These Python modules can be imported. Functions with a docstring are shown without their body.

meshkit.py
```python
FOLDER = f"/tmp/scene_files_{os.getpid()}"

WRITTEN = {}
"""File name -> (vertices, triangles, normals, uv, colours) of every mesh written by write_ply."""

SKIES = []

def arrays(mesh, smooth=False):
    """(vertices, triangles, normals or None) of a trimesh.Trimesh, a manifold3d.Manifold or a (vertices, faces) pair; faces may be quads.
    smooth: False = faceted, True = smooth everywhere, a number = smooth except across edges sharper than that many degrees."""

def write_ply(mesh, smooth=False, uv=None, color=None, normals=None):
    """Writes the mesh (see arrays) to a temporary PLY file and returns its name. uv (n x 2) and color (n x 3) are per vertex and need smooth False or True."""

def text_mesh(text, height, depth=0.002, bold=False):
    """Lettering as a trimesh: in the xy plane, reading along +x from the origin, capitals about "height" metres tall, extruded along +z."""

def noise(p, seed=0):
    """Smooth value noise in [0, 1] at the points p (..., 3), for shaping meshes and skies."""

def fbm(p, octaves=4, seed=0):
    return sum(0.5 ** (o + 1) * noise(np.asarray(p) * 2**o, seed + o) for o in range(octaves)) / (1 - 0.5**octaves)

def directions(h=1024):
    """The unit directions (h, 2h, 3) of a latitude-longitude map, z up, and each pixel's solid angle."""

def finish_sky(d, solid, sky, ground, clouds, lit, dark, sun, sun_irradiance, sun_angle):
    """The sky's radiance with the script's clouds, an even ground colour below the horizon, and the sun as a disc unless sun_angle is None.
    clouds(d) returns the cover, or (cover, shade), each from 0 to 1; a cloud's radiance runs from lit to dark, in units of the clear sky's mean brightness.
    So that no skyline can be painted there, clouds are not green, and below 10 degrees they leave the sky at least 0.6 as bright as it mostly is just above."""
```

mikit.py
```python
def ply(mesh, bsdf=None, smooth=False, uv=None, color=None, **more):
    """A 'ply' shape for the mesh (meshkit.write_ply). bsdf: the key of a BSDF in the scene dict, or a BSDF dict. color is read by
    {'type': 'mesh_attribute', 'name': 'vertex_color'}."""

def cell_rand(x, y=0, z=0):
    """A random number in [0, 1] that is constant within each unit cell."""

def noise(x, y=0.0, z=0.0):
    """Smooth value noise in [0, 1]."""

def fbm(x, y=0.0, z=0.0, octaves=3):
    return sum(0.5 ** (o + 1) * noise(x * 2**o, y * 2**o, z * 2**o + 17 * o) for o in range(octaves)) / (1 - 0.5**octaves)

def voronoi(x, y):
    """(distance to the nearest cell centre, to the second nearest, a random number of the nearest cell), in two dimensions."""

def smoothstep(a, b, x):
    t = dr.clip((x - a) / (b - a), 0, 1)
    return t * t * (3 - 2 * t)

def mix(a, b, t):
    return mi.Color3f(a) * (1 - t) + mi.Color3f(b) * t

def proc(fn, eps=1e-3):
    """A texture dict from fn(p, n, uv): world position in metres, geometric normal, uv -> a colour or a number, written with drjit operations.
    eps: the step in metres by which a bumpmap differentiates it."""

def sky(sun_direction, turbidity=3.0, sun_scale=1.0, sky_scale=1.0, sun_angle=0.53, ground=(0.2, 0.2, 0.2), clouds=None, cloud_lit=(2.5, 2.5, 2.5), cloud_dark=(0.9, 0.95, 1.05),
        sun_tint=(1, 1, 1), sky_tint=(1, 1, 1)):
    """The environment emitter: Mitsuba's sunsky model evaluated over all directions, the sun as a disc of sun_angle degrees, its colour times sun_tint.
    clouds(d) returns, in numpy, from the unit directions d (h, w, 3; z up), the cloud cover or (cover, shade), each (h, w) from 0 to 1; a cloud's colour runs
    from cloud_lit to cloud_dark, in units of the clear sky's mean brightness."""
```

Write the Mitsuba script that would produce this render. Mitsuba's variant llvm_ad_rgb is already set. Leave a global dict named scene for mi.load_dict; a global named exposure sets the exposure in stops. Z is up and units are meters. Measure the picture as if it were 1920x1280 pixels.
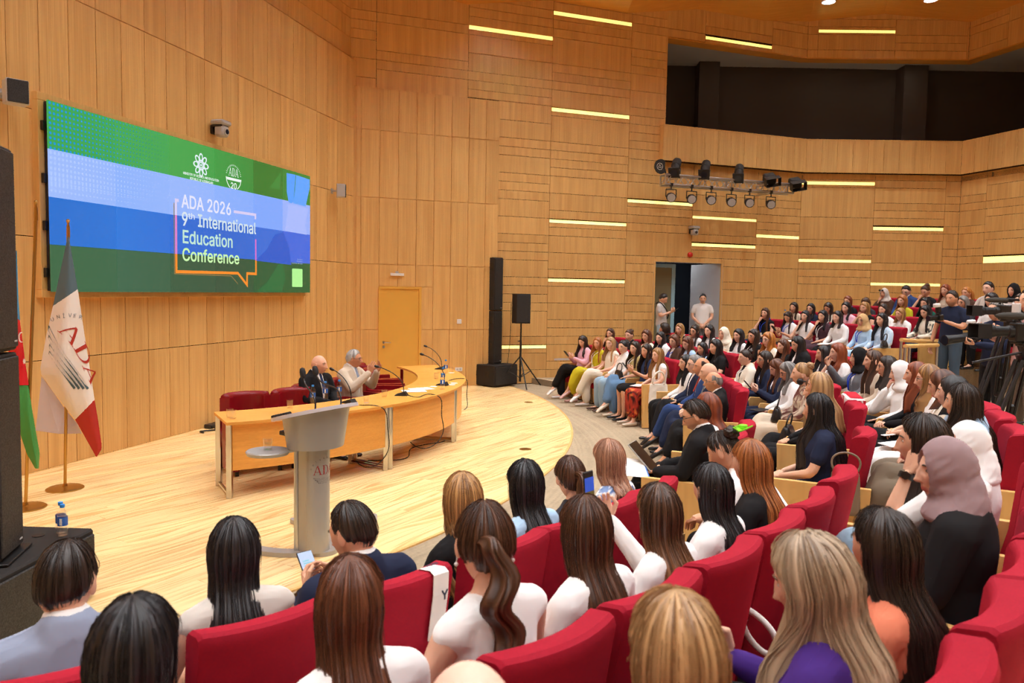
import math, random
import numpy as np
import trimesh, shapely, shapely.geometry as sg, shapely.affinity as sa
import manifold3d as m3
import drjit as dr
import mitsuba as mi
import mikit, meshkit
from mikit import proc, noise, fbm, smoothstep, mix
random.seed(7); RNG = np.random.default_rng(7)
scene, labels = {}, {}
T4 = mi.ScalarTransform4f
# ------------------------------------------------------------------ camera, exposure, light levels
exposure = 0.0
FOC, EYE, PITCH, ROLL = 1420.0, 2.05, math.atan(96 / 1420), 0.018
_r = np.array([math.cos(ROLL), 0, math.sin(ROLL)]); _u0 = np.array([-math.sin(ROLL), 0, math.cos(ROLL)])
FW = math.cos(PITCH) * np.array([0, 1.0, 0]) - math.sin(PITCH) * _u0
UP = math.cos(PITCH) * _u0 + math.sin(PITCH) * np.array([0, 1.0, 0])
CAM = np.array([0, 0, EYE])
scene['camera'] = {'type': 'thinlens', 'fov': 2 * math.degrees(math.atan(960 / FOC)), 'fov_axis': 'x', 'aperture_radius': 0.003, 'focus_distance': 9.0,
                   'to_world': T4().look_at(origin=CAM.tolist(), target=(CAM + FW).tolist(), up=UP.tolist())}
LAMP = 400.0           # radiance of the ceiling downlights
LAMP_RGB = (0.93, 1.0, 1.03)
STRIP_RGB = (1.5, 1.14, 0.24)   # radiance of the light slots in the walls

def ray(x, y): return FW + (x - 960) / FOC * _r + (640 - y) / FOC * UP
def at(x, y, z):
    d = ray(x, y); return CAM + d * (z - EYE) / d[2]
def at_depth(x, y, dep):
    d = ray(x, y); return CAM + d * dep / d[1]
CEN = np.array([-7.64, 10.1])          # centre of the curved seat rows
def at_row(x, y, R, ze):
    """where the sight line meets the cylinder of a seat row, at the crossing nearer to height ze"""
    d = ray(x, y); c = CAM[:2] - CEN
    a, b, k = d[:2] @ d[:2], 2 * d[:2] @ c, c @ c - R * R; q = math.sqrt(max(b * b - 4 * a * k, 0))
    return min((CAM + d * (-b + s * q) / (2 * a) for s in (1, -1)), key=lambda p: abs(p[2] - ze))
def lin(c):
    c = np.asarray(c, float) / 255
    return np.where(c < 0.04045, c / 12.92, ((c + 0.055) / 1.055) ** 2.4)
def L3(*c): return [float(v) for v in lin(c)]

# ------------------------------------------------------------------ materials
def mat(key, d): scene[key] = {'type': 'twosided', 'bsdf': d} if d['type'] not in ('dielectric', 'thindielectric', 'principledthin') else d; return key
def rgb(c): return {'type': 'rgb', 'value': [float(x) for x in c]}
def pr(key, color, rough=.5, spec=.5, metal=0., **k):
    base = color if isinstance(color, dict) else rgb(lin(color))
    return mat(key, {'type': 'principled', 'base_color': base, 'roughness': rough, 'specular': spec, 'metallic': metal, **k})
def wood_fn(ca, cb, fine=170., coarse=14.):
    ca, cb = [float(x) for x in lin(ca)], [float(x) for x in lin(cb)]
    def fn(p, n, uv):
        h = p.x * .83 + p.y * .56 + 3.7 * uv.x
        s = fbm(h * coarse, p.z * .35 + 9 * uv.x, 0.) * .55 + noise(h * fine, p.z * 2.2, 7 * uv.x) * .45
        return mix(ca, cb, smoothstep(.15, .85, s)) * (.94 + .1 * uv.x)
    return proc(fn)
pr('wall_wood', wood_fn((208, 158, 92), (227, 182, 114)), .48, .4)
def ceil_fn(p, n, uv):
    s = fbm(p.x * 1.3 + uv.x, p.y * 24., p.z * 9.) * .6 + noise(p.x * 3., p.y * 120., p.z * 30) * .4
    return mix([float(v) for v in lin((196, 132, 50))], [float(v) for v in lin((222, 160, 74))], s)
pr('ceiling_wood', proc(ceil_fn), .35, .5)
def plank_fn(p, n, uv):
    a = PLANK_ANG; u = p.x * math.cos(a) + p.y * math.sin(a); v = -p.x * math.sin(a) + p.y * math.cos(a)
    w = noise(u * 1.5 + 31 * uv.x, v * 6 + 17 * uv.x)
    ring = noise(v * 75 + 9 * w + 50 * uv.x, u * 2.6)
    s = .5 * ring + .5 * noise(v * 30 + 6 * w, u * .9, 20 * uv.x)
    c = mix([float(x) for x in lin((214, 170, 108))], [float(x) for x in lin((242, 209, 150))], smoothstep(.18, .62, s))
    return c * (.9 + .17 * uv.x)
PLANK_ANG = math.radians(58)
pr('floor_wood', proc(plank_fn), .27, .5)
def carpet_fn(p, n, uv):
    a = noise(p.x * 55, p.y * 55, p.z * 55); b = fbm(p.x * 3, p.y * 3, 0.); c = noise(p.x * 200, p.y * 200, p.z * 200)
    stripe = noise(dr.sqrt(dr.square(p.x + 7.64) + dr.square(p.y - 10.1)) * 42, 0, 0)
    return mix([float(x) for x in lin((122, 108, 88))], [float(x) for x in lin((186, 166, 138))], .3 * a + .2 * b + .3 * c + .2 * stripe)
pr('carpet', proc(carpet_fn), .95, .1)
def table_fn(p, n, uv):
    s = fbm(p.x * 2.2, p.y * 2.2, p.z * 40., 2) * .6 + noise(p.x * 6 + p.y * 9, p.y * 55, p.z * 130) * .4
    return mix([float(x) for x in lin((206, 136, 56))], [float(x) for x in lin((232, 170, 84))], s)
pr('beech', proc(table_fn), .3, .5)
def seatwood_fn(p, n, uv):
    s = noise(p.x * 70 + p.y * 50, p.y * 60, p.z * 3.) * .5 + fbm(p.x * 9, p.y * 9, p.z * 1.4) * .5
    return mix([float(x) for x in lin((205, 158, 92))], [float(x) for x in lin((228, 184, 116))], s)
pr('seat_wood', proc(seatwood_fn), .4, .5)
def red_fn(p, n, uv):
    a = noise(p.x * 420, p.y * 420, p.z * 420); b = fbm(p.x * 6, p.y * 6, p.z * 6)
    return mix([float(x) for x in lin((130, 8, 32))], [float(x) for x in lin((162, 18, 40))], .5 * a + .5 * b)
pr('red_fabric', proc(red_fn), .85, .25, sheen=.5, sheen_tint=.7)
pr('burgundy_leather', (128, 14, 24), .3, .5)
pr('dark_gap', (52, 34, 20), .9, .1)
pr('charcoal', (78, 69, 63), .9, .15)
pr('grey_ceiling', (196, 194, 192), .9, .1)
pr('door_wood', (222, 168, 74), .35, .45)
pr('chrome', (205, 205, 205), .12, .5, 1.)
pr('aluminium', (196, 196, 196), .35, .5, 1.)
pr('brass', (196, 156, 88), .25, .5, 1.)
pr('silver_paint', (168, 165, 160), .38, .5, .35)
pr('black_plastic', (22, 21, 22), .42, .5)
pr('black_box', (36, 33, 32), .7, .3)
def grille_fn(p, n, uv):
    k = noise(p.x * 160 + p.y * 160, p.z * 160, p.y * 90)
    return mix([.006, .006, .006], [.035, .034, .034], k)
pr('black_grille', proc(grille_fn), .6, .4)
pr('white_plastic', (228, 226, 222), .4, .5)
pr('grey_plastic', (176, 174, 172), .4, .5)
pr('paper', (240, 238, 234), .8, .2)
pr('red_plastic', (200, 34, 24), .35, .5)
pr('blue_plastic', (40, 132, 214), .35, .5)
pr('lens_glass', (30, 34, 46), .08, .8)
pr('nosing', (206, 190, 160), .6, .3)
pr('aqua_paint', (150, 190, 206), .5, .4)
pr('corridor_wall', (196, 190, 186), .8, .2)
pr('corridor_dark', (34, 38, 44), .8, .2)
mat('glass', {'type': 'thindielectric', 'int_ior': 1.5})
mat('clear_plastic', {'type': 'thindielectric', 'int_ior': 1.33})
mat('door_glass', {'type': 'thindielectric', 'int_ior': 1.5})
VC = {'type': 'mesh_attribute', 'name': 'vertex_color'}
# Colours that vary over a mesh: uv = (number of a colour triple + weight of the third colour, weight of the second)
PAL, PALV = {}, []
def pal(a, b=None, c=None):
    k = tuple(np.round(np.r_[a, a if b is None else b, a if c is None else c], 4))
    if k not in PAL: PAL[k] = len(PALV); PALV.append(k)
    return PAL[k]
def tri_fn(p, n, uv):
    i = dr.floor(uv.x); w = dr.clip((uv.x - i - .1) / .8, 0, 1); v = dr.clip(uv.y, 0, 1); i = mi.UInt32(dr.maximum(i, 0)); g = lambda k: dr.gather(mi.Float, PALF[k], i)
    a, b, c = (mi.Color3f(g(3 * q), g(3 * q + 1), g(3 * q + 2)) for q in range(3))
    return (a * (1 - v) + b * v) * (1 - w) + c * w
TRI = proc(tri_fn)
pr('skin', TRI, .5, .35)
pr('cloth', TRI, .88, .2, sheen=.2)
pr('hair', TRI, .38, .5)
pr('leather', TRI, .35, .5)
pr('print', TRI, .6, .3)

# ------------------------------------------------------------------ scene building helpers
def key_of(name):
    if name not in scene and name not in HOLD: return name
    i = 1
    while f'{name}_{i:03d}' in scene or f'{name}_{i:03d}' in HOLD: i += 1
    return f'{name}_{i:03d}'
HOLD = set(); _cnt = {}
def fresh(name):
    i = _cnt.get(name, 0); _cnt[name] = i + 1
    return name if i == 0 else f'{name}_{i:03d}'
def thing(name, label, cat, group=None):
    k = fresh(name); labels[k] = {'label': label, 'category': cat}
    if group: labels[k]['group'] = group
    return k
def struct(name, label=None):
    k = fresh(name); labels[k] = {'kind': 'structure'}
    if label: labels[k]['label'] = label
    return k
def put(key, mesh, bsdf, smooth=False, uv=None, color=None, xf=None, label=None, **more):
    # color: one colour for every vertex (rows alike), or (a, b, c, weight of b, weight of c)
    if xf is not None: mesh = moved(mesh, xf)
    if color is not None:
        n = len(tri(mesh).vertices)
        if isinstance(color, tuple): a, b, c, v, w = color; uv = np.c_[pal(a, b, c) + .1 + .8 * np.clip(w, 0, 1) * np.ones(n), np.clip(v, 0, 1) * np.ones(n)]
        else: uv = np.tile([pal(np.asarray(color)[0]) + .1, 0.], (n, 1))
    scene[key] = mikit.ply(mesh, bsdf, smooth, uv=uv, **more)
    if label: labels.setdefault(key, {})['label'] = label
    return key
def part(parent, name, mesh, bsdf, smooth=False, **k):
    return put(fresh(parent + '__' + name), mesh, bsdf, smooth, **k)
def tri(mesh):
    if hasattr(mesh, 'to_mesh'):
        m = mesh.to_mesh(); return trimesh.Trimesh(m.vert_properties[:, :3], m.tri_verts, process=False)
    return mesh
def moved(mesh, M):
    m = tri(mesh).copy(); m.apply_transform(M); return m
def M_(loc=(0, 0, 0), rz=0., s=1.):
    c, q = math.cos(rz) * s, math.sin(rz) * s
    return np.array([[c, -q, 0, loc[0]], [q, c, 0, loc[1]], [0, 0, s, loc[2]], [0, 0, 0, 1.]])
def frame_M(o, x, y, z):
    M = np.eye(4); M[:3, 0], M[:3, 1], M[:3, 2], M[:3, 3] = x, y, z, o; return M
def cat(*ms): return trimesh.util.concatenate([tri(m) for m in ms])
def box(x0, x1, y0, y1, z0, z1):
    b = trimesh.creation.box(extents=(x1 - x0, y1 - y0, z1 - z0)); b.apply_translation(((x0 + x1) / 2, (y0 + y1) / 2, (z0 + z1) / 2)); return b
def bev(x0, x1, y0, y1, z0, z1, b=.006):
    P = []
    for sx in (0, 1):
        for sy in (0, 1):
            for sz in (0, 1):
                c = np.array([(x0, x1)[sx], (y0, y1)[sy], (z0, z1)[sz]]); d = np.array([1 - 2 * sx, 1 - 2 * sy, 1 - 2 * sz]) * b
                for k in range(3):
                    q = c + d; q[k] = c[k]; P.append(q)
    return trimesh.convex.convex_hull(np.array(P))
def cyl(p, q, r, n=12, r2=None):
    p, q = np.asarray(p, float), np.asarray(q, float); d = q - p; L = np.linalg.norm(d); d = d / L
    a = np.cross(d, [0, 0, 1.] if abs(d[2]) < .9 else [1., 0, 0]); a /= np.linalg.norm(a); b = np.cross(d, a)
    t = np.linspace(0, 2 * np.pi, n, endpoint=False); ring = np.cos(t)[:, None] * a + np.sin(t)[:, None] * b
    r2 = r if r2 is None else r2
    V = np.vstack([p + ring * r, q + ring * r2, [p], [q]]); F = []
    for i in range(n):
        j = (i + 1) % n; F += [[i, i + n, j], [j, i + n, j + n], [2 * n, i, j], [2 * n + 1, j + n, i + n]]
    return trimesh.Trimesh(V, np.array(F)[:, ::-1], process=False)
def tube(pts, r, n=8, radii=None):
    P = np.asarray(pts, float); m = len(P); t = np.gradient(P, axis=0); t /= np.linalg.norm(t, axis=1)[:, None] + 1e-12
    ref = np.array([0, 0, 1.]) if abs(t[0][2]) < .9 else np.array([1., 0, 0]); a = np.cross(t[0], ref); a /= np.linalg.norm(a)
    th = np.linspace(0, 2 * np.pi, n, endpoint=False); V = []
    for i in range(m):
        a = a - t[i] * (a @ t[i]); a /= np.linalg.norm(a) + 1e-12; b = np.cross(t[i], a)
        V.append(P[i] + (np.cos(th)[:, None] * a + np.sin(th)[:, None] * b) * (r if radii is None else radii[i]))
    V = np.vstack(V + [[P[0]], [P[-1]]]); F = []
    for i in range(m - 1):
        for k in range(n):
            l = (k + 1) % n; F += [[i * n + k, i * n + l, (i + 1) * n + k], [i * n + l, (i + 1) * n + l, (i + 1) * n + k]]
    for k in range(n):
        l = (k + 1) % n; F += [[m * n, l, k], [m * n + 1, (m - 1) * n + k, (m - 1) * n + l]]
    return trimesh.Trimesh(V, np.array(F), process=False)
def lathe(prof, n=24):
    prof = np.asarray(prof, float); th = np.linspace(0, 2 * np.pi, n, endpoint=False); m = len(prof)
    V = np.array([[r * math.cos(t), r * math.sin(t), z] for r, z in prof for t in th]); F = []
    for i in range(m - 1):
        for k in range(n):
            l = (k + 1) % n; F += [[i * n + k, i * n + l, (i + 1) * n + k], [i * n + l, (i + 1) * n + l, (i + 1) * n + k]]
    return trimesh.Trimesh(V, np.array(F), process=False)
def prism(poly, z0, z1):
    ps = [g for g in getattr(poly, 'geoms', [poly]) if g.geom_type == 'Polygon' and g.area > 1e-5]
    ms = []
    for g in ps:
        m = trimesh.creation.extrude_polygon(g, z1 - z0, engine='earcut'); m.apply_translation((0, 0, z0)); ms.append(m)
    return cat(*ms)
def arc(cx, cy, R, a0, a1, n=48):
    t = np.radians(np.linspace(a0, a1, n)); return np.c_[cx + R * np.cos(t), cy + R * np.sin(t)]
def cuv(mesh, u=None):
    m = tri(mesh); u = RNG.random() if u is None else u
    return np.tile([u, .5], (len(m.vertices), 1))
def spline(P, n=20):
    from scipy.interpolate import CubicSpline
    P = np.asarray(P, float); t = np.r_[0, np.cumsum(np.linalg.norm(np.diff(P, axis=0), axis=1))]
    return CubicSpline(t, P)(np.linspace(0, t[-1], n))
# ------------------------------------------------------------------ the room shell
QL = np.array([-8.2, -3.6]); Q0 = np.array([-3.17, 15.4]); Q1 = np.array([7.183, 19.126]); Q2 = np.array([11.109, 19.034])
uA, uB, uC = np.array([.9409, .3386]), np.array([.9997, -.0235]), np.array([.2932, -.9561])
uL = Q0 - np.array([-4.34, 10.98]); uL /= np.linalg.norm(uL); QL = Q0 - uL * 20.5
Q3 = Q2 + uC * 24.0
FLOOR_POLY = sg.Polygon([QL, Q0, Q1, Q2, Q3])
MOD, Z0 = .1857, .30
def inward(u): return np.array([u[1], -u[0]])
class Wall:
    def __init__(s, o, u): s.o, s.u, s.n = np.asarray(o, float), u, inward(u)
    def M(s, d=0.): return frame_M((*(s.o + s.n * d), 0), (*s.u, 0), (*s.n, 0), (0, 0, 1.))      # local: x along the wall, y into the room
    def panel(s, parent, u0, u1, z0, z1, d=0., gap=.004, b='wall_wood', th=.02):
        m = box(u0 + gap, u1 - gap, -th, 0, z0 + gap, z1 - gap)
        part(parent, 'panel', m, b, xf=s.M(d), uv=cuv(m))
    def px(s, x, y):
        d = ray(x, y); n = s.n; t = n @ (s.o - CAM[:2]) / (n @ d[:2]); p = CAM + t * d; return (p[:2] - s.o) @ s.u, p[2]
WL, WA, WB, WC = Wall(QL, uL), Wall(Q0, uA), Wall(Q1, uB), Wall(Q2, uC)
LEN_L = float(np.linalg.norm(Q0 - QL))
# left wall behind the stage: 0.39 m boards, rows of 1.33 m
wl = struct('wall_left')
part(wl, 'backing', box(-.2, LEN_L + .1, -.2, -.021, -.05, 6.52), 'dark_gap', xf=WL.M())
s0 = WL.px(73, 60)[0]; S0 = s0 - .39 * math.floor(s0 / .39)
zr = [0.0, 1.20, 2.53, 3.865, 5.2, 6.53]
uu = [u for u in np.arange(S0 + .39 * 16, LEN_L, .3895)] + [LEN_L]
scr0, scr1 = WL.px(92, 300)[0], WL.px(581, 400)[0]
for i in range(len(uu) - 1):
    for j in range(5):
        a, b = uu[i], uu[i + 1]
        if j in (2,) and a > scr0 and b < scr1: continue
        WL.panel(wl, a, b, zr[j], zr[j + 1])
far = box(0, uu[0], -.02, 0, 0, 6.53); part(wl, 'side_panelling', far, 'wall_wood', xf=WL.M(), uv=cuv(far, .5))
top = box(-.1, LEN_L, -.21, -.12, 6.53, 9.2); part(wl, 'upper_backing', top, 'dark_gap', xf=WL.M())
for k0 in range(6):
    u1, u0 = LEN_L - .45 - 1.9 * k0, LEN_L - .45 - 1.9 * (k0 + 1)
    if k0 == 0: spans = [(LEN_L - .45, LEN_L + .06), (u0, u1)]
    else: spans = [(u0, u1)]
    for (a, b) in spans:
        z = 6.53
        for h in (.08, .37, .37, .19, .19, .37, .19, .37):
            WL.panel(wl, a, b, z, min(z + h, 9.1), d=-.1); z += h
# wall A (behind the far block), with the lower proud wall beside the corner, the doorway and the balcony opening
wa, wb, wc = struct('wall_back'), struct('wall_far'), struct('wall_right')
DU0, DU1, DZ = 6.90, 8.73, 2.78
LA = float(np.linalg.norm(Q1 - Q0)); LB = float(np.linalg.norm(Q2 - Q1)); PARB, PART, FASC = 5.09, 5.9, 7.88
bk = cat(box(-.3, DU0, -.16, -.021, -.05, PARB), box(DU1, LA + .1, -.16, -.021, -.05, PARB), box(DU0, DU1, -.16, -.021, DZ, PARB), box(-.3, 7.05, -.16, -.021, PARB, 9.3))
part(wa, 'opening_trim', box(7.045, 7.062, -.3, .002, PARB, 9.3), 'wall_wood', xf=WA.M(), uv=cuv(box(0,1,0,1,0,1), .8))
part(wa, 'backing', bk, 'dark_gap', xf=WA.M())
part(wb, 'backing', box(-.05, LB + .1, -.16, -.021, -.05, PARB), 'dark_gap', xf=WB.M())
part(wc, 'backing', box(-.05, 24, -.16, -.021, -.05, PARB), 'dark_gap', xf=WC.M())
STRIPS = []
def column(parent, W, u0, u1, zs, strips=(), d=0., snap=True):
    zs = sorted(zs)
    if snap: zs = [Z0 + MOD * round((z - Z0) / MOD) if 0.1 < i < len(zs) - 1 else z for i, z in enumerate(zs)]
    for a, b in zip(zs[:-1], zs[1:]):
        if b - a < .03: continue
        st = [(t, q) for t, q in strips if q > a - .02 and t < b + .12 and (t + q) / 2 < b and (t + q) / 2 > a]
        lo, hi = a, b
        for t, q in st:
            STRIPS.append((W, u0, u1, q, t))
            if t > b - .04: hi = q
            else:
                W.panel(parent, u0, u1, t, b, d); hi = q
        if hi - lo > .03: W.panel(parent, u0, u1, lo, hi, d)
TOPZ = 9.3
column(wa, WA, -.12, .39, [6.0, 6.24, 6.61, 6.98, 7.16, 7.35, 7.54, 8.1, TOPZ])
column(wa, WA, .39, 2.31, [6.0, 6.46, 6.65, 6.83, 7.39, 7.58, 8.14, TOPZ])
column(wa, WA, 2.31, 4.21, [6.07, 6.26, 6.44, 6.63, 7.0, 7.38, 7.57, 7.75, 7.94, 8.12, TOPZ], [(7.56, 7.46)])
column(wa, WA, 2.99, 4.21, [0, .32, .69, .87, 1.06, 1.6, 1.79, 1.97, 2.16, 2.34, 2.71, 2.9, 3.09, 3.28, 3.65, 4.02, 4.21, 4.39, 4.58, 4.96, 5.14, 5.32, 5.69, 6.07], [(.85, .77)])
column(wa, WA, 4.21, 6.13, [0, .3, .49, .87, 1.06, 1.23, 1.42, 1.79, 2.16, 2.34, 2.53, 2.9, 3.28, 3.46, 3.64, 3.83, 4.2, 4.58, 4.76, 4.95, 5.13, 5.32, 5.88, 6.06, 6.43, 6.62, 6.81, 7.0, 7.54, 7.74, 7.92, 8.11, 8.3, TOPZ], [(8.1, 8.01), (6.05, 5.96), (3.63, 3.55), (2.33, 2.25)])
c4 = [5.31, 5.5, 5.69, 5.87, 6.05, 6.24, 6.61, 6.98, 7.16, 7.35, 7.54, 7.91, 8.09, 8.28, TOPZ]
column(wa, WA, 6.13, 7.06, [PARB] + c4)
c4b = [0, .5, 1.05, 1.42, 1.6, 1.8, 1.97, 2.53, 2.72, 2.9]
column(wa, WA, 6.13, DU0, c4b)
column(wa, WA, 6.13, 7.87, [2.9, 3.46, 3.64, 3.83, 4.01, 4.19, 4.57, 4.76, PARB], [(4.18, 4.1)])
column(wa, WA, 7.87, 9.70, [2.9, 3.08, 3.26, 3.45, 3.9, 4.01, 4.43, 4.62, PARB], [(3.89, 3.81), (3.25, 3.17)])
column(wa, WA, DU1, 9.70, [0, .5, 1.04, 1.4, 1.78, 2.14, 2.32, 2.68, 2.9])
w_ = WA.panel; w_(wa, DU0, DU1, DZ, 2.9)
column(wa, WA, 9.70, LA, [0, .5, 1.04, 1.4, 1.97, 2.71, 3.07, 3.26, 3.54, 3.63, 3.81, 4.01, 4.22, 4.4, PARB], [(3.53, 3.45)])
column(wb, WB, 0, 1.815, [0, .5, 1.0, 1.4, 1.6, 1.98, 2.34, 2.53, 2.72, 2.98, 3.08, 3.27, 3.44, 4.01, 4.73, 4.91, PARB], [(4.9, 4.81), (2.97, 2.89)])
column(wb, WB, 1.815, 3.56, [0, .5, 1.0, 1.6, 1.98, 2.16, 2.42, 2.71, 2.89, 3.44, 3.62, 3.81, 3.99, 4.18, 4.36, 4.72, 4.91, PARB], [(3.8, 3.71), (2.41, 2.33)])
z9 = [0, .5, 1.0, 1.6, 1.98, 2.52, 2.9, 3.08, 3.26, 3.63, 3.81, 4.18, 4.36, 4.55, 4.93, PARB]
column(wb, WB, 3.56, LB, z9); column(wc, WC, 0.0, .73, z9)
column(wc, WC, .73, 2.6, [0, .5, 1., 1.6, 1.98, 2.34, 2.7, 2.88, 3.07, 3.44, 3.62, 3.99, 4.18, 4.36, 4.75, 4.93, PARB], [(3.06, 2.9)])
for k in range(8): column(wc, WC, 2.6 + 1.9 * k, 4.5 + 1.9 * k, [0, .86, 1.42, 2.16, 2.71, 3.46, 4.02, 4.58, PARB])
# the lower wall that stands proud beside the stage corner
lw = struct('wall_stage')
part(lw, 'body', box(-.35, 2.985, -.02, .10, 0, 6.02), 'wall_wood', xf=WA.M(), uv=cuv(box(0, 1, 0, 1, 0, 1), .4))
dl, dr_ = WA.px(707.5, 600)[0], WA.px(787, 600)[0]; DTOP = WA.px(747, 537)[1]
e = [-.02] + [WA.px(x, 300)[0] for x in (675, 710, 745, 779, 812, 844, 876, 908)] + [2.985]
for a, b in zip(e[:-1], e[1:]):
    for z0_, z1_ in zip([0, 1.2, 2.53, 3.865, 5.2], [1.2, 2.53, 3.865, 5.2, 6.03]):
        if z0_ < DTOP and b > dl + .02 and a < dr_ - .02:
            aa, bb = (a, min(b, dl)) if a < dl < b else ((max(a, dr_), b) if a < dr_ < b else (None, None))
            if aa is not None and bb - aa > .03: WA.panel(lw, aa, bb, z0_, min(z1_, DTOP) if False else z1_, d=.12) if z1_ < DTOP else (WA.panel(lw, aa, bb, z0_, DTOP, d=.12))
            if z1_ > DTOP: WA.panel(lw, a, b, DTOP, z1_, d=.12)
        else: WA.panel(lw, a, b, z0_, z1_, d=.12)
d1 = struct('door_1')
part(d1, 'frame', cat(box(dl, dl + .05, .09, .145, 0, DTOP), box(dr_ - .05, dr_, .09, .145, 0, DTOP), box(dl, dr_, .09, .145, DTOP - .05, DTOP)), 'door_wood', xf=WA.M())
part(d1, 'leaf', bev(dl + .05, dr_ - .05, .08, .125, .01, DTOP - .05, .003), 'door_wood', xf=WA.M())
hz = WA.px(716, 641)[1]
hd = cat(cyl((dl + .11, .125, hz), (dl + .11, .185, hz), .012), cyl((dl + .11, .18, hz), (dl + .25, .18, hz), .011), cyl((dl + .11, .125, hz), (dl + .11, .134, hz), .028, 16), cyl((dl + .11, .125, hz - .09), (dl + .11, .134, hz - .09), .028, 16))
part(d1 + '__leaf', 'handle', hd, 'chrome', 30, xf=WA.M())
# balcony: parapet, fascia above, soffit, dark back wall, columns
par = struct('balcony_parapet')
PD = .16
i1 = Q1 + PD * (inward(uA) + inward(uB)) / (1 + inward(uA) @ inward(uB)); i2 = Q2 + PD * (inward(uB) + inward(uC)) / (1 + inward(uB) @ inward(uC))
lineP = [Q0 + uA * 6.93 + inward(uA) * PD, i1, i2, Q2 + uC * 20 + inward(uC) * PD]
backP = [Q0 + uA * 6.93 + inward(uA) * -.12, Q1 - .12 * inward(uA), Q2 - .12 * inward(uB), Q2 + uC * 20 - inward(uC) * .12]
part(par, 'body', prism(sg.Polygon(lineP + backP[::-1]).buffer(-.021), PARB + .005, PART - .005), 'dark_gap')
_m = box(6.925, 6.94, 0, PD + .002, PARB, PART); part(par, 'end_panel', _m, 'wall_wood', xf=WA.M(), uv=cuv(_m, .3))
for p, q in zip(lineP[:-1], lineP[1:]):
    L = np.linalg.norm(q - p); u = (q - p) / L; W = Wall(p, u); n = max(1, round(L / .37))
    for k in range(min(n, 22)): W.panel(par, L * k / n, L * (k + 1) / n, PARB, PART - .02, d=0, gap=.0025)
    cp = box(0, L, -.28, .006, PART - .02, PART); part(par, 'top_rail', cp, 'wall_wood', xf=W.M(), uv=cuv(cp, .9))
fas = struct('balcony_fascia')
SOF = .32
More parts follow.
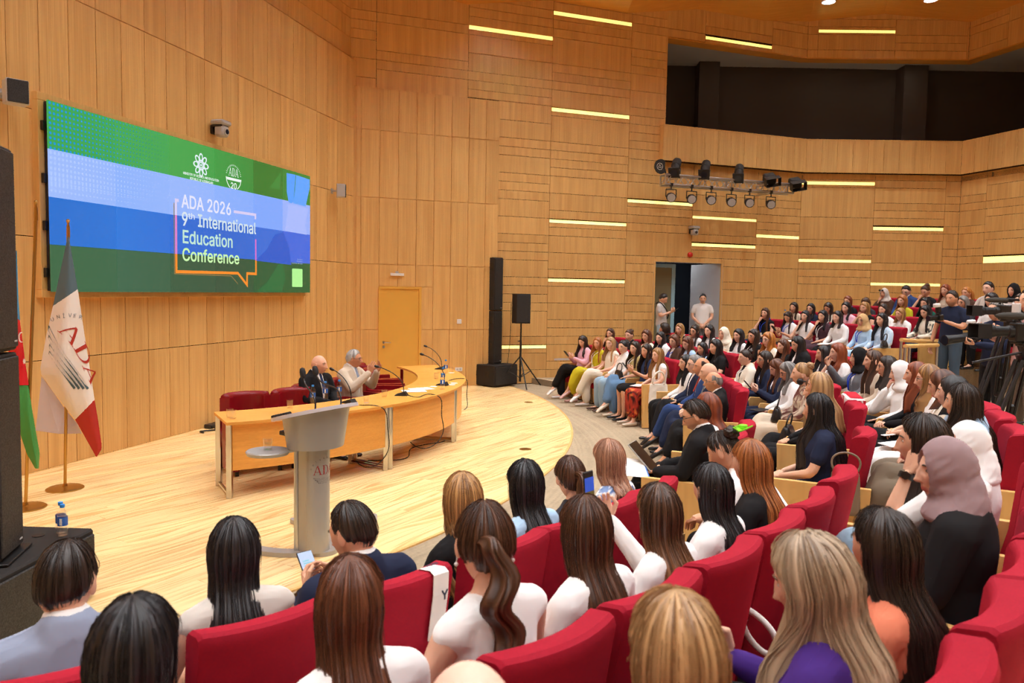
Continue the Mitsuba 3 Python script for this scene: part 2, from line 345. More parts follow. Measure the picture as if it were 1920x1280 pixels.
ring = sg.Polygon([Q0 + uA * 7.06, Q1, Q2, Q2 + uC * 20, Q2 + uC * 20 - inward(uC) * SOF, Q2 - SOF * (inward(uB) + inward(uC)) / (1 + inward(uB) @ inward(uC)), Q1 - SOF * (inward(uA) + inward(uB)) / (1 + inward(uA) @ inward(uB)), Q0 + uA * 7.06 - inward(uA) * SOF])
part(fas, 'soffit', prism(ring.buffer(.004), FASC, FASC + .03), 'ceiling_wood')
part(fas, 'body', prism(ring.buffer(-.022), FASC + .02, TOPZ), 'dark_gap')
column(fas, WA, 7.06, 8.06, [FASC, 7.92, 8.12, TOPZ]); column(fas, WA, 8.06, 9.95, [FASC, 8.07, 8.26, TOPZ], [(8.06, 7.98)])
column(fas, WA, 9.95, LA, [FASC, 8.06, 8.43, 8.6, TOPZ]); column(fas, WB, 0, .25, [FASC, 8.06, 8.43, 8.6, TOPZ])
column(fas, WB, .25, 2.13, [FASC, 8.05, 8.42, 8.6, 8.79, TOPZ], [(8.59, 8.51)]); column(fas, WB, 2.13, 3.88, [FASC, 8.06, 8.24, 8.42, 8.8, TOPZ])
column(fas, WB, 3.88, LB, [FASC, 8.06, 8.43, 8.61, 8.8, TOPZ]); column(fas, WC, 0, 1.05, [FASC, 8.06, 8.43, 8.61, 8.8, TOPZ])
column(fas, WC, 1.05, 2.95, [FASC, 8.44, 8.81, TOPZ], [(8.62, 8.45)])
for k in range(6): column(fas, WC, 2.95 + 1.9 * k, 4.85 + 1.9 * k, [FASC, 8.25, 8.6, TOPZ])
bal = struct('balcony_room')
BY = at(1500, 127.5, 8.25)[1]
part(bal, 'back_wall', box(2.9, 21, BY, BY + .1, 4.8, 8.4), 'charcoal')
part(bal, 'side_wall', prism(sg.LineString([Q0 + uA * 7.0 - inward(uA) * .2, Q0 + uA * 7.0 - inward(uA) * 4.5]).buffer(.05), 4.8, 8.4), 'charcoal')
part(bal, 'ceiling', prism(sg.Polygon([Q0 + uA * 7.06, Q1, Q2, Q2 + uC * 20, (21, -1), (21, BY), (2.5, BY), (2.5, 18)]).difference(FLOOR_POLY.buffer(.15)), 8.25, 8.3), 'grey_ceiling')
part(bal, 'floor', prism(sg.Polygon([Q0 + uA * 7.06, Q1, Q2, Q2 + uC * 20, (21, -1), (21, BY), (2.5, BY), (2.5, 18)]), 4.95, 5.05), 'charcoal')
part(bal, 'end_wall', box(20.9, 21, -1, BY, 4.8, 8.4), 'charcoal')
for x0, x1 in ((1310, 1348), (1694, 1739)):
    a, b = at_depth(x0, 180, BY - .45)[0], at_depth(x1, 180, BY - .45)[0]
    part(bal, 'column', bev(a, b, BY - .45, BY + .02, 4.9, 8.25, .004), 'charcoal')
# the doorway: reveal, corridor behind, glass door leaf
co = struct('corridor')
fz = .55
part(co, 'reveal', cat(box(DU1 - .008, DU1 + .04, -1.3, .01, 0, DZ), box(DU0 - .03, DU0 + .008, -.25, .01, 0, DZ), box(DU0, DU1, -.3, .01, DZ, DZ + .03)), 'corridor_wall', xf=WA.M())
part(co, 'trim', cat(box(DU1 - .012, DU1 + .03, -.02, .014, 0, DZ + .03), box(DU0 - .03, DU0 + .012, -.02, .014, 0, DZ + .03), box(DU0 - .03, DU1 + .03, -.02, .012, DZ, DZ + .03)), 'seat_wood', xf=WA.M())
part(co, 'back_wall', box(DU0 - 2.5, DU1 + 1.5, -3.0, -2.9, 0, 3.4), 'corridor_dark', xf=WA.M())
part(co, 'side_wall', cat(box(DU0 - 2.5, DU0 - 2.4, -3, -.2, 0, 3.4), box(DU1 + 1.4, DU1 + 1.5, -3, -.2, 0, 3.4)), 'corridor_wall', xf=WA.M())
part(co, 'ceiling', box(DU0 - 2.5, DU1 + 1.5, -3, -.17, 3.4, 3.45), 'corridor_wall', xf=WA.M())
part(co, 'floor', box(DU0 - 2.5, DU1 + 1.5, -3, 0, fz - .05, fz), 'corridor_wall', xf=WA.M())
dx0, dx1 = WA.px(1231, 600)[0], WA.px(1283, 600)[0]
part(co, 'door_frame', cat(box(DU0, DU0 + .05, -.5, -.42, fz, DZ - .05), box(dx1 - .12, dx1 - .02, -.5, -.42, fz, DZ - .05), box(DU0, dx1 - .02, -.5, -.42, DZ - .12, DZ - .03)), 'aqua_paint', xf=WA.M())
part(co, 'glass_panel', box(DU0 + .05, dx1 - .12, -.49, -.43, fz, DZ - .12), 'frosted', xf=WA.M())
part(co, 'handle', cat(box(dx1 - .42, dx1 - .16, -.4, -.37, 1.55, 1.6)), 'aluminium', xf=WA.M())
pr('frosted', (122, 118, 92), .3, .5)
scene['corridor__lamp'] = mikit.ply(moved(box(DU0 + .4, DU1 - .2, -2.2, -1.4, 3.36, 3.39), WA.M()), 'white_plastic', emitter={'type': 'area', 'radiance': rgb((7.0, 7.8, 8.8)), 'sampling_weight': .3})
# ceiling: folded wooden soffit that meets the walls in a zigzag
ce = struct('ceiling')
rim = [(-8.9, -4.6, 8.3), (-5.5, 7, 8.6), (-3.3, 15.4, 7.97), (-2.84, 15.52, 8.23), (-1.06, 16.16, 7.95), (.7, 16.79, 8.3), (2.47, 17.43, 8.29), (4.2, 18.05, 8.63), (5.95, 18.68, 8.62), (7.2, 19.13, 8.78), (9.01, 19.08, 8.98), (11.11, 19.03, 8.8), (11.52, 17.7, 8.81), (12.8, 13.5, 9.0), (14.6, 7.5, 8.7), (18.3, -4.6, 8.8)]
rim = np.array(rim); hub = np.array([2.5, 2.5, 8.6]); inner = hub + (rim - hub) * [.35, .35, 0]; inner[:, 2] = rim[:, 2] * .6 + 8.7 * .4
V = np.vstack([rim + [[0, 0, 0]], inner, [hub + [0, 0, .1]]]); F = []; n = len(rim)
for i in range(n):
    j = (i + 1) % n; F += [[i, j, n + i], [j, n + j, n + i], [n + i, n + j, 2 * n]]
put(ce + '__soffit', trimesh.Trimesh(V, np.array(F), process=False), 'ceiling_wood')
put(ce + '__slab', box(-10, 22, -6, 22, 9.3, 9.4), 'grey_ceiling')
CEIL_V, CEIL_F = V, np.array(F)
def ceil_z(x, y):
    for f in CEIL_F:
        a, b, c = CEIL_V[f]; M = np.array([[b[0] - a[0], c[0] - a[0]], [b[1] - a[1], c[1] - a[1]]])
        s, t = np.linalg.solve(M, [x - a[0], y - a[1]])
        if s >= -1e-6 and t >= -1e-6 and s + t <= 1 + 1e-6: return float(a[2] + s * (b[2] - a[2]) + t * (c[2] - a[2]))
    return 8.5
# walls behind the camera
wr = struct('wall_rear')
_m = prism(sg.LineString([QL, (18.5, -4.2)]).buffer(.1), 0, 9.4); scene[wr + '__body'] = mikit.ply(_m, 'wall_wood', uv=cuv(_m, .5))
# floors: carpet, curved tiers, stage of oak boards
fl = struct('floor')
put(fl + '__carpet', prism(FLOOR_POLY.buffer(.1), -.12, -.012), 'carpet')
disc = lambda R: sg.Polygon(arc(*CEN, R, -180, 180, 240))
ROOM = FLOOR_POLY.buffer(-.0)
FZ = {1: 0., 2: .12, 3: .24, 4: .53, 5: .69, 6: .85, 7: 1.03}
RR = {1: 10.08, 2: 10.95, 3: 11.82, 4: 14.3, 5: 15.2, 6: 16.1, 7: 17.0}
def sector(R, a0, a1, r1=30): return sg.Polygon(np.vstack([arc(*CEN, R, a0, a1, 120), arc(*CEN, r1, a1, a0, 60)]))
tiers = [(10.47, FZ[2], -90, 90), (11.34, FZ[3], -90, 90), (12.22, .42, -90, 90), (13.75, FZ[4], 10.6, 60), (14.72, FZ[5], 10.6, 60), (15.62, FZ[6], 10.6, 60), (16.5, FZ[7], 10.6, 60)]
for R, z, a0, a1 in tiers:
    P = ROOM.intersection(sector(R, a0, a1))
    part(fl, 'tier', prism(P, z - .2, z), 'carpet')
    part(fl, 'step_nosing', prism(ROOM.buffer(-.05).intersection(sg.LineString(arc(*CEN, R + .035, a0, a1, 160)).buffer(.022)), z, z + .006), 'nosing')
st = struct('stage')
SC, SR = (-9.67, 11.73), 10.63
STAGE = sg.Polygon(arc(*SC, SR, -180, 180, 260)).intersection(FLOOR_POLY)
STAGE = STAGE.intersection(sg.box(-12, 2.2, 3, 20))
part(st, 'base', prism(STAGE.buffer(-.004), -.05, -.006), 'dark_gap')
part(st, 'edge_trim', prism(STAGE.difference(STAGE.buffer(-.03)), -.02, .002), 'seat_wood')
inn = STAGE.buffer(-.03); rot = sa.rotate(inn, -math.degrees(PLANK_ANG), origin=(0, 0)); bx = rot.bounds
pieces = []; y = bx[1]; i = 0
while y < bx[3]:
    x = bx[0] - random.random() * 2.2
    while x < bx[2]:
        L = 1.7 + 1.1 * random.random()
        g = rot.intersection(sg.box(x + .0012, y + .0012, x + L - .0012, y + .185 - .0012))
        if g.area > .0008: pieces.append(sa.rotate(g, math.degrees(PLANK_ANG), origin=(0, 0)))
        x += L
    y += .185
pieces.sort(key=lambda g: np.hypot(g.centroid.x, g.centroid.y))
rest = []
for k, g in enumerate(pieces):
    m = prism(g, -.006, 0.)
    if k < 298: part(st, 'plank', m, 'floor_wood', uv=cuv(m))
    else: rest.append((m, cuv(m)))
if rest:
    key = part(st, 'far_planks', cat(*[m for m, _ in rest]), 'floor_wood', uv=np.vstack([u for _, u in rest])); labels[key] = {'kind': 'stuff', 'label': 'oak floor boards at the far side of the stage'}
for x, y in ((958 + 33, 754), (985, 842)):
    p = at(x, y, 0); k = thing('floor_socket', 'round brass floor socket cover in the oak stage, ' + ('nearer the carpet edge behind' if y < 800 else 'nearer the front row heads'), 'floor socket')
    put(k, moved(lathe([(0, .004), (.075, .004), (.08, .0), (.08, -.004)], 24), M_((*p[:2], .001))), 'brass')
# light slots in the walls
SL = []
for i, (W, u0, u1, zb, zt) in enumerate(STRIPS):
    c = W.o + W.u * (u0 + u1) / 2; SL.append((W, u0, u1, zb, zt))
sl_names = {}
def strip(W, u0, u1, zb, zt, label):
    k = thing('light_slot', label, 'wall light', 'glowing light slots in the panelled walls')
    scene[k + '__diffuser'] = mikit.ply(moved(box(u0 + .006, u1 - .006, -.016, -.010, zb + .004, zt - .004), W.M()), 'white_plastic', emitter={'type': 'area', 'radiance': rgb(STRIP_RGB), 'sampling_weight': .15})
    part(k, 'housing', cat(box(u0, u1, -.02, -.001, zt - .004, zt), box(u0, u1, -.02, -.001, zb, zb + .004), box(u0, u0 + .006, -.02, -.001, zb, zt), box(u1 - .006, u1, -.02, -.001, zb, zt)), 'brass', xf=W.M())
wname = {id(WA): 'back wall', id(WB): 'far wall', id(WC): 'right wall'}
for i, s in enumerate(SL):
    W, u0, u1, zb, zt = s; same = sorted([q for q in SL if q[0] is W], key=lambda q: -q[4]); r = same.index(s)
    nth = ['topmost', 'second', 'third', 'fourth', 'fifth', 'sixth', 'seventh', 'eighth', 'ninth', 'tenth', 'eleventh', 'twelfth'][r]
    strip(*s, f'glowing warm light slot in the {wname[id(W)]}, ' + (f'{nth} of that wall' if r == 0 else f'{nth} from the top of that wall'))
# ceiling downlights: the lamps that light the room
k = 0
for gx in np.arange(-4.5, 15, 2.3):
    for gy in np.arange(-3.2, 19, 2.3):
        p = sg.Point(gx, gy)
        if not FLOOR_POLY.buffer(-1.0).contains(p): continue
        z = min(ceil_z(gx + a, gy + b) for a in (-.15, .15) for b in (-.15, .15))
        v_ = np.array([gx, gy, z]) - CAM; dd = v_ @ FW; ix, iy = (960 + FOC * (v_ @ _r) / dd, 640 - FOC * (v_ @ UP) / dd) if dd > .5 else (-1, -1)
        seen = 0 < ix < 1920 and -12 < iy < 60; lb_ = f'bright round downlight in the wooden ceiling at the top edge, {"left" if ix < 1640 else "right"} one above the balcony' if seen else 'round recessed downlight in the wooden ceiling overhead'
        t = thing('ceiling_downlight', lb_, 'ceiling light', 'round downlights in the wooden ceiling')
        part(t, 'trim_ring', moved(lathe([(.145, .15), (.145, -.15), (.155, -.15), (.155, .15)], 20), M_((gx, gy, z))), 'white_plastic', 30)
        d = trimesh.Trimesh(np.vstack([[[0, 0, 0]], [[.14 * math.cos(a), .14 * math.sin(a), 0] for a in np.linspace(0, 2 * np.pi, 16, endpoint=False)]]), [[0, (i + 1) % 16 + 1, i + 1] for i in range(16)], process=False)
        scene[t + '__lens'] = mikit.ply(moved(d, M_((gx, gy, z - .02))), 'white_plastic', emitter={'type': 'area', 'radiance': rgb([LAMP * c for c in LAMP_RGB]), 'sampling_weight': 1.0})
        k += 1
for i, (u_, W_) in enumerate(((8.4, WA), (10.2, WA), (1.2, WB), (3.0, WB), (2.0, WC))):
    c_ = W_.o + W_.u * u_ - W_.n * .95; t = thing('balcony_downlight', 'dim round downlight in the grey balcony ceiling', 'ceiling light', 'dim downlights in the balcony ceiling')
    part(t, 'trim_ring', moved(lathe([(.075, .02), (.075, -.012), (.09, -.012), (.09, .0)], 18), M_((*c_, 8.25))), 'white_plastic', 30)
    d = moved(prism(sg.Point(0, 0).buffer(.07, 5), -.003, 0), M_((*c_, 8.246))); scene[t + '__lens'] = mikit.ply(d, 'white_plastic', emitter={'type': 'area', 'radiance': rgb([70, 66, 58]), 'sampling_weight': .3})
# ------------------------------------------------------------------ video wall
E0 = 2.0 ** -exposure
def glow(c, k=1.0): return {'type': 'area', 'radiance': rgb([float(v) * E0 * k for v in lin(c)]), 'sampling_weight': .02}
VW = thing('video_wall', 'large video wall of joined screens showing the conference title in a wooden frame', 'screen')
FRD = .08; FR = Wall(QL + inward(uL) * FRD, uL)
f0, f1 = FR.px(74, 350)[0], FR.px(577, 450)[0]; FT, FB = FR.px(73, 171)[1], FR.px(82, 558)[1]
for q in ((f0, f1, FT - .085, FT), (f0, f1, FB, FB + .085), (f0, f0 + .085, FB + .085, FT - .085), (f1 - .07, f1, FB + .085, FT - .085)):
    _m = bev(q[0], q[1], -FRD - .02, .0, q[2], q[3], .004); part(VW, 'frame', moved(_m, FR.M()), 'seat_wood')
part(VW, 'recess', box(f0 + .07, f1 - .05, -.07, -.055, FB + .07, FT - .07), 'dark_gap', xf=FR.M())
VD = .17; SW = Wall(QL + inward(uL) * VD, uL)
xs_ = [SW.px(x, 400)[0] for x in (93, 218, 318.5, 403, 475.5, 530, 581.5)]
zT, zB = SW.px(93, 188)[1], SW.px(97, 547)[1]
zz = [zT + (zB - zT) * k / 4 for k in range(5)]
part(VW, 'chassis', box(xs_[0] + .03, xs_[-1] - .01, -.08, -.012, zB + .01, zT - .01), 'black_box', xf=SW.M())
part(VW, 'bracket', cat(*[bev(xs_[0] - .01, xs_[0] + .06, -.09, -.05, z, z + .1, .004) for z in (2.1, 2.6, 3.1, 3.65)]), 'black_plastic', xf=SW.M())
ROWC = [[(58, 164, 84), (66, 168, 86), (72, 166, 80), (62, 156, 70), (56, 122, 48), (60, 132, 56)], [(158, 188, 252), (142, 180, 252), (152, 184, 252), (140, 178, 252), (126, 168, 252), (152, 178, 250)],
        [(32, 112, 208), (40, 120, 218), (44, 108, 212), (44, 104, 206), (54, 110, 214), (62, 106, 220)], [(58, 104, 70), (60, 104, 78), (56, 92, 66), (54, 84, 62), (44, 92, 56), (44, 96, 54)]]
for j in range(4):
    for i in range(6):
        a, b = xs_[i] + .0025, xs_[i + 1] - .0025
        t = box(a, b, -.012, 0, zz[j + 1] + .0008, zz[j] - .0008)
        nb = ROWC[j][min(i + 1, 5)] if i < 4 else ROWC[j][i]
        c0, c1 = lin(ROWC[j][i]) * E0, (lin(ROWC[j][i]) + lin(nb)) / 2 * E0
        col = np.array([c0 if v[0] < (a + b) / 2 else c1 for v in t.vertices])
        t2 = moved(t, SW.M())
        scene[fresh(VW + '__tile')] = mikit.ply(t2, 'screen_glass', color=col, emitter={'type': 'area', 'radiance': VC, 'sampling_weight': .03})
pr('screen_glass', (10, 10, 12), .35, .4)
SX = lambda x, y: SW.px(x, y)
def onscreen(poly, c, name='graphic', d=.0015, k=1.0, label=None):
    m = prism(poly, 0, .001); M = SW.M(d) @ np.array([[1, 0, 0, 0], [0, 0, 1, 0], [0, 1, 0, 0], [0, 0, 0, 1.]])
    m = moved(m, M)
    kk = fresh(VW + '__' + name); scene[kk] = mikit.ply(m, 'screen_glass', emitter=glow(c, k))
    if label: labels[kk] = {'label': label}
    return kk
def textpoly(txt, h, bold=True):
    """outline of lettering in its own plane, from the extruded lettering's section"""
    m = meshkit.text_mesh(txt, h, .002, bold); sec = m.section(plane_origin=[0, 0, .001], plane_normal=[0, 0, 1]); p2, T = sec.to_2D()
    P = shapely.union_all(p2.polygons_full); return sa.affine_transform(P, [T[0, 0], T[0, 1], T[1, 0], T[1, 1], T[0, 3], T[1, 3]])
def screen_text(txt, x0, yb, x1, ycap, c, name='lettering', ye=None, bold=True, **k):
    s0, zb = SX(x0, yb); s1, _ = SX(x1, ye or yb); zt = SX(x0, ycap)[1]; h = zt - zb
    P = textpoly(txt, h, bold); b = P.bounds; P = sa.translate(P, -b[0], 0); fx = (s1 - s0) / (b[2] - b[0]); P = sa.scale(P, fx, 1, origin=(0, 0)); P = sa.translate(P, s0, zb)
    return onscreen(P, c, name, **k)
screen_text('ADA 2026', 340, 388, 433, 364, (226, 228, 252), ye=402)
screen_text('9', 341, 422, 352, 397, (214, 228, 240)); screen_text('th', 352.5, 409.5, 365, 398.5, (212, 224, 246))
screen_text('International', 371, 424.5, 480, 401.5, (208, 226, 236), ye=439)
screen_text('Education', 342.5, 455, 436, 431, (190, 228, 214), ye=464)
screen_text('Conference', 342, 488, 448.5, 465, (202, 246, 176), ye=496)
def line(pts, w): return sg.LineString([SX(*p) for p in pts]).buffer(w, cap_style='flat', join_style='mitre')
onscreen(line([(335, 376), (329.6, 374.8), (329.8, 403)], .02), (214, 206, 244)); onscreen(line([(329.8, 403), (330.2, 476)], .02), (220, 130, 200))
onscreen(line([(330.2, 476), (330.6, 509), (446, 512), (463, 534), (463.2, 512.5), (479.8, 513.2), (479.6, 488)], .02), (255, 142, 44)); onscreen(line([(479.6, 488), (479.3, 448.5)], .018), (216, 112, 206))
onscreen(line([(438, 396.5), (478.7, 402.6), (478.7, 411)], .02), (214, 206, 244))
onscreen(line([(326, 380), (327, 513), (433, 517), (446, 532)], .006), (150, 120, 70))
dots, pale = [], []
for ix in range(38):
    for iz in range(17):
        s = xs_[0] + .03 + ix * .052; z = zT - .025 - iz * .052; r = .016 * max(0, 1 - ix / 42.)
        if r < .003: continue
        if z > zz[1] + .01: dots.append(sg.Point(s, z).buffer(r, 4))
        elif z > zz[2] + .02 and z < zz[1] - .01: pale.append(sg.Point(s, z).buffer(r * .9, 4))
for iz in range(8):
    for ix in range(36):
        s = xs_[0] + .03 + ix * .052; z = zz[1] - .03 - iz * .058; r = .014 * max(0, 1 - ix / 36.)
        if r > .003: pale.append(sg.Point(s, z).buffer(r, 4))
k1 = onscreen(shapely.MultiPolygon(dots), (20, 150, 214), 'dot_pattern'); k2 = onscreen(shapely.union_all(pale), (176, 202, 255), 'dot_pattern')
P6 = lambda L: sg.Polygon([SX(*p) for p in L])
onscreen(P6([(537, 324), (554, 327.5), (550, 378), (546.5, 381), (541, 379), (537.5, 360)]), (84, 160, 252)); onscreen(P6([(555, 328), (580.5, 336.5), (580.5, 352), (573, 387), (549.5, 381), (553, 355)]), (92, 164, 252))
onscreen(P6([(500, 468), (515, 440), (531, 435), (541, 460), (546, 496.5), (478, 488.5)]), (40, 92, 202)); onscreen(P6([(540, 382.5), (578, 391), (572, 420), (575, 440), (534, 433), (538, 405)]), (166, 186, 252))
onscreen(P6([(481, 546), (500, 530), (522, 495), (530, 494.5), (535, 520), (528, 546.5)]), (40, 110, 62)); onscreen(P6([(505, 352), (527, 322), (524, 356), (512, 352.5)]), (62, 138, 60))
qx0, qz1 = SX(547.5, 503); qx1, qz0 = SX(567, 538); onscreen(sg.box(qx0, qz0, qx1, qz1).buffer(-.02).buffer(.02), (176, 246, 150), 'pale_square')
for i, (t, x0, x1, y) in enumerate((('For more', 557, 567, 487), ('information', 556, 567, 490.5), ('scan the QR code', 547, 567, 494))): screen_text(t, x0, y, x1, y - 2.4, (150, 170, 220), 'small_print', bold=False)
# emblem of the ministry and its two lines
ex, ez = SX(376.8, 309.5); em = []
for q in range(8):
    a = q * math.pi / 4; pet = sa.rotate(sa.scale(sg.Point(0, .105).buffer(.05), .8, 1.15), math.degrees(a), origin=(0, 0)); em.append(pet.difference(sa.scale(pet, .55, .6)))
    em.append(sa.rotate(sg.Point(0, .062).buffer(.014), math.degrees(a) + 22, origin=(0, 0)))
em.append(sg.Point(0, 0).buffer(.045).difference(sg.Point(0, 0).buffer(.03))); em.append(sg.Point(0, 0).buffer(.016))
onscreen(sa.translate(shapely.union_all(em), ex, ez), (226, 240, 248), 'emblem')
screen_text('MINISTRY OF SCIENCE AND EDUCATION', 343.5, 326, 410, 321.5, (232, 244, 240), 'small_print', ye=340); screen_text('REPUBLIC OF AZERBAIJAN', 356, 336, 399, 331.5, (232, 244, 240), 'small_print', ye=343)
def serif_A(h):
    w = h * .86; o = [sg.Polygon([(0, 0), (.06 * h, 0), (w * .5, h * .93), (w * .46, h)]), sg.Polygon([(w * .42, h), (w * .54, h), (w * .98, 0), (w * .8, 0)]), sg.box(w * .2, h * .3, w * .74, h * .35), sg.box(-.07 * h, 0, .18 * h, .035 * h), sg.box(w * .68, 0, w * 1.08, .035 * h)]
    return shapely.union_all(o), w * 1.12
def serif_D(h):
    w = h * .82; bowl = sa.scale(sg.Point(w * .38, h * .5).buffer(h * .5, 24), 1.05, 1).intersection(sg.box(w * .3, 0, w * 2, h)); inn_ = sa.scale(sg.Point(w * .38, h * .5).buffer(h * .46, 24), .88, 1).intersection(sg.box(w * .3, 0, w * 2, h))
    return shapely.union_all([bowl.difference(inn_), sg.box(.1 * h, 0, .25 * h, h), sg.box(0, 0, .36 * h, .04 * h), sg.box(0, h * .96, .36 * h, h)]), w * 1.12
def ADA(h):
    A, wa_ = serif_A(h); D, wd = serif_D(h); return shapely.union_all([A, sa.translate(D, wa_), sa.translate(A, wa_ + wd)])
lx, lz = SX(438, 332.5); R_ = .185
ring_ = sg.Point(0, 0).buffer(R_, 32).difference(sg.Point(0, 0).buffer(R_ - .014, 32)).intersection(shapely.union_all([sg.box(-1, -1, 1, -.01)])).difference(sg.box(-.085, -1, .085, -.1))
tick = [sa.rotate(sg.box(-.004, R_ - .022, .004, R_), a, origin=(0, 0)) for a in range(-78, 80, 9)]
ad = ADA(.12); b = ad.bounds; ad = sa.translate(sa.scale(ad, .24 / (b[2] - b[0]), 1, origin=(0, 0)), -.12 - b[0] * .24 / (b[2] - b[0]), .012)
bar = sg.Polygon([(-.19, -.012), (.19, -.012), (.15, -.05), (-.15, -.05)])
tw = textpoly('20', .085, True); b = tw.bounds; tw = sa.translate(tw, -(b[0] + b[2]) / 2, -.165)
onscreen(sa.translate(shapely.union_all([ring_, ad, bar, tw] + tick), lx, lz), (240, 248, 244), 'emblem')

# ------------------------------------------------------------------ flags
def flag(name, label, base, Lp, Rp, sheet_cols, top, bot, pole_top, layers, bulge=.06):
    k = thing(name, label, 'flag'); bx, by = base[:2]
    tx_ = base[3] if len(base) > 3 else bx
    part(k, 'pole', cyl((bx, by, .02), (tx_, by, pole_top - .1), .014, 12), 'brass', 40)
    part(k, 'finial', moved(lathe([(0, .12), (.012, .115), (.018, .1), (.012, .085), (.008, .07), (.014, .05), (.016, 0), (.015, -.06), (0, -.06)], 14), M_((tx_, by, pole_top - .1))), 'brass', 40)
    part(k, 'base', moved(lathe([(0, .05), (.02, .05), (.025, .03), (.15, .02), (.17, .008), (.17, 0.001)], 32), M_((bx, by, 0))), 'brass', 40)
    return k
FB_ = at(122, 916, 0); FD = FB_[1]
fx = lambda x, y, off=0.: at_depth(x, y, FD - off)
UF = flag('university_flag', 'furled white university flag with teal top and red corner on a brass pole', (*FB_, at_depth(127.5, 414, FD)[0]), 0, 0, 0, 0, 0, at_depth(127, 414, FD)[2], 0)
Lp = np.array([(127, 443), (113, 508), (99.4, 573), (86, 632), (75.7, 689), (78, 703), (100, 735), (140.6, 786), (160, 820), (180, 856)], float)
Rp = np.array([(128.5, 443), (137, 492), (145.5, 542), (157, 620), (168, 690), (177, 749), (184, 790), (190, 832), (190, 842), (181, 856.5)], float)
def resample(P, n):
    t = np.r_[0, np.cumsum(np.linalg.norm(np.diff(P, axis=0), axis=1))]; return np.c_[np.interp(np.linspace(0, t[-1], n), t, P[:, 0]), np.interp(np.linspace(0, t[-1], n), t, P[:, 1])]
NR, NC = 90, 48
rowsy = np.linspace(443, 856, NR); Lx = np.interp(rowsy, Lp[:, 1], Lp[:, 0]); Rx = np.interp(rowsy, Rp[:, 1], Rp[:, 0])
def cloth_depth(x, y):
    l, r = np.interp(y, Lp[:, 1], Lp[:, 0]), np.interp(y, Rp[:, 1], Rp[:, 0]); s = (x - l) / max(r - l, 1e-3); w = (r - l) / 100
    return .03 + .12 * w * math.sin(math.pi * min(max(s, 0), 1)) + .018 * w * math.sin(9 * s + y / 60)
teal_v = lambda x, y: (y - 573) - (541.7 - 573) / (145.5 - 99.4) * (x - 99.4)
red_v = lambda x, y: (y - 786) - (749 - 786) / (177 - 140.6) * (x - 140.6)
def xat(s, y): l, r = np.interp(y, Lp[:, 1], Lp[:, 0]), np.interp(y, Rp[:, 1], Rp[:, 0]); return l + (r - l) * s
def cross(fn, s):
    ys = np.linspace(443.5, 855.9, 420); v = np.array([fn(xat(s, y), y) for y in ys]); k = np.nonzero(v > 0)[0]
    return ys[k[0]] if len(k) else 855.9
COLS = np.linspace(0, 1, NC); YT, YR = np.array([cross(teal_v, s) for s in COLS]), np.array([cross(red_v, s) for s in COLS])
def sheet(y0, y1, col, key, nr=60, thick=.004):
    V = np.array([at_depth(xat(s, y), y, FD - cloth_depth(xat(s, y), y)) for j, s in enumerate(COLS) for y in np.linspace(y0[j], y1[j], nr)]); F = []
    for j in range(NC - 1):
        for i in range(nr - 1): a = j * nr + i; F += [[a, a + 1, a + nr], [a + nr, a + 1, a + nr + 1]]
    F = np.array(F); m = trimesh.Trimesh(np.vstack([V, V + [0, thick, 0]]), np.vstack([F, F[:, ::-1] + len(V)]), process=False)
    part(UF, key, m, 'print', True, color=np.tile(lin(col), (len(m.vertices), 1)))
one = np.ones(NC)
sheet(443.3 * one, YT, (84, 106, 116), 'teal_band'); sheet(YT, YR, (236, 228, 220), 'white_band', 110); sheet(YR, 855.9 * one, (176, 48, 40), 'red_band', 40)
bs = [(78, 705), (66.7, 806.8), (110, 813), (153.7, 812.5), (146, 795), (122, 766)]
bm = trimesh.Trimesh(np.array([at_depth(x, y, FD + .05 + .02 * (i % 2)) for i, (x, y) in enumerate(bs)] + [at_depth(x, y, FD + .06 + .02 * (i % 2)) for i, (x, y) in enumerate(bs)]), [[0, 1, 2], [0, 2, 5], [2, 3, 4], [2, 4, 5], [6, 8, 7], [6, 11, 8], [8, 10, 9], [8, 11, 10]], process=False)
part(UF, 'back_fold', bm, 'print', color=np.tile(lin((206, 196, 206)), (12, 1)))
def onflag(poly, to_px, col, name):
    """lettering mapped onto the draped cloth: poly in its own plane, to_px gives the image position on the cloth"""
    m = prism(poly, 0, .001); m = m.subdivide_to_size(.03 * max(poly.bounds[2] - poly.bounds[0], .1)) if False else m
    V = np.array(m.vertices); out = []
    for v in V:
        x, y = to_px(v[0], v[1]); out.append(at_depth(x, y, FD - cloth_depth(x, y) - .003 - v[2]))
    mm = trimesh.Trimesh(np.array(out), m.faces, process=False)
    part(UF, name, mm, 'print', color=np.tile(lin(col), (len(V), 1)))
def seg(P, n=24): return P.segmentize(.02)
ada = seg(ADA(1.0), 24)
curveP = spline([(110, 622), (129, 640), (147, 670), (161, 702), (171, 722)], 60)
def ada_px(u, v):
    s = u / 2.75; f = s * 59; i = int(min(max(f, 0), 58)); p = curveP[i] + (curveP[i + 1] - curveP[i]) * (f - i); t = curveP[i + 1] - curveP[i]; t /= np.linalg.norm(t)
    nrm = np.array([t[1], -t[0]]); h = 30 * (1 - .45 * s); return p + nrm * v * h
onflag(ada, ada_px, (176, 52, 40), 'lettering')
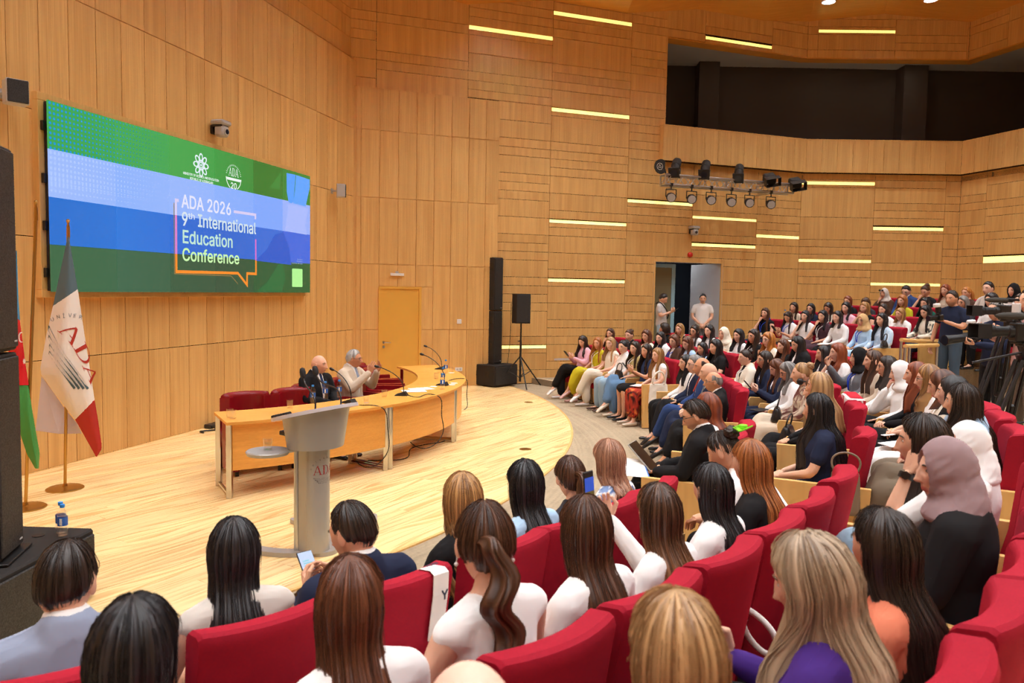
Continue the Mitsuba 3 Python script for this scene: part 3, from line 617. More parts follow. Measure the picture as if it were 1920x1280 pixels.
for q in range(4):
    C_ = spline(np.array([(92, 610), (104, 636), (122, 664), (143, 693), (169.5, 732)], float) + np.array([-5.6, 4.0]) * q, 30)[min(3 * q, 8):29 - q]; C_ = resample(C_, 30)
    def st_px(u, v, C_=C_):
        f = u * 29; i = int(min(max(f, 0), 28)); p = C_[i] + (C_[i + 1] - C_[i]) * (f - i); t = C_[i + 1] - C_[i]; t /= np.linalg.norm(t); return p + np.array([-t[1], t[0]]) * v * 4.6 * (1 if u > .04 else .3 + u * 17)
    onflag(sg.Polygon([(x, 0) for x in np.linspace(0, 1, 30)] + [(x, 1) for x in np.linspace(1, 0, 30)]), st_px, (72, 92, 100), 'stripe')
for i, ch in enumerate('UNİVER'):
    P = textpoly(ch if ch != 'İ' else 'İ', 1.0, False); b = P.bounds; P = sa.translate(P, -b[0], 0)
    cx, cy, ang = 97 + i * 10.5 - (i > 3) * 1.5, [603, 598, 596, 594.5, 595, 597][i], [-.45, -.3, -.12, 0, .12, .25][i]
    onflag(P, lambda u, v, cx=cx, cy=cy, a=ang: (cx + 7 * (u * math.cos(a) + v * math.sin(a) * 1), cy + 7 * (u * math.sin(a) - v * math.cos(a))), (110, 116, 124), 'small_lettering')
# the second flag, half hidden by the speaker tower
NB = at(48, 952, 0); ND = NB[1]
NF = flag('national_flag', 'red and green flag hanging beside the tall black speaker tower', (*NB, NB[0] + .16), 0, 0, 0, 0, 0, 2.75, 0)
def nsheet(L, R, y0, y1, col, name, n=26, mcol=14):
    V, F = [], []; L, R = np.array(L, float), np.array(R, float)
    for i, y in enumerate(np.linspace(y0, y1, n)):
        a, b = np.interp(y, L[:, 1], L[:, 0]), np.interp(y, R[:, 1], R[:, 0])
        for j in range(mcol):
            s = j / (mcol - 1); V.append(at_depth(a + (b - a) * s, y, ND - .02 - .07 * math.sin(math.pi * s) - .02 * math.sin(8 * s + y / 40)))
    for i in range(n - 1):
        for j in range(mcol - 1): a = i * mcol + j; F += [[a, a + mcol, a + 1], [a + 1, a + mcol, a + mcol + 1]]
    V = np.array(V); F = np.array(F); m = trimesh.Trimesh(np.vstack([V, V + [0, .004, 0]]), np.vstack([F, F[:, ::-1] + len(V)]), process=False)
    part(NF, name, m, 'print', True, color=np.tile(lin(col), (len(m.vertices), 1)))
NLp = [(30, 470), (15, 640), (10, 720), (30, 780), (58, 868), (64, 878)]
nsheet([(30, 470), (22, 560), (16, 620)], [(31, 470), (34, 560), (38.5, 620)], 470, 600, (58, 140, 190), 'blue_band')
nsheet([(20, 598), (14, 690), (20, 740)], [(36.5, 598), (47, 680), (56.5, 741)], 598, 722, (206, 30, 36), 'red_band')
nsheet([(14, 712), (24, 770), (50, 850), (66, 878)], [(51, 712), (60, 770), (74, 850), (72, 878)], 712, 878, (66, 138, 66), 'green_band')
star = sg.Polygon([(math.cos(a) * r, math.sin(a) * r) for a, r in zip(np.linspace(0, 2 * np.pi, 16, endpoint=False), [1, .5] * 8)])
mst = prism(star, 0, .002); Vs = np.array([at_depth(45.5 + 3.5 * v[0], 677 - 7 * v[1], ND - .085 - v[2]) for v in mst.vertices]); part(NF, 'star', trimesh.Trimesh(Vs, mst.faces, process=False), 'print', color=np.tile(lin((236, 228, 224)), (len(Vs), 1)))
cres = sg.Point(0, 0).buffer(1).difference(sg.Point(.35, 0).buffer(.85)); mst = prism(cres, 0, .002); Vs = np.array([at_depth(40 + 6 * v[0], 632 - 10 * v[1], ND - .085 - v[2]) for v in mst.vertices]); part(NF, 'crescent', trimesh.Trimesh(Vs, mst.faces, process=False), 'print', color=np.tile(lin((236, 228, 224)), (len(Vs), 1)))

# ------------------------------------------------------------------ loudspeakers
def lf(m, o, rz): return moved(m, M_(o, rz))
def speaker_column(label, o, rz, h, w=.115, dep=.2, mods=2):
    t = thing('speaker_column', label, 'loudspeaker'); hm = h / mods
    for k in range(mods):
        z = k * hm + .012
        part(t, 'cabinet', lf(bev(-dep, 0, -w, w, z, z + hm - .014, .01), o, rz), 'black_box')
        part(t, 'grille', lf(bev(0, .014, -w + .012, w - .012, z + .02, z + hm - .034, .006), o, rz), 'black_grille')
        for q in range(2):
            zc = z + hm * (.25 + .5 * q)
            part(t, 'side_handle', lf(cat(bev(-dep * .75, -dep * .2, -w - .004, -w + .004, zc, zc + .16, .003), bev(-dep * .68, -dep * .28, -w - .008, -w - .003, zc + .02, zc + .05, .002)), o, rz), 'black_plastic')
            part(t, 'badge', lf(bev(.013, .017, w - .075, w - .035, z + .05, z + .06, .001), o, rz), 'grey_plastic') if q == 0 else None
    part(t, 'base_plate', lf(bev(-dep - .03, .05, -w - .02, w + .02, 0, .014, .003), o, rz), 'black_plastic')
    return t
def subwoofer(label, o, rz, L, D, H):
    t = thing('subwoofer', label, 'loudspeaker')
    part(t, 'cabinet', lf(bev(-D, 0, -L / 2, L / 2, .02, H, .012), o, rz), 'black_box')
    part(t, 'grille', lf(bev(0, .018, -L / 2 + .02, L / 2 - .02, .05, H - .03, .006), o, rz), 'black_grille')
    for q in (-1, 1):
        part(t, 'handle', lf(cat(bev(-D * (.5 + q * .22) - .06, -D * (.5 + q * .22) + .06, -L / 2 - .003, -L / 2 + .01, H * .42, H * .72, .003), bev(-D * (.5 + q * .22) - .045, -D * (.5 + q * .22) + .045, -L / 2 - .009, -L / 2 - .002, H * .5, H * .56, .002)), o, rz), 'black_plastic')
        part(t, 'foot', lf(cyl((-D / 2, q * L * .4, 0), (-D / 2, q * L * .4, .025), .03), o, rz), 'black_plastic')
    part(t, 'pole_socket', lf(cyl((-D * .4, L * .36, H - .004), (-D * .4, L * .36, H + .004), .035, 20), o, rz), 'black_plastic', 40)
    return t
LP0, LP1 = at(0, 1082, .45)[:2], at(176, 989.5, .45)[:2]; LU = (LP1 - LP0) / np.linalg.norm(LP1 - LP0); rzl = math.atan2(LU[1], LU[0]) - math.pi / 2
LL = 1.3; lc = LP1 - LU * LL / 2
subwoofer('low black subwoofer under the tall tower at left with two water bottles on it', (*lc, 0), rzl, LL, .62, .45)
TE = at(58, 1022, .46)[:2]; TO_ = TE - LU * .17
speaker_column('tall black line array speaker tower at the left edge on a subwoofer', (*TO_, .455), rzl + .3, 2.36, w=.17, dep=.3)
RB = at(927, 727, 0); rzr = math.radians(-42)
_ax = np.array([math.cos(rzr), math.sin(rzr)]); _ay = np.array([-_ax[1], _ax[0]])
cR = RB[:2] + _ay * .36
subwoofer('low black subwoofer by the stage corner carrying a slim speaker column', (*cR, 0), rzr, .72, .78, .46)
cc = cR - _ax * .26
speaker_column('slim black speaker column on a subwoofer beside the proud panelled wall', (cc[0], cc[1], .462), rzr, 2.28, w=.13, dep=.2)
t = thing('speaker_stand', 'black tripod speaker stand in front of the back wall', 'speaker stand'); b0 = at_depth(975, 711, 16.0)
part(t, 'pole', cat(cyl((*b0[:2], .12), (*b0[:2], 1.0), .022), cyl((*b0[:2], .95), (*b0[:2], 1.36), .016)), 'black_plastic', 40)
part(t, 'knob', cyl((b0[0], b0[1], .98), (b0[0] - .06, b0[1], .98), .012), 'black_plastic')
for a in (-75, 30, 170):
    e_ = (b0[0] + .52 * math.cos(math.radians(a)), b0[1] + .52 * math.sin(math.radians(a)), .015); part(t, 'leg', tube([(b0[0], b0[1], .66), e_], .014), 'black_plastic', 40)
    part(t, 'brace', tube([(b0[0], b0[1], .2), tuple((np.array(e_) + [b0[0], b0[1], .66]) / 2)], .009), 'black_plastic', 40)
t = thing('loudspeaker', 'black portable loudspeaker on top of a tripod stand', 'loudspeaker'); o = (b0[0], b0[1], 1.36)
pl = sg.Polygon([(.17, -.15), (.17, .15), (-.05, .19), (-.17, .06), (-.17, -.06), (-.05, -.19)])
part(t, 'cabinet', lf(prism(pl.buffer(-.01).buffer(.01), 0, .62), o, math.radians(-75)), 'black_box')
part(t, 'grille', lf(bev(.165, .182, -.15, .15, .02, .6, .006), o, math.radians(-75)), 'black_grille')
part(t, 'handle', lf(bev(-.02, .06, -.192, -.17, .27, .31, .003), o, math.radians(-75)), 'black_plastic')
t = thing('cable', 'thin black cable hanging from the portable loudspeaker down the wall', 'cable'); put(t, tube(spline([at(959, 560, 1.8) * [1, 0, 0] + [0, b0[1] + .05, 1.78], (b0[0] - .22, b0[1] + .1, 1.2), (b0[0] - .26, b0[1] + .15, .6), (b0[0] - .36, b0[1] + .2, .05)], 24), .006, 6), 'black_plastic')
# wall loudspeakers and wall devices
def wall_speaker(label, W, x, y, tilt):
    u, z = W.px(x, y); t = thing('wall_speaker', label, 'loudspeaker'); M = W.M()
    part(t, 'bracket', cat(cyl((u, 0, z), (u, .12, z), .018), bev(u - .04, u + .04, 0, .01, z - .05, z + .05, .003)), 'grey_plastic', xf=M)
    R = frame_M((u, .2, z), (math.cos(tilt), math.sin(tilt), 0), (-math.sin(tilt), math.cos(tilt), 0), (0, 0, 1.))
    part(t, 'cabinet', bev(-.1, .1, -.09, .07, -.12, .12, .01), 'grey_plastic', xf=M @ R); part(t, 'grille', bev(-.092, .092, .068, .085, -.112, .112, .006), 'black_grille', xf=M @ R)
wall_speaker('small grey and black wall speaker right of the video wall', WL, 622, 358, -.5)
wall_speaker('small black wall speaker at the left edge above the speaker tower', WL, 0, 175, .5)
def ptz(label, W, x, y, s=1.):
    u, z = W.px(x, y); t = thing('wall_camera', label, 'camera'); M = W.M() @ M_((u, 0, z), 0, s)
    part(t, 'bracket', cat(bev(-.06, .06, 0, .04, -.09, .02, .004), bev(-.09, .09, .02, .2, -.0, .03, .008)), 'black_plastic', xf=M)
    part(t, 'base', bev(-.11, .11, .03, .24, .03, .1, .02), 'grey_plastic', 40, xf=M)
    part(t, 'head', cat(bev(-.08, .08, .07, .22, -.13, .03, .025), cyl((0, .2, -.06), (0, .235, -.06), .05, 20)), 'grey_plastic', 40, xf=M); part(t + '__head', 'lens', cyl((0, .232, -.06), (0, .24, -.06), .035, 20), 'lens_glass', xf=M)
ptz('grey pan tilt camera mounted on the wall above the video wall', WL, 399, 240); ptz('white pan tilt camera on the back wall below the lighting truss', WA, 1296, 432, .95)
u, z = WA.px(1293, 477.5); t = thing('alarm_bell', 'small red alarm sounder above the doorway', 'alarm'); put(t, moved(moved(lathe([(0, .07), (.03, .066), (.055, .045), (.062, .02), (.062, 0)], 20), frame_M((0, 0, 0), (1, 0, 0), (0, 0, 1.), (0, 1, 0))), WA.M() @ M_((u, .01, z))), 'red_plastic', 40)
u, z = WA.px(742, 514); t = thing('exit_light', 'white emergency light box above the yellow stage door', 'emergency light'); part(t, 'body', bev(u - .14, u + .14, .12, .17, z - .035, z + .02, .006), 'white_plastic', xf=WA.M()); part(t, 'mount', bev(u - .03, u + .03, .12, .15, z + .02, z + .06, .003), 'grey_plastic', xf=WA.M())
u, z = WA.px(858, 602); t = thing('light_switch', 'white square light switch on the panelled wall right of the door', 'switch'); part(t, 'plate', bev(u - .05, u + .05, .12, .132, z - .05, z + .05, .004), 'white_plastic', xf=WA.M()); part(t, 'rocker', bev(u - .03, u + .03, .13, .138, z - .03, z + .03, .003), 'white_plastic', xf=WA.M())
u, z = WA.px(857, 691); t = thing('power_socket', 'white double power socket low on the wall beside the subwoofer', 'socket'); part(t, 'plate', bev(u - .08, u + .08, .12, .132, z - .04, z + .04, .004), 'white_plastic', xf=WA.M()); part(t, 'insert', cat(*[moved(cyl((u + q, .13, z), (u + q, .134, z), .022, 16), np.eye(4)) for q in (-.035, .035)]), 'grey_plastic', xf=WA.M())
# ------------------------------------------------------------------ lighting truss
TO = .75; WT = Wall(Q0 + inward(uA) * TO, uA)
tu0, tu1 = WT.px(1248, 335)[0], WT.px(1488, 355)[0]; tzt, tzb = WT.px(1330, 333)[1], WT.px(1330, 351)[1]; th_ = tzt - tzb
t = thing('lighting_truss', 'aluminium lighting truss below the balcony parapet', 'truss'); ch = []
for dz in (0, th_):
    for dy in (0, -th_): part(t, 'chord', cyl((tu0, dy, tzb + dz), (tu1, dy, tzb + dz), .024, 10), 'aluminium', 40, xf=WT.M())
nb = 11
for k in range(nb):
    a, b = tu0 + (tu1 - tu0) * k / nb, tu0 + (tu1 - tu0) * (k + 1) / nb; m_ = (a + b) / 2
    for dy in (0, -th_):
        part(t, 'brace', cat(cyl((a, dy, tzb), (m_, dy, tzt), .011, 6), cyl((m_, dy, tzt), (b, dy, tzb), .011, 6)), 'aluminium', xf=WT.M())
    part(t, 'cross_brace', cat(cyl((a, 0, tzb), (a, -th_, tzb), .01, 6), cyl((a, 0, tzt), (a, -th_, tzt), .01, 6)), 'aluminium', xf=WT.M())
for a in (tu0, (tu0 + tu1) / 2, tu1): part(t, 'frame', cat(cyl((a, 0, tzb), (a, 0, tzt), .02), cyl((a, -th_, tzb), (a, -th_, tzt), .02)), 'aluminium', xf=WT.M())
for a in (tu0 + .5, tu1 - .5): part(t, 'wall_bracket', cat(cyl((a, -th_, tzt), (a, -TO + .01, tzt), .024), cyl((a, -th_, tzb), (a, -TO + .01, tzb), .024)), 'aluminium', xf=WT.M())
nth6 = ['leftmost', 'second from left', 'third from left', 'fourth from left', 'fifth from left', 'rightmost']
for i, (x, y) in enumerate([(1258, 369.7), (1296.5, 373), (1333, 375), (1371, 378.6), (1405, 380), (1445, 383)]):
    u, z = WT.px(x, y); t = thing('par_lamp', f'round black stage lamp hanging under the truss, {nth6[i]} of the six', 'stage lamp', 'round stage lamps under the truss')
    d_ = np.array([-.35, .85, -.25]); d_ /= np.linalg.norm(d_); c_ = np.array([u, 0, z])
    part(t, 'body', tube([c_ - d_ * .16, c_ - d_ * .13, c_ - d_ * .05, c_ + d_ * .06], .1, 16, radii=[.05, .085, .1, .105]), 'black_box', 40, xf=WT.M())
    part(t + '__body', 'lens', cyl(c_ + d_ * .062, c_ + d_ * .066, .09, 18), 'grey_plastic', xf=WT.M())
    part(t, 'yoke', tube([c_ + [-.13, 0, 0], c_ + [-.13, 0, .17], c_ + [.13, 0, .17], c_ + [.13, 0, 0]], .012, 6), 'black_plastic', xf=WT.M())
    part(t, 'clamp', cat(cyl((u, 0, z + .17), (u, 0, tzb - .02), .014), bev(u - .03, u + .03, -.03, .03, tzb - .045, tzb + .03, .004)), 'black_plastic', xf=WT.M())
for i, (x, y) in enumerate([(1261, 323.6), (1317, 327), (1381, 334)]):
    u, z = WT.px(x, y); t = thing('profile_spotlight', f'long black profile spotlight on top of the truss, {["leftmost", "middle", "rightmost"][i]} of the three', 'stage lamp', 'profile spotlights on the truss')
    d_ = np.array([-.5, .62, -.5]); d_ /= np.linalg.norm(d_); c_ = np.array([u, .06, z])
    part(t, 'barrel', tube([c_, c_ - d_ * .3, c_ - d_ * .32, c_ - d_ * .58], .08, 16, radii=[.085, .085, .105, .1]), 'black_box', 40, xf=WT.M())
    part(t, 'front_frame', lf(bev(-.12, .12, -.012, .012, -.12, .12, .004), (0, 0, 0), 0), 'black_plastic', xf=WT.M() @ frame_M(c_ + d_ * .02, (.78, .62, 0), d_, np.cross((.78, .62, 0), d_)))
    part(t + '__barrel', 'lens', cyl(c_ + d_ * .03, c_ + d_ * .036, .075, 18), 'lens_glass', xf=WT.M())
    part(t, 'yoke', tube([c_ - d_ * .25 + [.13, 0, 0], c_ - d_ * .2 + [.12, 0, -.2], (u + .05, 0, tzt + .02)], .014, 6), 'black_plastic', xf=WT.M())
for i, (x, y) in enumerate([(1443, 338), (1491, 346)]):
    u, z = WT.px(x, y); t = thing('flood_lamp', f'boxy black flood lamp with hood on the truss, {["nearer the middle", "at its right end"][i]}', 'stage lamp')
    R = frame_M((u, .05, z), (.8, .3, .15), (-.33, .8, -.45), (-.1, .4, .8)); R[:3, :3] = np.linalg.qr(R[:3, :3])[0] * [-1, -1, -1]; R[:3, 2] = np.cross(R[:3, 0], R[:3, 1])
    part(t, 'body', bev(-.13, .13, -.22, .02, -.11, .11, .03), 'black_box', 40, xf=WT.M() @ R); part(t, 'hood', cat(bev(-.17, .17, .02, .2, .09, .1, .002), bev(-.17, .17, .02, .2, -.1, -.09, .002), bev(-.17, -.16, .02, .2, -.1, .1, .002), bev(.16, .17, .02, .2, -.1, .1, .002)), 'black_plastic', xf=WT.M() @ R)
    part(t, 'yoke', tube([(u + .1, 0, z + .1), (u + .12, 0, z - .05), (u, 0, tzt)], .014, 6), 'black_plastic', xf=WT.M())
u, z = WT.px(1239.5, 312); t = thing('antenna_paddle', 'round black antenna paddle with a white emblem at the left end of the truss', 'antenna'); A_ = frame_M((u, 0, z), (1, 0, 0), (0, 0, 1.), (0, -1, 0))
part(t, 'plate', prism(sg.Point(0, 0).buffer(.16).intersection(sg.box(-.2, -.2, .1, .2)), 0, .02), 'black_box', xf=WT.M() @ A_)
emb = sg.Point(-.03, .0).buffer(.075).difference(sg.Point(-.03, 0).buffer(.066)); tr_ = sg.Polygon([(-.03 + .05 * math.cos(a), .05 * math.sin(a)) for a in (math.pi / 2, math.pi * 7 / 6, math.pi * 11 / 6)]); emb = shapely.union_all([emb, tr_.difference(tr_.buffer(-.009))])
part(t, 'emblem', prism(emb, -.003, 0), 'white_plastic', xf=WT.M() @ A_); part(t, 'mount', cat(cyl((.08, 0, .01), (.12, -.1, .01), .015), cyl((.12, -.1, .01), (.15, -.22, .01), .015)), 'black_plastic', xf=WT.M() @ A_)
# ------------------------------------------------------------------ the curved conference table
TC = np.array([-4.79, 10.68]); TRO, TRI = 4.15, 3.45
def tpol(R, a): return TC + R * np.array([math.cos(math.radians(a)), math.sin(math.radians(a))])
def tsec(r0, r1, a0, a1, n=14): return sg.Polygon(np.vstack([arc(*TC, r1, a0, a1, n), arc(*TC, r0, a1, a0, n)]))
SEGS = [(-59.5, -33), (-33, -8), (-8, 16), (16, 33)]
t = thing('conference_table', 'long curved beech conference table with chrome legs on the stage', 'table')
for a0, a1 in SEGS:
    part(t, 'tabletop', prism(tsec(TRI, TRO, a0 + .04, a1 - .04), .722, .75), 'beech')
    part(t, 'front_panel', prism(tsec(TRO - .075, TRO - .055, a0 + .9, a1 - .9), .27, .72), 'beech')
    for s_, a in ((1, a0), (-1, a1)):
        for R in (TRO - .07, TRI + .08):
            p = tpol(R, a + s_ * .55); part(t, 'leg', bev(p[0] - .026, p[0] + .026, p[1] - .026, p[1] + .026, .0, .722, .004), 'chrome')
        p, q = tpol(TRI + .08, a + s_ * .55), tpol(TRO - .07, a + s_ * .55); part(t, 'foot_rail', tube([(*p, .03), (*q, .03)], .018, 8), 'chrome', 40)
# things on the table
def on_table(x, y, z=.75): p = at(x, y, z); return p[:2]
def glass_mesh(r=.034, h=.088, w=.0018): return lathe([(0, .0), (r * .86, .0), (r, h), (r - w, h), (r * .86 - w, .008), (0, .008)], 20)
def tumbler(xy, z, label, water=.45):
    t = thing('water_glass', label, 'glass', 'tumblers on the stage'); h = .09
    part(t, 'tumbler', moved(glass_mesh(), M_((*xy, z + .001))), 'glass', 40)
    if water: part(t, 'water', moved(lathe([(0, .009), (.027, .009), (.030, h * water), (0, h * water)], 16), M_((*xy, z + .001))), 'clear_plastic', 40)
def bottle(xy, z, label, h=.205, r=.03):
    t = thing('water_bottle', label, 'bottle', 'small water bottles'); s = h / .205; M = M_((*xy, z + .001), 0, s)
    part(t, 'body', moved(lathe([(0, 0), (r * .9, 0), (r, .008), (r, .05), (r * .94, .056), (r, .062), (r, .135), (r * .9, .15), (.013, .178), (.0125, .19), (0, .19)], 20), M), 'bottle_plastic', 40)
    part(t, 'water', moved(lathe([(0, .003), (r * .86, .004), (r * .93, .05), (r * .93, .13), (0, .131)], 16), M), 'clear_plastic', 40)
    part(t, 'label', moved(lathe([(r + .0006, .07), (r + .0006, .125)], 20), M), 'blue_label', 40)
    part(t, 'label_panel', moved(cat(*[prism(sg.box(-.008, .075, .008, .12), 0, .001)]), M @ frame_M((r * .2, -r - .001, 0), (1, 0, 0), (0, 0, 1.), (0, -1, 0))), 'paper')
    part(t, 'cap', moved(lathe([(.0145, .186), (.015, .188), (.015, .205), (.013, .207), (0, .207)], 16), M), 'blue_plastic', 40)
mat('bottle_plastic', {'type': 'thindielectric', 'int_ior': 1.25})
pr('blue_label', (44, 96, 176), .4, .4)
for (x, y, lb) in ((586.5, 756, 'small water bottle with blue cap standing behind the lectern, leftmost of three'), (610, 748, 'small water bottle with blue cap in front of the bald man in black suit'), (636, 744.5, 'small water bottle with blue cap right of the lectern top'), (829.5, 729.5, 'clear water bottle beside the microphone base on the curved table'), (830.5, 716, 'water bottle just behind another bottle on the curved table'), (835.5, 699, 'water bottle with blue cap near the far end of the curved table')):
    bottle(on_table(x, y), .75, lb)
for (x, y, lb, w) in ((431, 783, 'tumbler at the left end of the curved table, left of a pair', 0), (436.5, 785, 'tumbler at the left end of the curved table, right of a pair', 0), (543.5, 765, 'half filled tumbler on the table left of the lectern', .5), (687, 756, 'tumbler in front of the man in beige jacket, left of two', .4), (720.5, 744, 'half filled tumbler in front of the man in beige jacket, nearer his hands', .5), (818, 710, 'tumbler on the table left of the stacked bottles', .4), (846.5, 698.5, 'tumbler at the far end of the table on a napkin', .4)):
    tumbler(on_table(x, y), .75, lb, w)
def sheet_of_paper(xy, rz, w, l, label, n=1, z=.75, name='paper_sheet'):
    t = thing(name, label, 'paper'); put(t, lf(bev(-w / 2, w / 2, -l / 2, l / 2, 0.0015, .004, .0008), (*xy, z), rz), 'paper')
sheet_of_paper(on_table(776, 733), .3, .3, .21, 'white sheet of paper on the curved table beside the man in beige jacket'); sheet_of_paper(on_table(790, 729), .6, .3, .21, 'white sheet of paper lying right of another on the curved table')
for (x, y, lb) in ((813, 724.5, 'small white napkin left of the middle microphone base'), (847, 721, 'small white card on the table behind the microphone cable'), (851, 718, 'small white card nearest the far edge of the table'), (846.5, 698.7, 'white paper coaster under the tumbler at the far end')):
    t = thing('paper_card', lb, 'paper'); put(t, moved(lathe([(0, .0012), (.05, .0012), (.05, .0003)], 16), M_((*on_table(x, y), .75))), 'paper')
def gooseneck(label, xb, yb, xt, yt, away, h):
    """table microphone: wedge base, gooseneck, capsule. the neck tip is at image (xt, yt) at height h"""
    b = on_table(xb, yb); t = thing('table_microphone', label, 'microphone'); tip = np.array([*(b + np.array(away)), .75 + h])
    rz = math.atan2(tip[1] - b[1], tip[0] - b[0])
    wedge = m3.Manifold.hull_points(np.array([(-.085, -.05, 0), (-.085, .05, 0), (.07, .06, 0), (.07, -.06, 0), (-.05, -.045, .05), (-.05, .045, .05), (.06, .05, .014), (.06, -.05, .014)]))
    part(t, 'base', lf(wedge, (*b, .7505), rz), 'black_plastic')
    P = spline([(b[0] - .03 * math.cos(rz), b[1] - .03 * math.sin(rz), .79), (b[0] - .02 * math.cos(rz), b[1] - .02 * math.sin(rz), .75 + h * .4), tuple(b + (tip[:2] - b) * .35) + (.75 + h * .78,), tuple(tip)], 20)
    part(t, 'gooseneck', tube(P, .0055, 6), 'grey_plastic' if False else 'black_plastic', True); d = P[-1] - P[-2]; d /= np.linalg.norm(d)
    part(t, 'capsule', tube([P[-1] - d * .01, P[-1] + d * .01, P[-1] + d * .04, P[-1] + d * .055], .015, 10, radii=[.008, .016, .016, .006]), 'black_plastic', 40)
    return b
b1 = gooseneck('gooseneck microphone on the table in front of the man in beige jacket', 752, 741, 715, 697, (-.28, .02), .34)
b2 = gooseneck('gooseneck microphone in the middle of the curved table', 829, 722, 800, 677, (-.27, .1), .40)
b3 = gooseneck('gooseneck microphone farthest along the curved table', 824.5, 692, 808, 663, (-.22, .05), .36)
b4 = gooseneck('gooseneck microphone beside the lectern on the table', 654, 755, 636, 713, (-.2, .1), .36)
def cable(label, P, n=40, r=.005): t = thing('cable', label, 'cable'); put(t, tube(spline(P, n), r, 6), 'black_plastic', True)
def front(a, z, R=TRO + .01): return (*tpol(R, a), z)
cable('black microphone cable looping down the table front beside the chrome legs', [(b1[0] + .08, b1[1], .757), (b1[0] + .25, b1[1] - .12, .757), front(-20.5, .757, TRO - .06), front(-20, .73, TRO + .012), front(-19, .5, TRO + .02), front(-18.4, .3, TRO + .03), front(-20, .14, TRO - .02), front(-22, .16, TRO - .3)])
cable('black microphone cable hanging over the far front of the table', [(b2[0] + .08, b2[1], .757), front(1.5, .757, TRO - .2), front(4, .757, TRO - .05), front(5, .73, TRO + .012), front(5.4, .5, TRO + .02), front(5.2, .34, TRO + .03), front(4, .3, TRO - .02)])
cable('black cable hanging down the table front just right of the lectern', [(b4[0] + .08, b4[1], .757), front(-36, .757, TRO - .05), front(-35.4, .73, TRO + .012), front(-34.6, .5, TRO + .03), front(-34.4, .3, TRO + .04), front(-35.5, .14, TRO), front(-37, .12, TRO - .3)])
cable('tangle of black cable on the stage floor under the table', [tpol(3.6, -30).tolist() + [.008], tpol(3.9, -24).tolist() + [.008], tpol(3.7, -16).tolist() + [.008], tpol(3.95, -9).tolist() + [.008], tpol(3.6, -4).tolist() + [.008]])
# burgundy tub chairs behind the table
def tub_chair(label, xy, face, group=None):
    t = thing('tub_chair', label, 'chair', group); o = (*xy, 0)
    outer = sg.Polygon(np.vstack([[(.3, -.31)], arc(0, 0, .31, -90, -270, 24), [(.3, .31)]])); inner_ = sg.Polygon(np.vstack([[(.35, -.23)], arc(0, 0, .23, -90, -270, 24), [(.35, .23)]]))
    shell = outer.difference(inner_); mb = prism(shell.buffer(.012).buffer(-.012), .06, .64)
    part(t, 'shell', lf(mb, o, face), 'burgundy_leather')
    back = sg.Polygon(np.vstack([arc(0, 0, .315, 118, 242, 20), arc(0, 0, .225, 242, 118, 20)])); B = m3.Manifold(m3.Mesh(np.asarray(prism(back, .6, .86).vertices, np.float32), np.asarray(prism(back, .6, .86).faces, np.uint32)))
    part(t, 'back_rest', lf(prism(back.buffer(.02).buffer(-.01), .6, .80), o, face), 'burgundy_leather'); part(t, 'top_roll', lf(tube(np.c_[arc(0, 0, .27, 118, 242, 18), np.full(18, .80)], .048, 10), o, face), 'burgundy_leather', True)
    part(t, 'seat', lf(bev(-.2, .28, -.225, .225, .3, .46, .03), o, face), 'burgundy_leather')
    for sx in (-.24, .24):
        for sy in (-.24, .24): part(t, 'foot', lf(cyl((sx, sy, 0), (sx, sy, .065), .022), o, face), 'black_plastic')
    return t
def chair_xy(x, y, z=.88, R=None): p = at(x, y, z)[:2]; return p
TCH = []
for lb, a in (('burgundy leather tub chair at the left end behind the curved table, empty', -50.5), ('burgundy leather tub chair second from the left end, half hidden by the lectern', -39)):
    tub_chair(lb, TC + 2.98 * np.array([math.cos(math.radians(a)), math.sin(math.radians(a))]), math.radians(a), 'burgundy tub chairs behind the table')
BALD, OLD = TC + 2.78 * np.array([math.cos(math.radians(-30)), math.sin(math.radians(-30))]), TC + 2.78 * np.array([math.cos(math.radians(-14.5)), math.sin(math.radians(-14.5))])
for lb, p, a in (('burgundy leather tub chair under the bald man in black suit', BALD, -30), ('burgundy leather tub chair under the man in beige jacket', OLD, -14.5)): tub_chair(lb, p, math.radians(a), 'burgundy tub chairs behind the table')
for lb, a in (('empty burgundy tub chair right beside the man in beige jacket', 0), ('empty burgundy tub chair, left of the two near the yellow door', 14), ('empty burgundy tub chair nearest the far end of the table', 26)): tub_chair(lb, TC + 2.95 * np.array([math.cos(math.radians(a)), math.sin(math.radians(a))]), math.radians(a), 'burgundy tub chairs behind the table')
# ------------------------------------------------------------------ lectern
LT = thing('lectern', 'silver grey lectern with slanted clear top and two microphones on the stage', 'lectern')
lb_ = at_depth(592, 1000, 5.72); LX, LY = lb_[0], lb_[1]; LF = math.radians(-33)
LM = M_((LX, LY, 0), LF)
colp = shapely.union_all([sa.scale(sg.Point(0, 0).buffer(.105, 24), 1, 1).intersection(sg.box(-.0, -1, 1, 1)), sg.box(-.075, -.105, .001, .105)])
part(LT, 'column', prism(colp, .03, .9), 'silver_paint', 30, xf=LM)
part(LT, 'side_rail', cat(*[moved(cyl((-.1, q, .03), (-.1, q, .9), .022, 16), np.eye(4)) for q in (-.098,)]), 'aluminium', 40, xf=LM); part(LT, 'side_rail', cyl((-.1, .098, .03), (-.1, .098, .9), .022, 16), 'aluminium', 40, xf=LM)
part(LT, 'back_panel', box(-.09, -.076, -.08, .08, .04, .9), 'black_box', xf=LM)
fr = m3.Manifold.revolve(m3.CrossSection([[(0, .82), (.225, .84), (.3, 1.3), (0, 1.3)]]), 40).scale((.86, 1.0, 1))
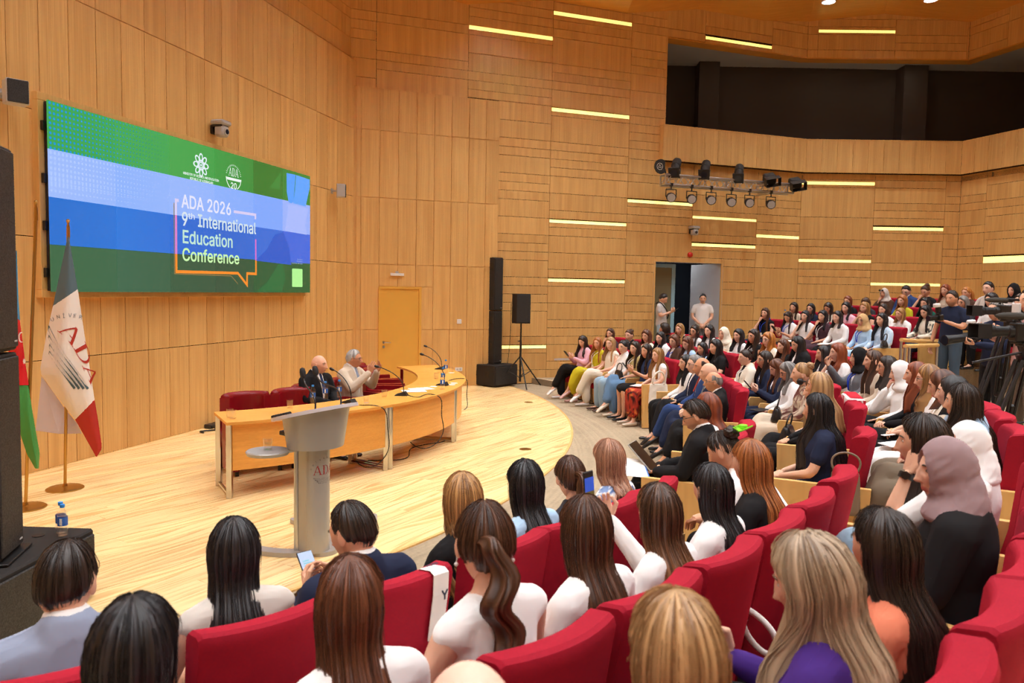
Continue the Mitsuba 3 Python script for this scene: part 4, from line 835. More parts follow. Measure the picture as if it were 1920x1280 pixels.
cut = m3.Manifold.cube((3, 3, 1), True).translate((0, 0, .5)).rotate((0, 14.5, 0)).translate((0, 0, 1.09)); cut = m3.Manifold.cube((3, 3, 1), True).translate((0, 0, .5)).rotate((0, -14.5, 0)).translate((0, 0, 1.085))
part(LT, 'head', fr - cut, 'silver_paint', 30, xf=LM)
slab = m3.Manifold.cylinder(.026, 1, 1, 48).scale((.315, .335, 1)).rotate((0, -14.5, 0)).translate((0.0, 0, 1.086))
part(LT, 'top_slab', slab, 'acrylic', 30, xf=LM); pr('acrylic', (206, 200, 204), .15, .6)
part(LT, 'desk_pad', m3.Manifold.cylinder(.004, 1, 1, 4).rotate((0, 0, 45)).scale((.27, .31, 1)).rotate((0, -14.5, 0)).translate((-.04, 0, 1.102)), 'desk_pad', xf=LM); pr('desk_pad', (150, 138, 146), .5, .4)
ty = at_depth(502, 838, 5.55); tyl = np.linalg.inv(LM) @ np.array([*ty, 1])
tray = moved(lathe([(0, .02), (.15, .02), (.158, .012), (.15, -.01), (.05, -.02), (0, -.02)], 28), M_((tyl[0], tyl[1], .815))); part(LT, 'side_tray', tray, 'silver_paint', 30, xf=LM); part(LT, 'tray_arm', tube([(tyl[0], tyl[1], .80), (-.02, -.02, .84)], .02), 'silver_paint', xf=LM)
fp = [at(x, y, 0)[:2] for x, y in ((478, 1034), (520, 1040), (570, 1040), (625, 1030), (668, 1012), (692, 990), (696, 972))]
part(LT, 'foot', prism(sg.LineString(spline(fp, 30)).buffer(.05), .001, .035), 'silver_paint')
part(LT, 'foot', prism(sg.LineString([at(553, 979, 0)[:2], at(600, 1000, 0)[:2]]).buffer(.04), .001, .035), 'silver_paint'); part(LT, 'foot', prism(sg.LineString([at(600, 1003, 0)[:2], at(605, 1034, 0)[:2]]).buffer(.12), .001, .034), 'silver_paint')
part(LT, 'clicker', tube([(-.28, -.18, 1.052), (-.12, -.14, 1.094)], .014, 8), 'black_plastic', xf=LM); part(LT, 'button_box', bev(-.3, -.22, -.1, .0, .9, .935, .006), 'black_plastic', xf=LM)
for q, (x, y, dep) in enumerate(((568, 702, 5.75), (592, 697, 6.05))):
    tip = at_depth(x, y, dep); tl = (np.linalg.inv(LM) @ np.array([*tip, 1]))[:3]; base = np.array([.12 + .06 * q, -.12 + .2 * q, 1.118 + .015 * q])
    P = spline([base, base + [.0, 0, .1], base * .4 + tl * .6 + [0, 0, .015], tl], 22)
    part(LT, 'microphone', tube(P, .006, 8), 'black_plastic', True, xf=LM); mk = fresh(LT + '__microphone__capsule') if False else None
    d = P[-1] - P[-2]; d /= np.linalg.norm(d); nm = LT + '__microphone' + ('' if q == 0 else '_001')
    put(nm + '__foam', tube([P[-1] - d * .03, P[-1] - d * .015, P[-1] + d * .02, P[-1] + d * .045, P[-1] + d * .055], .02, 12, radii=[.01, .021, .024, .018, .004]), 'black_box', True, xf=LM)
    part(LT, 'microphone_mount', moved(lathe([(0, .02), (.02, .018), (.026, 0), (.026, -.01)], 16), M_(tuple(base - [0, 0, .03]))), 'black_plastic', 30, xf=LM)
def on_column(poly, h0, ang0, col, name):
    m = prism(poly.segmentize(.01), 0, .0008); V = []
    for v in m.vertices:
        a = ang0 + v[0] / .105; V.append(((.1055 + v[2]) * math.cos(a), (.1055 + v[2]) * math.sin(a), h0 + v[1]))
    part(LT, name, trimesh.Trimesh(np.array(V), m.faces, process=False), 'print', xf=LM, color=np.tile(lin(col), (len(V), 1)))
ad = ADA(.07); b = ad.bounds; on_column(sa.translate(ad, -(b[0] + b[2]) / 2, 0), .635, .02, (150, 48, 50), 'lettering')
on_column(shapely.union_all([sg.Polygon([(-.1 + .012 * i, .612 - i * .012), (.1, .612 - i * .012), (.1, .606 - i * .012), (-.095 + .012 * i, .606 - i * .012)]) for i in range(4)]), 0, .02, (96, 88, 86), 'stripe')
for i, ch in enumerate('UNIVERSITY'):
    P = textpoly(ch, .013, False); bb = P.bounds; a = math.radians(160 - i * 15.5); P = sa.rotate(sa.translate(P, -(bb[0] + bb[2]) / 2, 0), math.degrees(a) - 90, origin=(0, 0)); on_column(sa.translate(P, .115 * math.cos(a), .64 + .115 * math.sin(a)), 0, .02, (120, 114, 112), 'small_lettering')
tg = (LM @ np.array([tyl[0], tyl[1], .815, 1]))[:3]; tumbler(tg[:2], .836, 'tumbler of water on the small round tray at the side of the lectern', .55)
# bottles on the left subwoofer
for x, y, lb in ((118, 1004, 'water bottle on the left subwoofer, the nearer of two'), (114.5, 999, 'water bottle on the left subwoofer, behind the other one')):
    p = at(x, y, .45); bottle(p[:2], .45, lb, h=.2)
t = thing('cable_box', 'small black cable box on the floor against the panelled stage wall', 'cable box'); p = at(404, 795, .03); part(t, 'body', lf(bev(-.12, .12, -.06, .06, 0.001, .06, .01), (p[0], p[1] - .1, 0), 1.3), 'black_plastic'); part(t, 'cable', tube(spline([(p[0] + .02, p[1] - .2, .03), (p[0] + .1, p[1] - .35, .01), (p[0] - .02, p[1] - .45, .012), (p[0] + .05, p[1] - .55, .01)], 16), .01, 6), 'black_plastic', True)
# ------------------------------------------------------------------ people: bodies, clothes, hair
A_ = np.array
def sph(c, r, seg=12):
    m = m3.Manifold.sphere(1.0, seg); r = (r, r, r) if np.isscalar(r) else r
    return m.scale(tuple(float(v) for v in r)).translate(tuple(float(v) for v in c))
def chain(pts, rads, seg=12):
    S = [sph(p, r, seg) for p, r in zip(pts, rads)]
    return [m3.Manifold.batch_hull([a, b]) for a, b in zip(S[:-1], S[1:])]
def union(L): return m3.Manifold.batch_boolean(L, m3.OpType.Add)
def to_man(V, F): return m3.Manifold(m3.Mesh(np.ascontiguousarray(V, np.float32), np.ascontiguousarray(F, np.uint32)))
def soft(man, L, it=10):
    m = tri(man.refine_to_length(L)); trimesh.smoothing.filter_taubin(m, lamb=.5, nu=-.52, iterations=it); return np.array(m.vertices), np.array(m.faces)
def rot(yaw=0., pitch=0., roll=0.):
    cy, sy, cp, sp, cr, sr = math.cos(yaw), math.sin(yaw), math.cos(pitch), math.sin(pitch), math.cos(roll), math.sin(roll)
    return A_([[cy, -sy, 0], [sy, cy, 0], [0, 0, 1]]) @ A_([[cp, 0, sp], [0, 1, 0], [-sp, 0, cp]]) @ A_([[1, 0, 0], [0, cr, -sr], [0, sr, cr]])
sm = lambda a, b, x: (lambda t: t * t * (3 - 2 * t))(np.clip((np.asarray(x, float) - a) / (b - a), 0, 1))
_heads = {}
def head_mesh(sex, res):
    """a face looking along +x, centred between the ears"""
    if (sex, res) in _heads: return _heads[sex, res]
    ico = trimesh.creation.icosphere(subdivisions=res); d = np.array(ico.vertices); x, y, z = d.T
    f = sex == 'f'; a, b, c = .093, .073, .112
    X, Y, Z = x * a, y * b, z * c
    low = sm(.15, -.9, z); jaw = .60 if f else .70
    Y = Y * (1 - low * (1 - jaw) * sm(-.7, .5, x)); Y = Y * (1 + .06 * sm(.6, 0, abs(z - .25)) * sm(.4, -.4, x))
    X = np.where(x < 0, X * (1.06 - .38 * sm(-.25, -.95, z)), X * (1.0 + .05 * low)); X += np.where(z < -.3, .010 * sm(-.3, -.9, z) * sm(-.2, .8, x), 0)
    X -= .006 * sm(.25, .9, z) * sm(.3, .9, x)
    g = lambda cy, cz, sy, sz: np.exp(-((Y - cy) / sy) ** 2 - ((Z - cz) / sz) ** 2) * (x > .1)
    nose = np.exp(-(Y / .0085) ** 2) * sm(.026, .005, Z) * sm(-.043, -.036, Z) * (.005 + (.013 if f else .017) * sm(.022, -.034, Z)) * (x > .2) + g(0, -.034, .015, .008) * .008
    X = X + nose
    for s in (-1, 1): X -= g(s * .031, .008, .015, .011) * .009; X += g(s * .03, .028, .02, .007) * (.002 if f else .004); X += g(s * .038, -.025, .016, .016) * .003
    X += g(0, -.060, .019, .0045) * .0055 + g(0, -.0695, .017, .005) * .006 - g(0, -.0648, .02, .0018) * .004 - g(0, -.083, .02, .006) * .003 + g(0, -.1, .016, .010) * (.004 if f else .006)
    V = np.c_[X, Y, Z]; ears = []
    for s in (-1, 1):
        e = trimesh.creation.icosphere(subdivisions=2 if res > 3 else 1); v = np.array(e.vertices) * [.017, .006, .031]; v[:, 1] += (np.abs(v[:, 0]) / .017) ** 2 * .002
        v = v @ rot(s * .35, -.15).T + [-.012, s * .0745, -.004]; ears.append(to_man(v, e.faces))
    man = union([to_man(V, ico.faces)] + ears); _heads[sex, res] = man; return man
def face_color(H, skin, sex, beard=0., brow=(46, 32, 26), lips=None):
    """colours of the face: brows, lips, shaven beard - on head-local points"""
    X, Y, Z = H.T; fr = sm(.03, .06, X)
    ck = np.exp(-((abs(Y) - .042) / .018) ** 2 - ((Z + .022) / .018) ** 2) * fr
    w = beard * sm(-.035, -.06, Z) * sm(-.03, .02, X) * (1 - .8 * np.exp(-(Y / .02) ** 2 - ((Z + .065) / .006) ** 2)) if beard else 0 * X
    lp = fr * sm(.026, .018, abs(Y)) * sm(.0115, .0075, abs(Z + .065))
    return np.maximum(ck * .2, lp * .75), w * .8
def hand_mesh(side, curl, seg=8):
    """right or left hand: wrist at the origin, fingers along +x, palm facing -z, thumb towards +y * side"""
    P = [m3.Manifold.hull_points(A_([(0, -.024, -.011), (0, .024, -.011), (0, -.024, .011), (0, .024, .011), (.085, -.038, -.009), (.085, .036, -.009), (.085, -.038, .010), (.085, .036, .011), (.04, .04, -.006), (.04, .038, .009)]))]
    for k, (yy, ln) in enumerate(((.030, .070), (.010, .080), (-.011, .074), (-.031, .058))):
        c1, c2 = curl * .8 + .06 * k, curl * 1.9 + .1 * k; p0 = A_([.078, yy, .001]); sp = (1.5 - k) * .05
        d = lambda a: A_([math.cos(a) * math.cos(sp), math.cos(a) * math.sin(sp), -math.sin(a)])
        p1 = p0 + d(c1) * ln * .5; p2 = p1 + d(c2) * ln * .5; P += chain([p0, p1, p2], [.0098, .0088, .007], seg)
    t0, t1, t2 = A_([.02, .03, -.004]), A_([.055, .058, -.014 - .02 * curl]), A_([.088, .060 - .02 * curl, -.02 - .03 * curl]); P += chain([t0, t1, t2], [.013, .0105, .008], seg)
    m = union(P); return m.mirror((0, 1, 0)) if side < 0 else m
def skeleton(sex, pose, legs, lean=0., tw=0.):
    """joints of a sitting person on the floor at the origin facing +x (y to the left), or standing if legs starts with 'stand'"""
    f = sex == 'f'; J = {}; W = .158 if f else .190; st = legs.startswith('stand'); hz = .90 if st else .50; up = hz - .50
    J['pel'] = A_([0, 0, hz]); J['waist'] = A_([-.005 + .2 * lean, 0, hz + .19]); J['chest'] = A_([-.02 + .65 * lean, 0, hz + .34]); J['sh'] = A_([-.03 + .9 * lean, 0, hz + (.445 if f else .475)]); J['nb'] = A_([-.025 + lean, 0, hz + (.50 if f else .535)])
    J['head'] = A_([.005 + 1.15 * lean, 0, hz + (.608 if f else .636)]); ox, oz = .9 * lean, up + (0 if f else .02)
    for s in (1, -1): J['s%d' % s] = J['sh'] + A_([0, s * W, -.034])
    E = lambda x, y, z: A_([x + ox * .8, y, z + oz])
    tgt = {'lap': ((.03, W + .06, .70), (.26, .075, .625)), 'clasp': ((.05, W + .055, .70), (.29, .035, .64)), 'phone': ((.07, W + .04, .68), (.28, .065, .80)), 'write': ((.06, W + .05, .70), (.30, .10, .66)), 'speak': ((.16, W + .07, .74), (.33, .10, .96)), 'hug': ((.08, W + .05, .70), (.24, -.06, .72))}
    for s in (1, -1):
        k = pose
        if pose in ('chin', 'cheek', 'phoneup'): k = pose if s < 0 else 'lap'
        if pose in ('chinl', 'cheekl'): k = pose[:-1] if s > 0 else 'lap'
        if k == 'chin': el, wr = (.26, .13, .67), (.135 + .1 * lean, .035, .955)
        elif k == 'cheek': el, wr = (.20, .19, .70), (.085, .095, .985)
        elif k == 'phoneup': el, wr = (.16, W + .06, .74), (.34, .12, 1.0)
        elif k == 'stand_clasp': el, wr = (-.02, W + .075, .66), (.16, .05, .47)
        elif k == 'stand_phone': el, wr = (.02, W + .05, .68), (.25, .06, .80)
        elif k == 'camera': el, wr = ((.04, W + .06, .67), (.24, .02, .78)) if s > 0 else ((-.02, W + .09, .64), (.06, W + .09, .38))
        elif k == 'telephoto': el, wr = (.10, W + .05, .66), ((.36, .05, .70) if s > 0 else (.22, .03, .74))
        elif k == 'operate': el, wr = (.14, W + .06, .72), (.38, .12, .80)
        elif k == 'down': el, wr = (-.03, W + .06, .64), (.03, W + .07, .39)
        else: el, wr = tgt[k]
        J['e%d' % s], J['w%d' % s] = E(el[0], s * el[1], el[2]), E(wr[0], s * wr[1], wr[2])
        if k == 'chin' or k == 'cheek': J['w%d' % s][0] += .25 * lean
        if k == 'hug': J['w%d' % s][0] += .02 * s; J['w%d' % s][2] += .025 * s
        J['k%d' % s] = k
    for s in (1, -1):
        h = A_([0.0, s * .088, hz])
        if st: kn, an = A_([.02, s * .10, .48]), A_([-.01, s * .11, .08])
        elif legs == 'cross' and s < 0: kn, an = A_([.43, .0, .605]), A_([.56, .12, .25])
        elif legs == 'crossl' and s > 0: kn, an = A_([.43, -.0, .605]), A_([.56, -.12, .25])
        elif legs == 'out': kn, an = A_([.45, s * .12, .50]), A_([.58, s * .13, .08])
        else: kn, an = A_([.44, s * .10, .505]), A_([.42, s * .10, .08])
        J['h%d' % s], J['n%d' % s], J['a%d' % s] = h, kn, an
        fd = A_([1, s * .15, 0.]) if an[2] < .2 else A_([.75, -s * .12 * 0, -.55]); J['f%d' % s] = fd / np.linalg.norm(fd)
    if lean > 0:
        for q, w_ in (('chest', .3), ('sh', .6), ('nb', .75), ('head', 1.)): J[q][2] -= w_ * .9 * lean ** 2
        for s in (1, -1): J['s%d' % s][2] -= .55 * lean ** 2
    J['st'] = st; return J
def torso(J, f, t=0., neck=True, bust=True):
    g = 1. if f else 1.08
    P = [J['pel'], J['waist'], J['chest'], J['sh']]; R = [(.125 + t, .172 * (1 if f else .97) + t, .09 + t), (.098 * g + t, .132 * g * (1 if f else 1.12) + t, .06 + t), (.112 * g + t, .150 * g + t, .075 + t), (.074 * g + t, .118 * g + t, .044 + t)]
    L = chain(P, R, 16)
    L += [m3.Manifold.batch_hull([sph(J['sh'], (.066 + t, .085 + t, .04 + t)), sph(J['nb'], (.056 + t * .6, .060 + t * .6, .025))])]
    L += [m3.Manifold.batch_hull([sph(J['s%d' % s], .046 + t), sph(J['nb'] + [0, 0, -.03], (.05 + t, .045 + t, .03 + t * .5)), sph(J['sh'] + [0, 0, -.05], (.07 + t, .10 + t, .04 + t))]) for s in (1, -1)]
    if f and bust: L += [m3.Manifold.batch_hull([sph(J['chest'] + [.055, s * .062, -.015], .062 + t), sph(J['chest'] + [-.01, s * .05, .02], .07 + t)]) for s in (1, -1)]
    return L
_cache = {}
def body_core(sex, pose, legs, lean, L, seg):
    k = ('core', sex, pose, legs, lean, L)
    if k in _cache: return _cache[k]
    J = skeleton(sex, pose, legs, lean); f = sex == 'f'; a = .9 if f else 1.05; M = torso(J, f)
    M += chain([J['nb'] - [0, 0, .05], J['nb'] + [.0, 0, .03], J['head'] + [-.02, 0, -.055]], [.056 * a, .053 * a, .055 * a], 16)
    for s in (1, -1):
        M += chain([J['s%d' % s], (J['s%d' % s] * .5 + J['e%d' % s] * .5), J['e%d' % s], J['e%d' % s] * .6 + J['w%d' % s] * .4, J['w%d' % s]], [.049 * a, .044 * a, .037 * a, .039 * a, .025 * a], seg)
        M += chain([J['h%d' % s], J['h%d' % s] * .45 + J['n%d' % s] * .55, J['n%d' % s], J['n%d' % s] * .62 + J['a%d' % s] * .38 + [-.012, 0, 0], J['a%d' % s]], [.088, .074, .056, .054, .036], seg)
        M += chain([J['a%d' % s] + [0, 0, -.03], J['a%d' % s] + J['f%d' % s] * .11 + [0, 0, -.045], J['a%d' % s] + J['f%d' % s] * .17 + [0, 0, -.05]], [(.032, .03, .03), (.035, .036, .022), (.022, .03, .016)], seg)
    V, F = soft(union(M), L); man = to_man(V, F).simplify(.001 if L < .03 else .0024); hands = []
    for s in (1, -1):
        e, w, k_ = J['e%d' % s], J['w%d' % s], J['k%d' % s]; x = w - e; x /= np.linalg.norm(x); curl = .45
        if k_ in ('lap', 'write', 'hug'): x = x * .7 + A_([.3, -s * .45, -.25]); z = A_([0, 0, 1.])
        elif k_ == 'clasp': x = A_([.6, -s * .75, 0]); z = A_([.5, 0, .8]); curl = .7
        elif k_ in ('phone', 'stand_phone'): x = A_([.75, -s * .35, .55]); z = A_([.6, s * .8, -.3]); curl = .75
        elif k_ == 'phoneup': x = A_([.45, s * .1, .85]); z = A_([.6, s * .75, -.3]); curl = .8
        elif k_ == 'chin': x = A_([-.35, -s * .25, .85]); z = A_([1, 0, .3]); curl = 1.0
        elif k_ == 'cheek': x = A_([-.3, -s * .15, .9]); z = A_([.5, s * .9, .1]); curl = .5
        elif k_ == 'speak': x = A_([.45, -s * .1, .9]); z = A_([.3, s * .95, 0]); curl = .25
        elif k_ in ('stand_clasp',): x = A_([.5, -s * .7, -.5]); z = A_([.8, 0, .4]); curl = .5
        elif k_ in ('camera', 'telephoto', 'operate') and w[2] > .95: x = A_([.9, -s * .3, .2]); z = A_([0, s * .2, -1.]); curl = .8
        else: z = A_([0., s * 1., 0.]); curl = .35
        x = x / np.linalg.norm(x); y = np.cross(z, x); y /= np.linalg.norm(y); z = np.cross(x, y)
        H = hand_mesh(-1 if k_ not in ('phone', 'stand_phone', 'phoneup') or True else s, curl, seg) if s > 0 else hand_mesh(1, curl, seg)
        sc = .92 if f else 1.04; Mx = np.eye(4)[:3]; Mx[:, :3] = np.c_[x, y, z] * sc; Mx[:, 3] = w - x * .004; hands.append(H.transform(Mx).simplify(.0006 if L < .03 else .0014))
    man = union([man] + hands); _cache[k] = (man, J); return _cache[k]
def garment(kind, sex, pose, legs, lean, L, seg=12):
    k = (kind, sex, pose, legs, lean, L)
    if k in _cache: return _cache[k]
    J = skeleton(sex, pose, legs, lean); f = sex == 'f'; a = .9 if f else 1.05; M = []; base = kind.split('+')[0]
    if base in ('tee', 'long', 'none', 'blazer', 'shirt', 'coat'):
        t = {'tee': .012, 'long': .011, 'none': .009, 'blazer': .026, 'shirt': .013, 'coat': .034}[base]
        M = torso(J, f, t); loose = {'blazer': .022, 'coat': .032, 'long': .016, 'shirt': .016}.get(base, .016)
        hem = .0 if not J['st'] else -.03; M += chain([J['pel'] + [0, 0, hem - .0], J['waist']], [(.135 + t, .178 + t, .07), (.105 + t, .14 + t, .05)], 16)
        for s in (1, -1):
            S, E, Wr = J['s%d' % s], J['e%d' % s], J['w%d' % s]
            if base == 'none': M += [m3.Manifold.batch_hull([sph(S + [0, -s * .045, .005], .045 + t), sph(J['chest'] + [0, s * .09, .05], .06 + t)])]
            elif base == 'tee': M += chain([S, S * .45 + E * .55], [.050 * a + t, .052 * a + t], seg)
            else: M += chain([S, S * .5 + E * .5, E, E * .5 + Wr * .5, E * .06 + Wr * .94], [.050 * a + t, .046 * a + loose, .040 * a + loose, .038 * a + loose, .029 * a + loose * .8], seg)
        if base in ('shirt',): M += chain([J['nb'] + [-.012, 0, .0], J['nb'] + [-.008, 0, .044]], [(.064 * a, .068 * a, .02), (.058 * a, .062 * a, .012)], 14)
        if base in ('blazer', 'coat'): M += chain([J['nb'] + [-.03, 0, -.03], J['nb'] + [-.022, 0, .034]], [(.078 * a, .088 * a, .03), (.058 * a, .066 * a, .012)], 14)
    elif base == 'wide' or base == 'slim':
        w = .022 if base == 'wide' else .012
        M = [sph(J['pel'], (.135 + w * .3, .182 + w * .3, .10))]
        for s in (1, -1):
            h, n, an = J['h%d' % s], J['n%d' % s], J['a%d' % s]
            M += chain([h, h * .45 + n * .55, n, n * .5 + an * .5, an * .95 + n * .05], [.094 + w * .5, .080 + w, .064 + w, .052 + w * 1.3, .045 + w * 1.6], seg)
    elif base == 'skirt':
        M = [sph(J['pel'], (.145, .19, .10))]; n1, n2 = J['n1'], J['n-1']; a1, a2 = J['a1'], J['a-1']
        M += [m3.Manifold.batch_hull([sph(J['pel'], (.13, .18, .09)), sph(n1, .085), sph(n2, .085)]), m3.Manifold.batch_hull([sph(n1, .085), sph(n2, .085), sph(n1 * .25 + a1 * .75 + [0, .03, 0], .075), sph(n2 * .25 + a2 * .75 + [0, -.03, 0], .075)])]
    elif base == 'kneeskirt':
        n1, n2 = J['n1'], J['n-1']; M = [m3.Manifold.batch_hull([sph(J['pel'], (.14, .185, .095)), sph(n1 + [-.02, 0, 0], .078), sph(n2 + [-.02, 0, 0], .078)])]
    man = union(M)
    if base in ('blazer',) :
        c = J['chest']; hz = J['pel'][2]; wedge = m3.Manifold.hull_points(A_([(c[0] + .05, 0, hz + .16), (c[0] + .3, 0, hz + .16), (J['nb'][0] + .045, .055, hz + .56), (J['nb'][0] + .045, -.055, hz + .56), (J['nb'][0] + .3, .055, hz + .56), (J['nb'][0] + .3, -.055, hz + .56)])); man = man - wedge
    if base == 'coat':
        c = J['chest']; hz = J['pel'][2]; wedge = m3.Manifold.hull_points(A_([(c[0] + .08, .035, hz + .02), (c[0] + .08, -.035, hz + .02), (c[0] + .3, .05, hz + .02), (c[0] + .3, -.05, hz + .02), (J['nb'][0] + .04, .06, hz + .56), (J['nb'][0] + .04, -.06, hz + .56), (J['nb'][0] + .3, .06, hz + .56), (J['nb'][0] + .3, -.06, hz + .56)])); man = man - wedge
    if base in ('tee', 'long', 'none'):
        cut = sph(J['nb'] + [.02, 0, .035], (.085, .062, .05) if base != 'none' else (.095, .072, .075), 20); man = man - cut
    V, F = soft(man, L, 6 if base in ('blazer', 'coat') else 8); q_ = to_man(V, F).simplify(.0009 if L < .03 else .0024).to_mesh(); V, F = np.array(q_.vert_properties[:, :3], float), np.array(q_.tri_verts)
    n = meshkit.fbm(V * 9. + 3.3, 3, 5)[:, None] - .5; m_ = trimesh.Trimesh(V, F, process=False)
    fold = meshkit.noise(V * [26, 26, 11.], 9)[:, None] - .5
    V = V + np.array(m_.vertex_normals) * (n * .012 + fold * (.008 if L < .03 else .006)); _cache[k] = (V, F); return _cache[k]
# ------------------------------------------------------------------ hair
def hair_mesh(style, L, volume, seed, near, Rh, Ry, part_=True, behind=False, wave=0.):
    """a closed hair shape in head-local axes. returns vertices, faces, and per-vertex (strand value, length fraction, parting)"""
    rs = np.random.default_rng(seed); nf, nt = (160, 30) if near else (54, 14)
    ph = np.linspace(-np.pi, np.pi, nf, endpoint=False); ap = np.abs(ph)
    a, b, c = .099 + volume, .079 + volume, .117 + volume
    D = np.degrees(ap)
    if style in ('short', 'rim'):
        th_end = np.interp(D, [0, 55, 78, 92, 104, 118, 135, 180], [125, 121, 108, 86, 95, 74, 58, 50]); fall = np.zeros(nf)
    elif style in ('pony', 'bun'):
        th_end = np.interp(D, [0, 40, 75, 95, 115, 140, 180], [124, 119, 108, 92, 86, 62, 52]); fall = np.zeros(nf)
    else:
        lim = 88 if behind else 110
        th_end = np.where(D < lim, 98, np.interp(D, [lim, 135, 160, 180], [90, 70, 56, 52])); fall = L * sm(lim + 6, lim - 12, D) * (1 - .14 * rs.random(nf) if near else 1 - .1 * rs.random(nf))
    g = np.array([meshkit.noise(np.c_[np.cos(ph) * k + 9, np.sin(ph) * k + 5, np.full(nf, s)], seed % 97) for k, s in ((3., 1.), (9., 2.), (26., 3.))])
    groove = ((g[0] - .5) * .010 + (g[1] - .5) * .008 + (g[2] - .5) * (.007 if near else .004)) * {'rim': .2, 'short': .6}.get(style, 1.)
    strand = np.clip(.5 + (g[1] - .5) * .9 + (g[2] - .5) * 1.3 + (rs.random(nf) - .5) * (.5 if near else .25), 0, 1)
    T = np.linspace(0, 1, nt); top = np.full(nf, .5) if style not in ('long',) else np.where(fall > .02, np.clip(.17 / (.17 + fall), .32, 1), 1.)
    if style != 'long': top[:] = 1.
    def surf(off):
        P = np.zeros((nt, nf, 3))
        for i, t in enumerate(T):
            q = np.minimum(t / top, 1); th = np.radians(th_end) * q; r = 1 + 0 * th; gr = groove * sm(.05, .35, q) + off - ((volume + .004) * q ** 2 * .9 if style in ('short', 'rim', 'bun') else 0)
            tuck = (-.012 * sm(.8, 1., q) * (fall < .02))
            A = (a + gr + tuck); B = (b + gr + tuck); Cc = (c + gr * .7 + tuck)
            x = -A * np.sin(th) * np.cos(ph) - .004; y = B * np.sin(th) * np.sin(ph); z = Cc * np.cos(th)
            s = np.where(top < 1, np.clip((t - top) / np.maximum(1 - top, 1e-6), 0, 1), 0) * fall
            bk = sm(95, 60, D) if not behind else np.ones(nf)
            xb = x - .08 * sm(.05, .2, s) - .045 * sm(.2, .42, s); xf = x + sm(.03, .2, s) * (.10 - x) * .95
            x2 = np.where(s > 0, bk * xb + (1 - bk) * xf, x); y2 = np.where(s > 0, y * (1 + (.28 if not behind else .3) * sm(.06, .25, s) - .08 * sm(.0, .06, s)), y)
            if wave: y2 = y2 + wave * np.sin(s * 46 + 5 * g[0] * 3) * sm(.02, .12, s) * .8; x2 = x2 + wave * np.cos(s * 40 + 9 * g[1]) * sm(.02, .12, s)
            P[i] = np.c_[x2, y2, z - s]
            Pr = np.c_[x, y, z] @ Rh.T; dz = np.c_[x2 - x, y2 - y, -s] @ Ry.T; P[i] = Pr + dz
        return P
    O, I = surf(0.), surf(-.013); nv = nt * nf
    V = np.vstack([O.reshape(-1, 3), I.reshape(-1, 3)]); F = []
    j = np.arange(nf); k = (j + 1) % nf
    for i in range(nt - 1):
        r0, r1 = i * nf, (i + 1) * nf
        F += [np.c_[r0 + j, r1 + j, r0 + k], np.c_[r0 + k, r1 + j, r1 + k]]
        F += [nv + np.c_[r0 + j, r0 + k, r1 + j], nv + np.c_[r0 + k, r1 + k, r1 + j]]
    e = (nt - 1) * nf; F += [np.c_[e + j, nv + e + j, e + k], np.c_[e + k, nv + e + j, nv + e + k]]
    st_ = np.tile(strand, (nt, 1)); tt = np.repeat(T[:, None], nf, 1); pt = np.zeros((nt, nf))
    if part_ and style == 'long':
        w = np.radians(1.7 if near else 3.3)
        pt = (np.abs(np.pi - ap)[None, :] < w) * (tt < .75) * (tt > .0)
    val = np.c_[np.tile(st_.ravel(), 2), np.tile(tt.ravel(), 2), np.tile(pt.ravel(), 2)]
    F = np.vstack(F)[:, ::-1]
    return V, F, val, O
def ribbons(O, n, seed, r=.0011):
    """loose strands that lie over the hair surface"""
    rs = np.random.default_rng(seed); nt, nf, _ = O.shape; Vs, Fs, vals = [], [], []; off = 0; cen = O.mean((0, 1))
    for q in range(n):
        j = rs.integers(nf); i0 = rs.integers(1, max(2, nt // 3)); i1 = nt - 1 - rs.integers(0, 3); dj = rs.normal(0, 3.5); m = 10
        ii = np.linspace(i0, i1, m); jj = (j + dj * np.linspace(0, 1, m) ** 2)
        P = []
        for u, v in zip(ii, jj):
            a, b = int(u), int(math.floor(v)); fa, fb = u - a, v - b; a2, b1, b2 = min(a + 1, nt - 1), b % nf, (b + 1) % nf
            P.append((O[a, b1] * (1 - fa) + O[a2, b1] * fa) * (1 - fb) + (O[a, b2] * (1 - fa) + O[a2, b2] * fa) * fb)
        P = np.array(P)
        if np.linalg.norm(P[-1] - P[0]) < .04: continue
        n_ = P - cen; n_[:, 2] *= .2; n_ /= np.linalg.norm(n_, axis=1)[:, None]; P = P + n_ * (.002 + .004 * rs.random()) + rs.normal(0, .0016, (m, 3)) * np.linspace(0, 1, m)[:, None]
        tm = tube(P, r, 3, radii=r * np.r_[np.full(m - 3, 1.3), 1., .7, .3]); Vs.append(tm.vertices); Fs.append(tm.faces + off); off += len(tm.vertices)
        sv = rs.random(); vals.append(np.c_[np.full(len(tm.vertices), sv), np.r_[np.repeat(np.linspace(.2, 1, m), 3), .2, 1], np.zeros(len(tm.vertices))])
    return np.vstack(Vs), np.vstack(Fs), np.vstack(vals)
def hair_color(val, c0, c1=None, tip=None, scalp=(196, 150, 124)):
    c0 = lin(c0); c1 = lin(c1); v, w = val[:, 0], val[:, 2] * .9
    if tip is not None: return (c0, c1, lin(tip), np.maximum(v, val[:, 2]), sm(.35, .95, val[:, 1]) * (.6 + .4 * v))
    return (c0, c1, lin(scalp), v, w)
